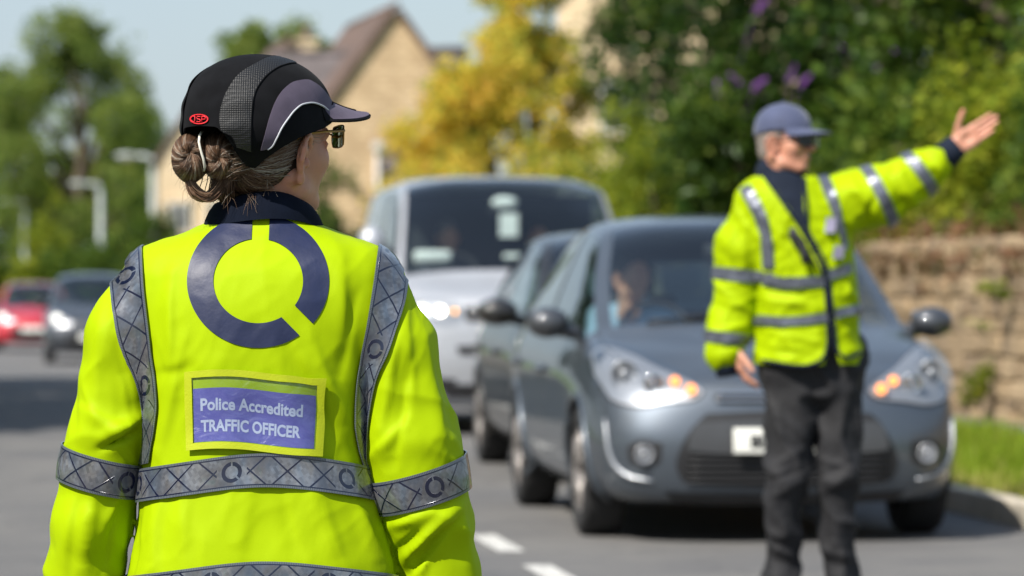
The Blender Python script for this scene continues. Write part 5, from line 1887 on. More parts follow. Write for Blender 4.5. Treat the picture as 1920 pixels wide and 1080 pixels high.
# ------------------------------------------------------------------ vehicles
# half cross-sections, rows from the middle of the floor to the middle of the roof, stations from nose to tail: (x, y, z)
HATCH = [
 [(0,.18,.17),(0,.09,.18),(0,.02,.30),(0,0,.45),(0,.02,.60),(0,.06,.70),(0,.09,.735),(0,.11,.75),(0,.13,.76),(0,.15,.768)],
 [(0,.25,.17),(.33,.10,.18),(.35,.04,.30),(.36,.02,.45),(.36,.045,.60),(.35,.09,.70),(.33,.13,.74),(.28,.17,.765),(.15,.20,.785),(0,.22,.79)],
 [(0,.40,.17),(.58,.17,.19),(.62,.10,.30),(.64,.085,.45),(.63,.12,.60),(.61,.18,.71),(.57,.25,.765),(.50,.29,.79),(.27,.33,.82),(0,.35,.825)],
 [(0,.50,.17),(.72,.33,.19),(.785,.27,.30),(.81,.25,.45),(.795,.28,.62),(.76,.36,.75),(.70,.42,.82),(.62,.45,.845),(.33,.48,.865),(0,.50,.87)],
 [(0,.65,.17),(.75,.60,.20),(.84,.55,.32),(.86,.55,.48),(.85,.57,.66),(.80,.62,.83),(.74,.65,.88),(.66,.67,.90),(.36,.69,.915),(0,.70,.92)],
 [(0,1.0,.17),(.76,1.0,.20),(.85,1.0,.33),(.865,1.0,.50),(.86,1.0,.72),(.80,1.0,.90),(.735,.99,.95),(.66,.98,.965),(.36,.93,.985),(0,.90,.99)],
 [(0,1.45,.17),(.76,1.45,.20),(.85,1.45,.33),(.865,1.45,.50),(.865,1.45,.74),(.80,1.45,.94),(.69,1.40,1.18),(.62,1.38,1.20),(.33,1.33,1.235),(0,1.30,1.245)],
 [(0,1.85,.17),(.76,1.85,.20),(.85,1.85,.33),(.865,1.85,.50),(.865,1.85,.75),(.80,1.85,.96),(.615,1.82,1.40),(.55,1.80,1.435),(.30,1.74,1.47),(0,1.71,1.48)],
 [(0,2.25,.17),(.76,2.25,.20),(.85,2.25,.33),(.865,2.25,.50),(.865,2.25,.75),(.80,2.25,.97),(.605,2.25,1.435),(.545,2.25,1.475),(.30,2.25,1.51),(0,2.25,1.52)],
 [(0,2.33,.17),(.76,2.33,.20),(.85,2.33,.33),(.865,2.33,.50),(.865,2.33,.75),(.80,2.33,.975),(.605,2.33,1.435),(.545,2.33,1.475),(.30,2.33,1.51),(0,2.33,1.52)],
 [(0,3.0,.18),(.75,3.0,.22),(.845,3.0,.34),(.865,3.0,.50),(.865,3.0,.76),(.79,3.0,.99),(.59,3.0,1.40),(.53,3.0,1.445),(.29,3.0,1.48),(0,3.0,1.49)],
 [(0,3.3,.19),(.74,3.3,.23),(.835,3.3,.34),(.855,3.3,.50),(.855,3.3,.77),(.78,3.3,1.0),(.58,3.25,1.37),(.52,3.25,1.42),(.28,3.25,1.455),(0,3.25,1.465)],
 [(0,3.6,.20),(.70,3.68,.24),(.80,3.70,.35),(.82,3.70,.50),(.81,3.70,.76),(.74,3.68,1.0),(.54,3.56,1.32),(.49,3.54,1.37),(.27,3.54,1.41),(0,3.54,1.42)],
 [(0,3.7,.20),(.45,3.84,.25),(.52,3.88,.35),(.53,3.88,.52),(.52,3.86,.78),(.48,3.80,1.0),(.38,3.66,1.30),(.34,3.63,1.355),(.2,3.62,1.39),(0,3.61,1.40)],
 [(0,3.8,.20),(0,3.88,.25),(0,3.93,.35),(0,3.94,.55),(0,3.92,.80),(0,3.86,1.0),(0,3.72,1.29),(0,3.68,1.35),(0,3.65,1.38),(0,3.63,1.39)],
]
VAN = [
 [(0,.20,.20),(0,.10,.21),(0,.02,.36),(0,0,.56),(0,.02,.78),(0,.06,.96),(0,.10,1.03),(0,.13,1.055),(0,.16,1.07),(0,.19,1.08)],
 [(0,.28,.20),(.36,.12,.21),(.40,.04,.36),(.41,.02,.56),(.41,.035,.78),(.40,.08,.96),(.38,.13,1.035),(.33,.18,1.065),(.17,.22,1.085),(0,.24,1.095)],
 [(0,.40,.20),(.66,.18,.22),(.72,.09,.36),(.74,.07,.56),(.735,.09,.78),(.72,.14,.97),(.69,.22,1.06),(.60,.27,1.095),(.32,.31,1.12),(0,.33,1.13)],
 [(0,.50,.20),(.82,.36,.22),(.88,.26,.36),(.905,.24,.56),(.90,.27,.80),(.87,.33,1.00),(.83,.40,1.11),(.74,.44,1.145),(.40,.47,1.17),(0,.49,1.18)],
 [(0,.65,.20),(.85,.60,.24),(.93,.52,.40),(.95,.50,.60),(.95,.52,.84),(.925,.58,1.08),(.885,.62,1.19),(.80,.62,1.215),(.42,.60,1.245),(0,.59,1.255)],
 [(0,.95,.20),(.86,.92,.25),(.94,.90,.42),(.955,.90,.62),(.955,.90,.88),(.93,.92,1.14),(.865,.86,1.36),(.785,.82,1.385),(.42,.76,1.42),(0,.73,1.43)],
 [(0,1.35,.20),(.86,1.35,.25),(.94,1.35,.42),(.955,1.35,.62),(.955,1.35,.90),(.93,1.38,1.17),(.815,1.25,1.70),(.735,1.20,1.73),(.40,1.13,1.77),(0,1.10,1.78)],
 [(0,1.75,.20),(.86,1.75,.25),(.94,1.75,.42),(.955,1.75,.62),(.955,1.75,.91),(.93,1.75,1.18),(.795,1.58,1.87),(.70,1.54,1.93),(.39,1.47,1.965),(0,1.44,1.975)],
 [(0,2.15,.20),(.86,2.15,.25),(.94,2.15,.42),(.955,2.15,.62),(.955,2.15,.91),(.93,2.15,1.18),(.79,2.15,1.89),(.69,2.15,1.97),(.38,2.15,2.005),(0,2.15,2.015)],
 [(0,2.25,.20),(.86,2.25,.25),(.94,2.25,.42),(.955,2.25,.62),(.955,2.25,.91),(.93,2.25,1.18),(.79,2.25,1.89),(.69,2.25,1.97),(.38,2.25,2.005),(0,2.25,2.015)],
 [(0,3.3,.20),(.86,3.3,.25),(.94,3.3,.42),(.955,3.3,.62),(.955,3.3,.91),(.93,3.3,1.18),(.79,3.3,1.89),(.69,3.3,1.97),(.38,3.3,2.005),(0,3.3,2.015)],
 [(0,4.3,.20),(.86,4.3,.25),(.94,4.3,.42),(.955,4.3,.62),(.955,4.3,.91),(.93,4.3,1.18),(.79,4.3,1.89),(.69,4.3,1.96),(.38,4.3,1.99),(0,4.3,2.0)],
 [(0,4.7,.22),(.84,4.75,.28),(.91,4.76,.42),(.925,4.76,.62),(.925,4.76,.91),(.90,4.74,1.18),(.77,4.68,1.86),(.67,4.67,1.93),(.37,4.67,1.96),(0,4.67,1.97)],
 [(0,4.75,.22),(.5,4.85,.28),(.55,4.87,.42),(.56,4.88,.62),(.56,4.88,.91),(.55,4.86,1.18),(.46,4.74,1.85),(.4,4.72,1.92),(.22,4.71,1.945),(0,4.71,1.95)],
 [(0,4.8,.22),(0,4.88,.28),(0,4.9,.42),(0,4.9,.62),(0,4.9,.91),(0,4.88,1.18),(0,4.76,1.85),(0,4.73,1.91),(0,4.72,1.94),(0,4.72,1.945)],
]
for _s in range(4, 9):
    _a, _b = VAN[_s][6], VAN[_s][7]
    VAN[_s][7] = tuple(p + (q - p) * 0.55 for p, q in zip(_a, _b))
SUB = 6
M_tyre = simple('tyre rubber', (0.018, 0.018, 0.019), 0.85, bscale=80)
M_alloy = simple('silver alloy', (0.36, 0.33, 0.31), 0.45, 0.6, var=0.06, bstr=0)
M_blackp = simple('black plastic', (0.016, 0.016, 0.018), 0.55, bscale=300, bdist=0.002)
M_chrome = simple('chrome', (0.75, 0.75, 0.76), 0.08, 1.0, var=0.02, bstr=0)
M_reflector = simple('lamp reflector', (0.30, 0.31, 0.33), 0.36, 0.45, var=0.03, bstr=0)
M_cabin = simple('dark cabin trim', (0.025, 0.026, 0.028), 0.8)
M_seat = simple('grey seat cloth', (0.05, 0.052, 0.058), 0.9)
M_lampglass = glass_mat('lamp cover glass', (0.93, 0.95, 0.97), 0.02, 1.0, 1.45)
M_wind = glass_mat('windscreen glass', (0.80, 0.88, 0.88), 0.0, 2.2, 1.52)
M_side = glass_mat('side window glass', (0.55, 0.64, 0.62), 0.0, 1.2, 1.5)
M_amber = simple('amber lamp', (0.75, 0.22, 0.02), 0.25, bstr=0)
M_litside = lit_mat('lit amber side lamp', (1.0, 0.42, 0.12), 0.8)
M_plate = simple('white number plate', (0.78, 0.78, 0.72), 0.4, var=0.04, bstr=0)
M_platey = simple('plate lettering', (0.012, 0.012, 0.014), 0.5, bstr=0)

def car_paint(name, col, metal=0.6):
    m, nt, p = new_mat(name)
    v = coords(nt)
    n = noise_tex(nt, v, 1400.0, 1)
    d = noise_tex(nt, v, 2.5, 4)
    c = ramp(nt, n, [(0.3, tuple(q * 0.8 for q in col)), (0.7, tuple(min(1, q * 1.25) for q in col))])
    c = mix_col(nt, ramp(nt, d, [(0.45, (0, 0, 0)), (0.8, (0.25, 0.25, 0.25))]), c, (0.16, 0.14, 0.11))
    nt.links.new(c, p.inputs['Base Color'])
    set_in(p, 'Metallic', metal); set_in(p, 'Roughness', 0.46)
    set_in(p, 'Coat Weight', 0.8); set_in(p, 'Coat Roughness', 0.05)
    return m

def eval_body(tab, sc_=(1, 1, 1)):
    T = np.array(tab, float) * np.array(sc_)
    ns, nr, _ = T.shape
    us = np.linspace(0, ns - 1, (ns - 1) * SUB + 1)
    vs = np.linspace(0, nr - 1, (nr - 1) * SUB + 1)
    A = np.empty((len(us), nr, 3))
    for r in range(nr):
        for a in range(3):
            A[:, r, a] = pchip(np.arange(ns), T[:, r, a], us)
    G = np.empty((len(us), len(vs), 3))
    for i in range(len(us)):
        for a in range(3):
            G[i, :, a] = pchip(np.arange(nr), A[i, :, a], vs)
    return G

class Car:
    def __init__(self, name, label, loc, yaw, tab, paint, scale=(1, 1, 1), cat='car', group=None, wheels=(0.80, 3.26), wr=0.305, glass=(5, 7), side=((5, 8), (9, 11)), doors=((6, 8), (9, 11)), windows_up=True):
        self.root = empty(name, loc, label, cat, group, rz=yaw)
        self.s = scale
        G = eval_body(tab, scale)
        self.G = G
        nu, nv = G.shape[:2]
        self.L = G[:, :, 1].max()
        R0 = self.root
        groups = {}
        def put(key, quad): groups.setdefault(key, []).append(quad)
        wy = [w * scale[1] for w in wheels]; self.wr = wr; wz = wr
        for i in range(nu - 1):
            si = i // SUB
            for j in range(nv - 1):
                rj = j // SUB
                c = G[i:i + 2, j:j + 2].reshape(4, 3).mean(0)
                key = 'body'
                if rj >= 7 and glass[0] <= si < glass[1]: key = 'windscreen'
                elif rj == 5:
                    for k, (a, b) in enumerate(side):
                        if a <= si < b: key = 'window%d' % k
                    if si >= len(tab) - 3: key = 'rear_window'
                    elif key == 'body' and side[0][1] <= si < side[-1][0]: key = 'pillar'
                elif 1 <= rj <= 4:
                    for k, (a, b) in enumerate(doors):
                        if a <= si < b: key = 'door%d' % k
                if key in ('body', 'door0', 'door1') and c[0] > 0.5 * scale[0]:
                    if any((c[1] - y) ** 2 + (c[2] - wz) ** 2 < (wr * 1.13) ** 2 for y in wy): continue
                put(key, (i, j))
        self.verts_cache = {}
        def build(key, name, mat, sides, parent, inset=0.0):
            idx = {}; V = []; F = []
            for sgn in sides:
                for (i, j) in groups.get(key, []):
                    q = []
                    for (a, b) in ((i, j), (i + 1, j), (i + 1, j + 1), (i, j + 1)):
                        k = (sgn if G[a, b, 0] > 1e-6 else 0, a, b)
                        if k not in idx:
                            idx[k] = len(V); p = G[a, b]
                            V.append((p[0] * sgn, p[1], p[2]))
                        q.append(idx[k])
                    q = q if sgn > 0 else q[::-1]
                    # drop doubled corners at the poles
                    qq = [x for n_, x in enumerate(q) if x != q[n_ - 1]]
                    if len(qq) >= 3: F.append(tuple(qq))
            if not F: return None
            o = mesh_obj(name, V, F, mat, parent, world=False)
            return o, V, F
        self.body, bv, bf = build('body', 'body', paint, (1, -1), R0)
        allv, allf = list(bv), list(bf)
        self.windscreen = build('windscreen', 'windscreen', M_wind, (1, -1), R0)[0]
        for sgn in (1, -1):
            for k in range(len(side)):
                if windows_up: build('window%d' % k, 'side_window', M_side, (sgn,), R0)
            build('pillar', 'door_pillar', M_blackp, (sgn,), R0)
            for k in range(len(doors)):
                r = build('door%d' % k, 'door', paint, (sgn,), R0)
                if r:
                    n0 = len(allv); allv += r[1]; allf += [tuple(x + n0 for x in q) for q in r[2]]
                    a, b = doors[k]
                    i = int((b - 0.35) * SUB); j = int(4.1 * SUB)
                    p = G[min(i, nu - 1), j]
                    MB().box((sgn * (p[0] + 0.018), p[1], p[2]), (0.035, 0.20, 0.035), 0.012).build('door_handle', paint, r[0])
        build('rear_window', 'rear_window', M_side, (1, -1), R0)
        self.bvh = bvh_of(np.array(allv), [q for q in allf]) if False else BVHTree.FromPolygons(allv, allf)
        # seams between panels
        # wheels
        for y in wy:
            for sgn in (1, -1):
                xo = G[:, 3 * SUB, 0].max() * sgn * 0.985
                w = empty('wheel', (0, 0, 0)); w.parent = R0
                ax = (sgn, 0, 0)
                W = 0.195
                MB().lathe([(wr * 0.62, -W), (wr * 0.94, -W), (wr, -W * 0.85), (wr, -W * 0.15), (wr * 0.95, -0.004), (wr * 0.80, 0.004), (wr * 0.66, -0.006), (wr * 0.64, -0.05)], (xo, y, wz), ax, 36).build('tyre', M_tyre, w)
                rim = MB().lathe([(wr * 0.66, -0.012), (wr * 0.60, -0.004), (wr * 0.58, -0.05), (wr * 0.2, -0.06), (0.0, -0.06)], (xo, y, wz), ax, 36)
                for k in range(7):
                    a = 2 * math.pi * k / 7
                    d = Vector((0, math.cos(a), math.sin(a)))
                    rim.tube([Vector((xo - sgn * 0.012, y, wz)) + d * wr * 0.08, Vector((xo - sgn * 0.02, y, wz)) + d * wr * 0.60], [0.030, 0.022], 6)
                rim.ell((xo - sgn * 0.008, y, wz), (0.012, 0.05, 0.05), 12, 6)
                rim.build('rim', M_alloy, w)
                # arch lip and liner
                pts = []
                for k in range(25):
                    a = math.pi * (k / 24 * 1.24 - 0.12)
                    py, pz = y + math.cos(a) * wr * 1.14, wz + math.sin(a) * wr * 1.14
                    h = self.bvh.ray_cast(Vector((sgn * 2, py + (0.02 if math.cos(a) > 0 else -0.02), pz + 0.02)), Vector((-sgn, 0, 0)))
                    x = h[0].x if h[0] else xo
                    if abs(x) < 0.5: x = xo
                    pts.append((x, py, pz))
                MB().tube(pts, 0.016, 8).build('wheel_arch', paint, R0)
                ln = MB().lathe([(0.0, -0.34), (wr * 1.15, -0.34), (wr * 1.16, -0.01)], (xo, y, wz), ax, 30)
                ln.v = [(q[0], q[1], max(q[2], 0.21)) for q in ln.v]
                ln.build('arch_liner', M_blackp, R0)
        self.interior()
    def P(self, x, z, off=0.006, y0=-0.5):
        h = self.bvh.ray_cast(Vector((x, y0, z)), Vector((0, 1, 0)))
        if h[0] is None or h[0].y > 1.3: return None
        n = h[1]
        if n.y > 0: n = -n
        return h[0] + n * off
    def patch(self, name, poly, mat, off=0.006, parent=None, rings=5, dense=40, thick=0.0):
        """a shaped panel lying on the nose, outline given as (x, z) seen from the front"""
        pl = curve_pts(list(poly) + [poly[0]], dense + 1)[:-1]
        c = pl.mean(0)
        V = [self.P(c[0], c[1], off)]
        for k in range(1, rings + 1):
            for q in pl:
                p = c + (q - c) * k / rings
                V.append(self.P(p[0], p[1], off))
        good = [p for p in V if p is not None]
        V = [p if p is not None else min(good, key=lambda g: (g - Vector((0, 0, 0))).length) for p in V]
        F = [(0, 1 + i, 1 + (i + 1) % dense) for i in range(dense)]
        for k in range(rings - 1):
            for i in range(dense):
                a = 1 + k * dense + i; b = 1 + k * dense + (i + 1) % dense
                F.append((a, a + dense, b + dense, b))
        o = mesh_obj(name, [tuple(p) for p in V], [f[::-1] for f in F], mat, parent or self.body, world=False)
        if thick: solidify(o, thick, 0.0)
        return o
    def interior(self):
        s = self.s
        G = self.G
        zt = G[:, :, 2].max()
        fl = 0.30
        yb = 1.02 * s[1] if zt < 1.8 else 0.95
        zb = 0.93 * s[2] if zt < 1.8 else 1.28
        w = 0.70 * s[0] if zt < 1.8 else 0.82
        mb = MB().box((0, yb + 0.22, zb - 0.20), (w * 2, 0.50, 0.36), 0.06)
        mb.box((0, 2.0 * s[1], fl), (w * 2.0, 2.6 * s[1], 0.06))
        dash = mb.build('dashboard', M_cabin, self.root)
        ys = yb + 1.05
        sz = zb - 0.52
        self.seat_spots = []
        for x in (-0.36 * s[0], 0.36 * s[0]):
            st = empty('seat', (0, 0, 0)); st.parent = self.root
            MB().box((x, ys, sz), (0.50, 0.52, 0.18), 0.06).build('cushion', M_seat, st)
            MB().box((x, ys + 0.34, sz + 0.38), (0.48, 0.16, 0.66), 0.06, Matrix.Rotation(R(-14), 3, 'X')).build('backrest', M_seat, st)
            MB().box((x, ys + 0.44, sz + 0.79), (0.26, 0.11, 0.17), 0.04).build('headrest', M_seat, st)
            self.seat_spots.append(Vector((x, ys, sz + 0.10)))
        MB().box((0, ys + 1.0, sz + 0.25), (w * 1.7, 0.2, 0.75), 0.06).build('rear_bench', M_seat, self.root)
        # steering wheel in front of the driver (the car's right, at the left of the picture)
        c = Vector((-0.36 * s[0], yb + 0.58, zb - 0.02))
        mb = MB()
        ring = []
        t = Matrix.Rotation(R(-25), 3, 'X')
        for k in range(25):
            a = 2 * math.pi * k / 24
            ring.append(c + t @ Vector((0.185 * math.cos(a), 0, 0.185 * math.sin(a))))
        mb.tube(ring, 0.016, 8, False)
        mb.tube([ring[0], c, ring[12]], 0.016, 6).tube([c, ring[18]], 0.016, 6).ell(c, (0.06, 0.03, 0.05), 10, 6)
        mb.build('steering_wheel', M_blackp, self.root)
        # rear view mirror hanging from the top of the screen
        yy = 1.62 * s[1] if zt < 1.8 else 1.35
        MB().box((0, yy, zt - 0.19 if zt < 1.8 else zt - 0.30), (0.24, 0.03, 0.07), 0.012).build('rear_view_mirror', M_blackp, self.root)
    def mirrors(self, y, z, x, paint, size=(0.13, 0.10, 0.085)):
        for g in (1, -1):
            m = MB().ell((g * x, y, z), size, 16, 10)
            m.tube([(g * (x - 0.18), y + 0.03, z - 0.06), (g * (x - 0.06), y + 0.02, z - 0.03)], [0.03, 0.04], 8)
            o = m.build('door_mirror', paint, self.root)
            MB().box((g * x, y + size[1] * 0.88, z), (size[0] * 1.5, 0.012, size[2] * 1.4), 0.004).build('mirror_glass', M_chrome, o)
    def wipers(self):
        mb = MB()
        for x0, x1 in ((-0.5, 0.02), (0.02, 0.55)):
            pts = []
            for k in range(8):
                t = k / 7
                x = x0 + (x1 - x0) * t
                h = self.wbvh().ray_cast(Vector((x * self.s[0], 0.4, (0.985 + 0.05 * t) * self.s[2])), Vector((0, 1, 0)))
                if h[0]: pts.append(h[0] + Vector((0, -0.012, 0.006)))
            if len(pts) > 2: MB().tube(pts, 0.009, 6).build('wiper', M_blackp, self.root)
    def wbvh(self):
        me = self.windscreen.data
        return BVHTree.FromPolygons([v.co[:] for v in me.vertices], [tuple(p.vertices) for p in me.polygons])

def plate_text(body, root, c, h, mat, parent):
    cu = bpy.data.curves.new('plate_lettering', 'FONT')
    cu.body = body; cu.size = h / 0.70; cu.offset = 0.004; cu.resolution_u = 2; cu.extrude = 0.0008
    o = bpy.data.objects.new('plate_lettering', cu); C.objects.link(o)
    dg = bpy.context.evaluated_depsgraph_get()
    me = bpy.data.meshes.new_from_object(o.evaluated_get(dg))
    bpy.data.objects.remove(o); bpy.data.curves.remove(cu)
    me.materials.clear(); me.materials.append(mat)
    xs = [v.co.x for v in me.vertices]
    o = bpy.data.objects.new('plate_lettering', me); C.objects.link(o)
    o.parent = parent
    o.location = (c[0] , c[1], c[2] - h / 2)
    o.rotation_euler = (R(90), 0, 0)
    return o

YAW = R(6.5)
# ---- grey hatchback stopped in front of the far officer
grey = car_paint('blue grey metallic paint', (0.088, 0.106, 0.130), 0.65)
c3 = Car('parked_car', 'blue grey hatchback halted right behind the far officer', (1.242, 17.2, 0.0), YAW, HATCH, grey, windows_up=True)
c3.root.name = 'hatchback_car'
HL_ = [(.812, .750), (.802, .840), (.745, .878), (.655, .850), (.545, .785), (.42, .722), (.378, .685), (.42, .650), (.55, .634), (.66, .618), (.760, .640)]
for g in (1, -1):
    hl = c3.patch('headlight', [(g * x, z) for x, z in HL_], M_reflector, 0.004)
    for (x, z, r, m_) in ((.70, .745, .062, M_reflector), (.585, .705, .046, M_chrome), (.495, .715, .022, M_litside), (.43, .685, .024, M_litside)):
        p = c3.P(g * x, z, 0.022)
        if p is None: continue
        mb = MB().lathe([(r, 0.0), (r * 1.02, -0.012), (r * 0.86, -0.010), (r * 0.5, 0.012), (0.0, 0.018)], p, (0, 1, 0.1), 20)
        mb.ell(p + Vector((0, -0.008, 0)), (r * 0.42, r * 0.35, r * 0.42), 12, 8)
        mb.build('lamp_bowl', m_, hl)
    c3.patch('headlight_cover', [(g * x, z) for x, z in HL_], M_lampglass, 0.040, hl)
    c3.patch('headlight_surround', [(g * x, z) for x, z in [(c_[0] * 1.0 + (c_[0] - 0.60) * 0.04, c_[1] + (c_[1] - 0.74) * 0.09) for c_ in HL_]], M_blackp, 0.0015, hl)
    # fog lamp in its recess
    c3.patch('fog_lamp_recess', [(g * x, z) for x, z in ((.565, .455), (.65, .468), (.712, .43), (.70, .37), (.64, .348), (.572, .375))], M_blackp, 0.004)
    p = c3.P(g * 0.64, 0.405, 0.012)
    fl = MB().lathe([(0.044, 0.0), (0.044, -0.012), (0.037, -0.012), (0.022, 0.004), (0.0, 0.008)], p, (0, 1, 0), 20).ell(p + Vector((0, -0.006, 0)), (0.020, 0.014, 0.020), 12, 8)
    fl.build('fog_lamp', M_reflector, c3.body)
    # added pale strip, standing for the reflection that curls round the bumper corner
    streak = [(.795, .560), (.790, .46), (.765, .365), (.70, .305), (.60, .285)]
    pts = [c3.P(g * x, z, 0.006) for x, z in curve_pts(streak, 14)]
    pts = [p for p in pts if p is not None]
    MB().tube(pts, [0.005 + 0.006 * math.sin(math.pi * i / (len(pts) - 1)) for i in range(len(pts))], 8).build('bumper_highlight', car_paint('painted bumper highlight', (0.45, 0.47, 0.50), 0.7), c3.body)
gr = c3.patch('lower_grille', [(-.37, .585), (0, .60), (.37, .585), (.45, .50), (.505, .36), (.47, .285), (.30, .262), (0, .255), (-.30, .262), (-.47, .285), (-.505, .36), (-.45, .50)], M_blackp, 0.006, dense=60)
for k in range(5):
    z = 0.285 + k * 0.028
    pts = [c3.P(x, z, 0.012) for x in np.linspace(-0.46, 0.46, 15)]
    MB().tube([p for p in pts if p], 0.006, 5).build('grille_bar', M_blackp, gr)
c3.patch('bumper_bar', [(-.44, .50), (-.40, .545), (0, .555), (.40, .545), (.44, .50), (.455, .43), (0, .405), (-.455, .43)], simple('dark satin bumper bar', (0.05, 0.052, 0.056), 0.4), 0.016, gr, dense=50, thick=0.01)
mouth = c3.patch('upper_grille', [(-.34, .662), (0, .672), (.34, .662), (.30, .632), (0, .625), (-.30, .632)], M_blackp, 0.005, dense=40)
for dz in (0.0, 0.030):      # two chevrons across the nose
    pts = [c3.P(x, 0.642 + dz + 0.030 * max(0, 1 - abs(x) / 0.10), 0.014) for x in np.linspace(-0.32, 0.32, 33)]
    MB().tube([p for p in pts if p], 0.008, 6).build('chevron_bar', M_chrome, mouth)
pc = c3.P(0, 0.468, 0.03)
pl = MB().box((0, pc.y - 0.012, 0.468), (0.52, 0.014, 0.112), 0.004).build('number_plate', M_plate, c3.root)
plate_text('BD1', c3.root, (-0.185, pc.y - 0.0205, 0.466), 0.054, M_platey, pl)
c3.patch('lower_lip', [(-.55, .235), (0, .225), (.55, .235), (.50, .192), (0, .186), (-.50, .192)], M_blackp, 0.006, dense=50)
c3.mirrors(1.26, 0.985, 0.935, car_paint('dark mirror shell', (0.05, 0.055, 0.065), 0.4), (0.105, 0.09, 0.075))
c3.wipers()
# bonnet shut line
for g in (1, -1):
    G = c3.G
    pts = []
    for i in range(int(2.0 * SUB), int(5 * SUB) + 1):
        p = G[i, int(6.15 * SUB)]
        pts.append((g * p[0], p[1], p[2] + 0.001))
    MB().tube(pts, 0.004, 5).build('bonnet_gap', M_blackp, c3.body)

# ---- darker car queued behind it
black = car_paint('black metallic paint', (0.010, 0.0095, 0.0095), 0.2)
c2 = Car('hatchback_car', 'black hatchback queued between the grey car and the white van', (1.01, 22.2, 0.0), YAW, HATCH, black, (1.02, 1.0, 1.0))
for g in (1, -1):
    hl = c2.patch('headlight', [(g * x, z) for x, z in HL_], M_reflector, 0.004)
    p = c2.P(g * 0.70, 0.745, 0.010)
    MB().ell(p, (0.05, 0.03, 0.05), 12, 8).build('lamp_bowl', M_chrome, hl)
c2.patch('lower_grille', [(-.45, .52), (0, .54), (.45, .52), (.5, .36), (.4, .28), (0, .26), (-.4, .28), (-.5, .36)], M_blackp, 0.006, dense=50)
pc = c2.P(0, 0.47, 0.03)
MB().box((0, pc.y - 0.01, 0.47), (0.52, 0.014, 0.112), 0.004).build('number_plate', M_plate, c2.root)
c2.mirrors(1.26, 1.005, 0.965, black)

# ---- white van
white = car_paint('silver white paint', (0.38, 0.395, 0.425), 0.35)
vn = Car('van', 'silver white van with lit headlight, at the back of the queue', (0.09, 29.9, 0.0), YAW, VAN, white, (1.055, 1.0, 1.035), 'van', wheels=(0.92, 3.92), wr=0.33, glass=(4, 7), side=((5, 8), (9, 10)), doors=((6, 8), (9, 10)))
M_lit = lit_mat('lit headlamp', (1.0, 0.93, 0.80), 9.0)
M_litfar = lit_mat('dipped headlamp', (1.0, 0.97, 0.88), 0.9)
M_litamber = lit_mat('lit amber lamp', (1.0, 0.45, 0.10), 3.0)
VH = [(.885, 1.03), (.80, 1.065), (.62, 1.05), (.50, 1.02), (.47, .95), (.50, .885), (.66, .86), (.82, .865), (.89, .92)]
for g in (1, -1):
    hl = vn.patch('headlight', [(g * x, z) for x, z in VH], M_reflector, 0.004)
    for (x, r, m_) in ((.78, .070, M_lit), (.64, .060, M_lit), (.53, .030, M_litamber)):
        p = vn.P(g * x, 0.965, 0.012)
        MB().lathe([(r, 0.0), (r, -0.012), (r * 0.85, -0.010), (r * 0.55, 0.01), (0, 0.012)], p, (0, 1, 0), 20).build('lamp_bowl', M_reflector, hl)
        MB().ell(p + Vector((0, -0.01, 0)), (r * 0.5, r * 0.3, r * 0.5), 12, 8).build('bulb', m_, hl)
    vn.patch('headlight_cover', [(g * x, z) for x, z in VH], M_lampglass, 0.028, hl)
    vn.patch('fog_lamp_recess', [(g * x, z) for x, z in ((.52, .44), (.78, .46), (.80, .36), (.54, .34))], M_blackp, 0.005)
ug = vn.patch('upper_grille', [(-.46, 1.005), (0, 1.015), (.46, 1.005), (.45, .89), (0, .88), (-.45, .89)], M_blackp, 0.006, dense=50)
for z in (0.918, 0.978):
    pts = [vn.P(x, z, 0.012) for x in np.linspace(-0.43, 0.43, 9)]
    MB().tube([p for p in pts if p], 0.007, 6).build('grille_bar', M_chrome, ug)
p = vn.P(0, 0.95, 0.02)
MB().lathe([(0.062, 0.0), (0.062, -0.014), (0.050, -0.014), (0.050, -0.004), (0, -0.004)], p, (0, 1, 0), 24).build('round_badge', M_chrome, ug)
vn.patch('middle_slot', [(-.52, .70), (0, .705), (.52, .70), (.50, .63), (0, .625), (-.50, .63)], M_blackp, 0.006, dense=50)
vn.patch('lower_slot', [(-.62, .40), (0, .405), (.62, .40), (.60, .30), (0, .295), (-.60, .30)], M_blackp, 0.006, dense=50)
pc = vn.P(0, 0.53, 0.03)
MB().box((0, pc.y - 0.01, 0.53), (0.52, 0.014, 0.112), 0.004).build('number_plate', M_plate, vn.root)
vn.mirrors(1.10, 1.50, 1.10, white, (0.12, 0.10, 0.15))
MB().box((0, 2.35, 1.15), (1.72, 0.05, 1.55), 0.02).build('bulkhead', M_cabin, vn.root)
vn.wipers()
# papers hung behind the van's screen
M_paper = simple('white card', (0.75, 0.76, 0.72), 0.7, bstr=0)
cardv = MB().box((0.015, 1.16, 1.66), (0.15, 0.004, 0.19), 0).build('hanging_card', M_paper, vn.root, smooth=False)
MB().ell((0.0, 1.33, 1.845), (0.11, 0.02, 0.05), 12, 8).build('sensor_pod', M_paper, vn.root)
MB().box((-0.62, 0.98, 1.40), (0.30, 0.12, 0.10), 0.03).build('dashboard_papers', M_paper, vn.root)
MB().box((0.02, 0.86, 1.40), (0.16, 0.10, 0.05), 0.02).build('dashboard_papers', M_paper, vn.root)

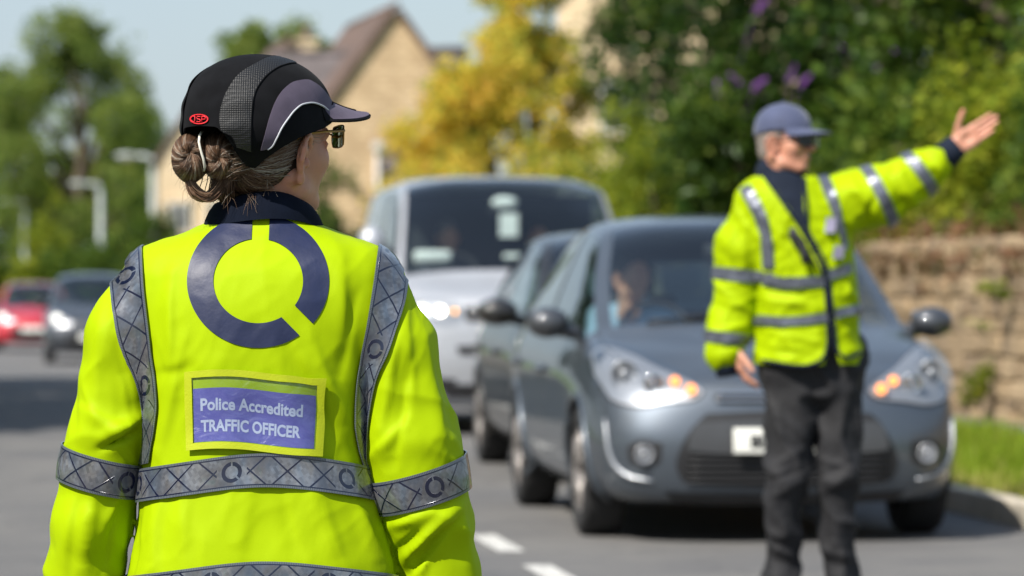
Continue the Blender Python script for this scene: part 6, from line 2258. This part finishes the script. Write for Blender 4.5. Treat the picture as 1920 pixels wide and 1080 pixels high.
# ---- two cars far down the road
dk = car_paint('dark grey paint', (0.045, 0.05, 0.06), 0.5)
suv = Car('oncoming_car', 'dark grey car with lit headlight left of the near officer', (at(176, 0, 70).x, 70, dip(70)), R(7), HATCH, dk, (1.04, 1.08, 1.10))
rd = car_paint('red paint', (0.42, 0.015, 0.03), 0.2)
red_car = Car('oncoming_car', 'red car with lit headlight at the left edge of the road', (at(62, 0, 84).x, 84, dip(84)), R(7), HATCH, rd, (1.0, 1.0, 1.0))
for cr in (suv, red_car):
    for g in (1, -1):
        hl = cr.patch('headlight', [(g * x, z * cr.s[2]) for x, z in HL_], M_reflector, 0.004)
        p = cr.P(g * 0.66, 0.74 * cr.s[2], 0.015)
        MB().ell(p, (0.085, 0.03, 0.07), 14, 8).build('bulb', M_litfar, hl)
    cr.patch('lower_grille', [(-.45, .52), (0, .54), (.45, .52), (.5, .36), (.4, .28), (0, .26), (-.4, .28), (-.5, .36)], M_blackp, 0.006, dense=50)
    pc = cr.P(0, 0.49, 0.03)
    MB().box((0, pc.y - 0.01, 0.49), (0.52, 0.014, 0.112), 0.004).build('number_plate', M_plate, cr.root)
    cr.mirrors(1.26 * cr.s[1], 1.005 * cr.s[2], 0.97, M_blackp)

# ------------------------------------------------------------------ people inside
def seated(car, spot, label, top_mat, skin, hair_m, face=(0, -1, 0), hands=None, seed=1, head_shift=(0, 0, 0)):
    M = car.root.matrix_basis
    T = lambda v: M @ Vector(v)
    s = spot
    face_w = (M.to_3x3() @ Vector(face)).normalized()
    hip = s + Vector((0, 0.12, 0.06))
    J = {}
    J['hl'] = T(hip + Vector((0.09, 0, 0))); J['hr'] = T(hip + Vector((-0.09, 0, 0)))
    J['sl'] = T(hip + Vector((0.175, 0.10, 0.43))); J['sr'] = T(hip + Vector((-0.175, 0.10, 0.43)))
    J['neck'] = T(hip + Vector((0, 0.09, 0.52)))
    for q, g in (('l', 1), ('r', -1)):
        J['e' + q] = T(hip + Vector((g * 0.24, -0.06, 0.22)))
        J['w' + q] = T(hip + Vector((g * 0.14, -0.30, 0.30))) if not hands else T(hands[0 if g > 0 else 1])
        J['k' + q] = T(hip + Vector((g * 0.13, -0.44, 0.10)))
        J['a' + q] = T(hip + Vector((g * 0.13, -0.62, -0.18)))
    hc = T(hip + Vector((0, 0.055, 0.665)) + Vector(head_shift))
    root = empty('person', T(hip), label, 'person')
    v = Vox(hc - Vector((0.15, 0.16, 0.24)), hc + Vector((0.15, 0.16, 0.16)), 0.005)
    HMx = frame(hc, face_w)
    add_head(v, HMx, 1.0)
    parts = [v.mesh(1)]
    lo = np.min([list(J[k]) for k in J], axis=0) - 0.16; hi = np.max([list(J[k]) for k in J], axis=0) + 0.14
    vb = Vox(lo, hi, 0.014)
    add_limbs(vb, J)
    parts.append(vb.mesh(1))
    for q, g in (('l', False), ('r', True)):
        w = J['w' + q]; d = (w - J['e' + q]).normalized()
        vv = Vox(w - Vector((0.22, 0.22, 0.22)), w + Vector((0.22, 0.22, 0.22)), 0.005)
        add_hand(vv, w, d, (0, 0, -1), 0.95, g, (0.5, 0.55, 0.6, 0.6), 0.03, 0.6)
        parts.append(vv.mesh(1))
    mesh_obj('body', *join_meshes(parts), skin, root)
    vb = Vox(lo, hi, 0.014)
    add_limbs(vb, J, 0.014, legs=False)
    mesh_obj('top', *vb.mesh(2), top_mat, root)
    vb = Vox(lo, hi, 0.014)
    add_limbs(vb, J, 0.014, arms=False, torso=False)
    mesh_obj('trousers', *vb.mesh(2), M_seat, root)
    v = Vox(hc - Vector((0.15, 0.16, 0.2)), hc + Vector((0.15, 0.16, 0.18)), 0.006)
    Rt = HMx.to_3x3()
    L = lambda x, y, z: HMx @ Vector((x, y, z))
    v.ell(L(0, -0.020, 0.036), (0.083, 0.098, 0.093), 0.01, Rt)
    v.ell(L(0, -0.045, -0.04), (0.078, 0.065, 0.08), 0.02, Rt)
    v.ell(L(0, 0.085, -0.03), (0.062, 0.075, 0.085), 0.01, Rt, 'sub')
    mesh_obj('hair', *v.mesh(2), hair_m, root)
    return root
sk = skin_mat('passenger skin', (0.62, 0.33, 0.22))
hr_b = simple('dark brown hair', (0.03, 0.018, 0.012), 0.5, bscale=120, bstr=0.5, bdist=0.004)
hr_g = simple('grey hair', (0.22, 0.20, 0.18), 0.5, bscale=120, bstr=0.5, bdist=0.004)
sp = c3.seat_spots[0]
seated(c3, sp, 'driver in pale blue top at the wheel of the blue grey hatchback', simple('pale blue top', (0.35, 0.50, 0.66), 0.8), sk, hr_b, (0.35, -1, 0), None, 2, (-0.04, -0.12, -0.02))
sp = vn.seat_spots
seated(vn, sp[0], 'driver behind the wheel of the silver white van', simple('charcoal jumper', (0.06, 0.06, 0.07), 0.9), sk, hr_g, (0.1, -1, 0), None, 3)
seated(vn, sp[1], 'passenger in the silver white van, right of the hanging card', simple('dull brown jumper', (0.12, 0.08, 0.06), 0.9), sk, hr_b, (-0.1, -1, 0), None, 4)
# ------------------------------------------------------------------ the officer stopping the traffic
def far_officer():
    Y = 13.4
    A = lambda px, py, dy=0.0: at(px, py, Y + dy)
    root = empty('person', (1.0, Y, 0.0), 'man in yellow hi-vis jacket and navy cap raising one arm before the grey car', 'person')
    hv = hivis_mat('fluorescent yellow vest cloth', (0.315, 0.435, 0.0), 0.35)
    navy = simple('navy fleece', (0.008, 0.013, 0.026), 0.85, var=0.2, vscale=20, bscale=400, bdist=0.002, sheen=0.02, spec=0.2)
    tr_m = simple('charcoal work trousers', (0.0085, 0.0085, 0.0105), 0.8, var=0.25, vscale=6, bscale=26, bstr=0.5, bdist=0.012)
    skin = skin_mat('ruddy skin', (0.55, 0.265, 0.175))  # one skin tone all over, with redder mottling
    tape = simple('grey reflective tape', (0.11, 0.12, 0.15), 0.35, 0.35, var=0.35, vscale=40, bscale=60, bstr=0.4, bdist=0.004)
    # --- head and hands
    hf = Vector((0.87, -0.49, -0.02))
    hc = at(1471, 262, Y - 0.01)
    HM = frame(hc, hf)
    vh = Vox(hc - Vector((0.17, 0.17, 0.30)), hc + Vector((0.17, 0.17, 0.17)), 0.0042)
    add_head(vh, HM, 0.97, 1.08)
    J = dict(sl=A(1556, 372), sr=A(1424, 398), el=A(1672, 366, -0.03), er=A(1386, 545, 0.01), wl=A(1790, 277, -0.06), wr=A(1366, 645, -0.03),
             hl=A(1567, 705), hr=A(1487, 705), kl=A(1570, 885, -0.03), kr=A(1476, 890, -0.05), al=A(1578, 1105, 0.02), ar=A(1463, 1105, 0.0), neck=A(1478, 345))
    J['al'].z = 0.085; J['ar'].z = 0.085
    lo = np.array([0.55, Y - 0.35, 0.0]); hi = np.array([1.75, Y + 0.35, 1.62])
    vb = Vox(lo, hi, 0.013)
    add_limbs(vb, J, -0.022, legs=False, arms=False)
    add_limbs(vb, J, 0.0, legs=False, torso=False)
    add_limbs(vb, J, -0.020, arms=False, torso=False)
    ff = Vector((0.22, -1, 0))
    add_foot(vb, J['al'], ff + Vector((0.2, 0, 0))); add_foot(vb, J['ar'], ff - Vector((0.25, 0, 0)))
    parts = [vh.mesh(1), vb.mesh(2)]
    w = J['wl']; tip = A(1866, 226, -0.08)
    v = Vox(w - Vector((0.12, 0.12, 0.12)), w + Vector((0.25, 0.12, 0.22)), 0.0034)
    # palm towards the camera, thumb up: the arm's left hand
    add_hand(v, w, tip - w, (0.12, -1, 0.1), 0.98, False, (0.06, 0.05, 0.06, 0.10), -0.01, 0.80)
    parts.append(v.mesh(1))
    w = J['wr']
    v = Vox(w - Vector((0.12, 0.14, 0.25)), w + Vector((0.16, 0.14, 0.08)), 0.0040)
    add_hand(v, w + Vector((0.012, 0, -0.005)), (0.30, -0.1, -1), (1, 0.2, 0.2), 0.98, True, (0.35, 0.4, 0.45, 0.5), 0.02, 0.5)
    parts.append(v.mesh(1))
    mesh_obj('body', *join_meshes(parts), skin, root)

    # --- fleece with a high neck
    vf = Vox(lo, hi, 0.010)
    add_limbs(vf, J, 0.016, legs=False)
    vf.cap(HM @ Vector((0, -0.030, -0.112)), A(1472, 372), 0.066, 0.095, 0.03)
    vf.cap(HM @ Vector((0, -0.048, -0.118)), A(1455, 362), 0.052, 0.07, 0.03)
    vf.fn(lambda x, y, z: 0 * x + 0 * y + z - 0.96 + 0.5 * (np.abs(x - 1.03) > 0.2), lo, hi, 0, 'sub')
    FV, FF = vf.mesh(2)
    mesh_obj('fleece', FV, FF, navy, root)
    # cuff past the raised sleeve
    c0 = A(1766, 298, -0.055); c1 = A(1796, 272, -0.06)
    MB().tube([c0, c0.lerp(c1, 0.5), c1], [0.050, 0.048, 0.044], 18).build('fleece_cuff', navy, root, world=True)
    c0 = A(1360, 668, -0.02); c1 = A(1366, 704, -0.03)
    MB().tube([c0, c1], [0.045, 0.042], 18).build('fleece_cuff', navy, root, world=True)

    # --- jacket, open down the front
    XC = (1512 - 960) * Y / FPX
    zs = [0.86, 0.90, 1.00, 1.10, 1.20, 1.32, 1.42, 1.48, 1.52, 1.545, 1.56]
    aw = [0.188, 0.187, 0.182, 0.180, 0.180, 0.186, 0.195, 0.180, 0.135, 0.09, 0.05]
    bd = [0.150, 0.150, 0.150, 0.150, 0.150, 0.150, 0.145, 0.130, 0.115, 0.09, 0.05]
    cx = [1.032, 1.032, 1.032, 1.030, 1.022, 1.005, 0.985, 0.972, 0.966, 0.962, 0.962]
    def torso(x, y, z):
        zz = np.clip(z, zs[0], zs[-1]).ravel()
        f = lambda t: pchip(zs, t, zz).astype(np.float32)[None, None, :]
        a, b, c = f(aw), f(bd), f(cx)
        q = ((np.abs(x - c) / a) ** 2.4 + (np.abs(y - Y) / b) ** 2.4) ** (1 / 2.4)
        d = (q - 1) * np.minimum(a, b) * 0.9
        return np.maximum(np.maximum(d, 0.878 - z), z - 1.555)
    arm_r = ([A(1418, 392), A(1392, 460), A(1384, 545, 0.01), A(1370, 610), A(1357, 660, -0.02)], [0.078, 0.086, 0.080, 0.075, 0.068])
    arm_l = ([A(1530, 385), A(1590, 378, -0.01), A(1648, 368, -0.03), A(1705, 338, -0.04), A(1752, 306, -0.055)], [0.080, 0.104, 0.098, 0.083, 0.060])
    lo2 = np.array([0.55, Y - 0.30, 0.76]); hi2 = np.array([1.66, Y + 0.30, 1.75])
    v = Vox(lo2, hi2, 0.0068)
    v.fn(torso, lo2, hi2, 0)
    for ch in (arm_r, arm_l):
        w = Vox(lo2, hi2, 0.0068)
        w.chain(*ch, k=0.03)
        k = 0.035 if ch is arm_l else np.clip((v.ax[2][None, None, :] - 1.20) / 0.15, 0, 1) * 0.04 + 0.006
        h = np.clip(0.5 + 0.5 * (v.D - w.D) / k, 0, 1)
        v.D = v.D * (1 - h) + w.D * h - k * h * (1 - h)
    V, F = v.mesh(2)
    lines = [(1440, 560, 1530, 572, 10, 0.010), (1440, 620, 1535, 640, 9, 0.008), (1440, 655, 1520, 668, 8, -0.006), (1450, 540, 1500, 548, 8, -0.008),
             (1585, 540, 1610, 560, 9, 0.008), (1580, 610, 1605, 640, 9, 0.008), (1400, 430, 1390, 520, 9, 0.008), (1365, 420, 1352, 540, 9, -0.006),
             (1350, 560, 1400, 580, 9, 0.008), (1340, 620, 1395, 610, 8, 0.008), (1345, 655, 1390, 640, 7, -0.008), (1600, 340, 1640, 400, 11, 0.010),
             (1615, 420, 1650, 350, 9, -0.008), (1690, 320, 1720, 390, 9, 0.012), (1670, 335, 1700, 400, 8, -0.008), (1725, 300, 1745, 350, 8, 0.010), (1660, 405, 1735, 372, 9, 0.008),
             (1460, 400, 1480, 500, 9, 0.007), (1550, 430, 1575, 520, 9, 0.007), (1585, 430, 1600, 500, 9, -0.007)]
    V = fold(V, normals(V, F), lines)
    lines_ = None
    V = wobble(V, normals(V, F), 0.006, 9.0, 2.0)
    V = creases(V, normals(V, F), 0.011, 7.0, 2.9, 0.5, 0.9)
    V = creases(V, normals(V, F), 0.005, 16.0, 5.9, -0.5, 0.8)
    V = lap(V, F, 1, 0.4)
    jb = bvh_of(V, F)
    # open front: the neck V and the gap below the last press stud
    x, y = px_of(V)
    N = normals(V, F)
    poly = [(1425, 300), (1434, 332), (1470, 382), (1500, 426), (1524, 468), (1543, 512), (1549, 560), (1553, 640), (1540, 700), (1590, 720), (1572, 668), (1562, 600), (1556, 545), (1549, 502), (1531, 462), (1514, 428), (1511, 380), (1508, 335), (1514, 300)]
    def inside(px, py):
        c = np.zeros(len(px), bool)
        for i in range(len(poly)):
            x0, y0 = poly[i]; x1, y1 = poly[i - 1]
            cond = ((y0 > py) != (y1 > py)) & (px < (x1 - x0) * (py - y0) / (y1 - y0 + 1e-9) + x0)
            c ^= cond
        return c
    cutv = inside(x, y) & (V[:, 1] < Y + 0.02)
    topcut = (V[:, 2] > 1.535) & (V[:, 0] > 0.86) & (V[:, 0] < 1.05)
    keep = ~((cutv | topcut)[F].all(axis=1))
    hem = ~(((V[:, 2] < 0.892) & (x > 1412))[F].all(axis=1))
    F2 = F[keep & hem]
    used = np.unique(F2); mp = -np.ones(len(V), int); mp[used] = np.arange(len(used))
    jk = mesh_obj('jacket', V[used], mp[F2], hv, root)
    solidify(jk, 0.004, -1.0)
    # dark lining binding along the opening
    for e in ([(1434, 332), (1470, 382), (1500, 426), (1524, 468), (1543, 512), (1549, 560), (1552, 640), (1540, 676), (1505, 686), (1430, 676)], [(1508, 335), (1511, 380), (1514, 428), (1531, 462), (1549, 502), (1556, 545), (1562, 600), (1570, 660), (1590, 672), (1612, 660)]):
        pts = [surf(jb, a, b, 0.003) for a, b in curve_pts(e, 40)]
        pts = [p for p in pts if p is not None and p.y < Y + 0.05]
        MB().tube(pts, 0.006, 6).build('binding', navy, jk, world=True)
    def px_tape(e0, e1, n=26, m=5, off=0.006):
        a = curve_pts(e0, n); b = curve_pts(e1, n)
        rows = fill_rows([[surf(jb, *(a[i] * (1 - j / m) + b[i] * j / m), off) for j in range(m + 1)] for i in range(n)])
        o = mesh_obj('reflective_tape', [tuple(q) for r in rows for q in r], grid_faces(len(rows), m + 1), tape, jk)
        solidify(o, 0.002, 0.0)
    px_tape([(1388, 356), (1412, 400), (1428, 450), (1432, 503)], [(1408, 348), (1434, 395), (1448, 450), (1452, 503)])
    px_tape([(1524, 315), (1548, 370), (1566, 420), (1582, 472)], [(1544, 312), (1568, 365), (1580, 415), (1588, 462)])
    px_tape([(1430, 513), (1475, 520), (1545, 517)], [(1430, 533), (1475, 540), (1547, 537)])
    px_tape([(1551, 507), (1570, 500), (1594, 492)], [(1553, 527), (1572, 520), (1596, 511)])
    px_tape([(1416, 590), (1475, 594), (1552, 585)], [(1416, 607), (1475, 611), (1553, 603)])
    px_tape([(1564, 580), (1585, 575), (1613, 570)], [(1566, 597), (1588, 592), (1614, 588)])
    for (p0, p1, wid) in ((A(1392, 517), A(1390, 521), 0.042), (A(1366, 634), A(1364, 639), 0.040), (A(1648, 366, -0.03), A(1652, 364, -0.03), 0.040), (A(1724, 324, -0.045), A(1728, 321, -0.045), 0.040)):
        ax = (p1 - p0).normalized()
        if abs(ax.z) > 0.7: ax = Vector((-0.12, 0, -1)).normalized()
        e1 = ax.cross(Vector((0, 1, 0))).normalized(); e2 = ax.cross(e1).normalized()
        rows = []
        for i in range(41):
            an = 2 * math.pi * i / 40
            d = e1 * math.cos(an) + e2 * math.sin(an)
            row = []
            for j in range(5):
                o = p0 + ax * wid * (j / 4 - 0.5)
                h = jb.ray_cast(o + d * 0.02, d)
                row.append(h[0] + d * 0.006 if h[0] and h[3] < 0.17 else None)
            rows.append(row)
        rows = fill_rows(rows)
        if len(rows) > 6:
            o = mesh_obj('reflective_tape', [tuple(q) for r in rows for q in r], grid_faces(len(rows), 5), tape, jk)
            solidify(o, 0.002, 0.0)
    # chest badges and radio lead
    pale = simple('pale badge', (0.26, 0.24, 0.33), 0.5, bstr=0)
    for (cx_, cy_, a, b) in ((1556, 422, 9, 14), (1571, 473, 9, 12)):
        P2 = [tuple(surf(jb, cx_ + a * i - 0.25 * b * j * 0.3, cy_ + b * j, 0.007)) for i in (-1, -.3, .3, 1) for j in (-1, -.3, .3, 1)]
        o = mesh_obj('chest_badge', P2, grid_faces(4, 4), pale, jk); solidify(o, 0.002, 0.0)
    radio = [surf(jb, a, b, 0.016) for a, b in ((1484, 428), (1492, 442), (1503, 455), (1507, 475), (1510, 495))]
    MB().tube([p for p in radio if p], [0.012, 0.014, 0.012, 0.015, 0.013], 8).build('radio_handset', M_blackp, jk, world=True)
    lead = [surf(jb, a, b, 0.012) for a, b in ((1484, 428), (1478, 440), (1492, 462), (1512, 470), (1528, 500))]
    MB().tube([p for p in lead if p], 0.006, 6).build('radio_lead', M_blackp, jk, world=True)

    # --- trousers and shoes
    lo3 = np.array([0.70, Y - 0.28, 0.02]); hi3 = np.array([1.36, Y + 0.28, 1.02])
    vt = Vox(lo3, hi3, 0.010)
    vt.cap(A(1488, 690), A(1566, 690), 0.118, 0.108, 0.04)
    vt.cap(A(1496, 650), A(1560, 650), 0.118, 0.112, 0.04)
    vt.cap(A(1496, 716), A(1556, 716), 0.106, 0.100, 0.03)
    vt.chain([A(1482, 725), A(1480, 800, -0.02), A(1475, 890, -0.045), A(1466, 985, -0.02), A(1465, 1062, 0), A(1464, 1100, 0)], [0.098, 0.090, 0.074, 0.062, 0.062, 0.066], 0.012)
    vt.chain([A(1566, 725), A(1572, 800, -0.01), A(1571, 890, -0.03), A(1572, 985, 0), A(1576, 1062, 0.015), A(1577, 1100, 0.02)], [0.086, 0.078, 0.070, 0.064, 0.060, 0.063], 0.012)
    vt.fn(lambda x, y, z: z - 0.088 + 0 * x + 0 * y, lo3, hi3 * np.array([1, 1, 0]) + np.array([0, 0, 0.13]), 0, 'sub')
    V, F = vt.mesh(2)
    lines = [(1445, 760, 1510, 820, 9, 0.012), (1450, 800, 1515, 870, 8, -0.010), (1450, 870, 1500, 845, 8, 0.014), (1445, 900, 1505, 880, 8, -0.012), (1448, 930, 1495, 905, 7, 0.012),
             (1440, 1020, 1490, 1045, 8, 0.014), (1440, 1045, 1488, 1062, 7, -0.012), (1440, 1075, 1485, 1082, 7, 0.012), (1545, 860, 1600, 880, 8, 0.012), (1540, 890, 1600, 870, 8, -0.012),
             (1540, 920, 1595, 900, 7, 0.010), (1550, 1030, 1600, 1045, 8, 0.014), (1550, 1055, 1600, 1062, 7, -0.010), (1550, 1080, 1600, 1085, 7, 0.012), (1520, 720, 1545, 790, 9, -0.010), (1460, 720, 1470, 860, 9, 0.006)]
    V = fold(V, normals(V, F), lines)
    V = creases(V, normals(V, F), 0.024, 8.0, 6.9, 0.3, 0.8)
    V = lap(V, F, 1, 0.4)
    mesh_obj('trousers', V, F, tr_m, root)
    boot = simple('dark brown boot', (0.03, 0.024, 0.022), 0.5)
    for q, d in (('l', 0.2), ('r', -0.25)):
        a = J['a' + q]
        lo4 = a - Vector((0.15, 0.30, 0.12)); hi4 = a + Vector((0.15, 0.20, 0.09))
        v2 = Vox(lo4, hi4, 0.008)
        add_foot(v2, a, ff + Vector((d, 0, 0)), 0.012)
        v2.fn(lambda x, y, z: z + 0 * x + 0 * y, lo4, (hi4.x, hi4.y, 0.03), 0, 'sub')
        mesh_obj('boot', *v2.mesh(1), boot, root)

    # --- cap
    blue = simple('faded navy cap cloth', (0.046, 0.058, 0.118), 0.8, var=0.15, vscale=14, bscale=300, bstr=0.3, bdist=0.002, sheen=0.3)
    ztop, z0, yc, ar, af = 0.128, 0.028, -0.007, 0.086, 0.105
    def cp(ph, z):
        zn = min(1.0, max(0.0, (z - z0) / (ztop - z0)))
        g = max(0.0, 1 - zn ** 2.3) ** 0.5 if z > z0 else 1.0
        g *= 1 + 0.006 * math.cos(ph * 6)
        return Vector((ar * math.sin(ph) * g, yc + af * math.cos(ph) * g, z))
    CV = []
    nphi, nz = 72, 22
    for i in range(nphi):
        ph = 2 * math.pi * i / nphi
        rz = 0.034 - 0.008 * math.cos(ph) * 0 - 0.022 * max(0, -math.cos(ph))
        for j in range(nz + 1):
            t = j / nz
            CV.append(tuple(HM @ cp(ph, rz + (ztop - rz) * (1 - (1 - t) ** 1.7))))
    cap = mesh_obj('cap', CV, grid_faces(nphi, nz + 1, True), blue, root)
    solidify(cap, 0.003, -1)
    PV = []
    for i in range(31):
        ph = -R(66) + R(132) * i / 30
        for j in range(9):
            t = j / 8
            e = cp(ph, 0.036)
            ext = 0.078 * max(0.0, math.cos(ph * 1.32)) ** 0.6
            PV.append(tuple(HM @ (e + Vector((math.sin(ph) * 0.3, 1, 0)).normalized() * ext * t + Vector((0, 0, -0.012 * t - 2.2 * e.x ** 2 * t)))))
    vis = mesh_obj('visor', PV, grid_faces(31, 9), blue, cap)
    solidify(vis, 0.004, 0.0)
    MB().ell(HM @ Vector((0, yc, ztop + 0.001)), (0.008, 0.008, 0.005), 10, 6).build('top_button', blue, cap, world=True)
    # --- dark glasses and short hair
    HL = lambda x, y, z: HM @ Vector((x, y, z))
    dark = simple('black sunglasses', (0.006, 0.006, 0.007), 0.12, bstr=0)
    gs = MB().tube([HL(-0.012, 0.112, 0.008), HL(0, 0.116, 0.010), HL(0.012, 0.112, 0.008)], 0.003, 6).build('sunglasses', dark, root, world=True)
    for g in (-1, 1):
        MB().tube([HL(g * 0.070, 0.072, 0.010), HL(g * 0.079, 0.03, 0.010), HL(g * 0.080, -0.012, 0.006)], 0.003, 6).build('temple', dark, gs, world=True)
        P2 = []
        for i in range(13):
            for j in range(9):
                a, b = i / 12 * 2 - 1, j / 8 * 2 - 1
                aa = a * math.sqrt(1 - 0.2 * b * b); bb_ = b * math.sqrt(1 - 0.2 * a * a)
                an = R(8) + (aa / 2 + 0.5) * R(40)
                P2.append(tuple(HL(g * math.sin(an) * 0.10, 0.018 + math.cos(an) * 0.100, -0.024 + (bb_ / 2 + 0.5) * 0.046)))
        o = mesh_obj('lens', P2, grid_faces(13, 9), dark, gs); solidify(o, 0.002, 0)
    hg = simple('short grey hair', (0.20, 0.17, 0.15), 0.6, bscale=160, bstr=0.7, bdist=0.004)
    v = Vox(hc - Vector((0.16, 0.16, 0.18)), hc + Vector((0.16, 0.16, 0.16)), 0.005)
    Rt = HM.to_3x3()
    v.ell(HL(0, -0.017, 0.018), (0.0760, 0.089, 0.084), 0.01, Rt)
    v.ell(HL(0, -0.050, -0.042), (0.058, 0.045, 0.050), 0.02, Rt)
    v.ell(HL(0, 0.085, -0.045), (0.12, 0.085, 0.11), 0.008, Rt, 'sub')
    for g in (-1, 1):
        v.ell(HL(g * 0.085, -0.006, -0.03), (0.02, 0.028, 0.045), 0.004, Rt, 'sub')
    mesh_obj('hair', *v.mesh(1), hg, root)
    return root
far_officer()
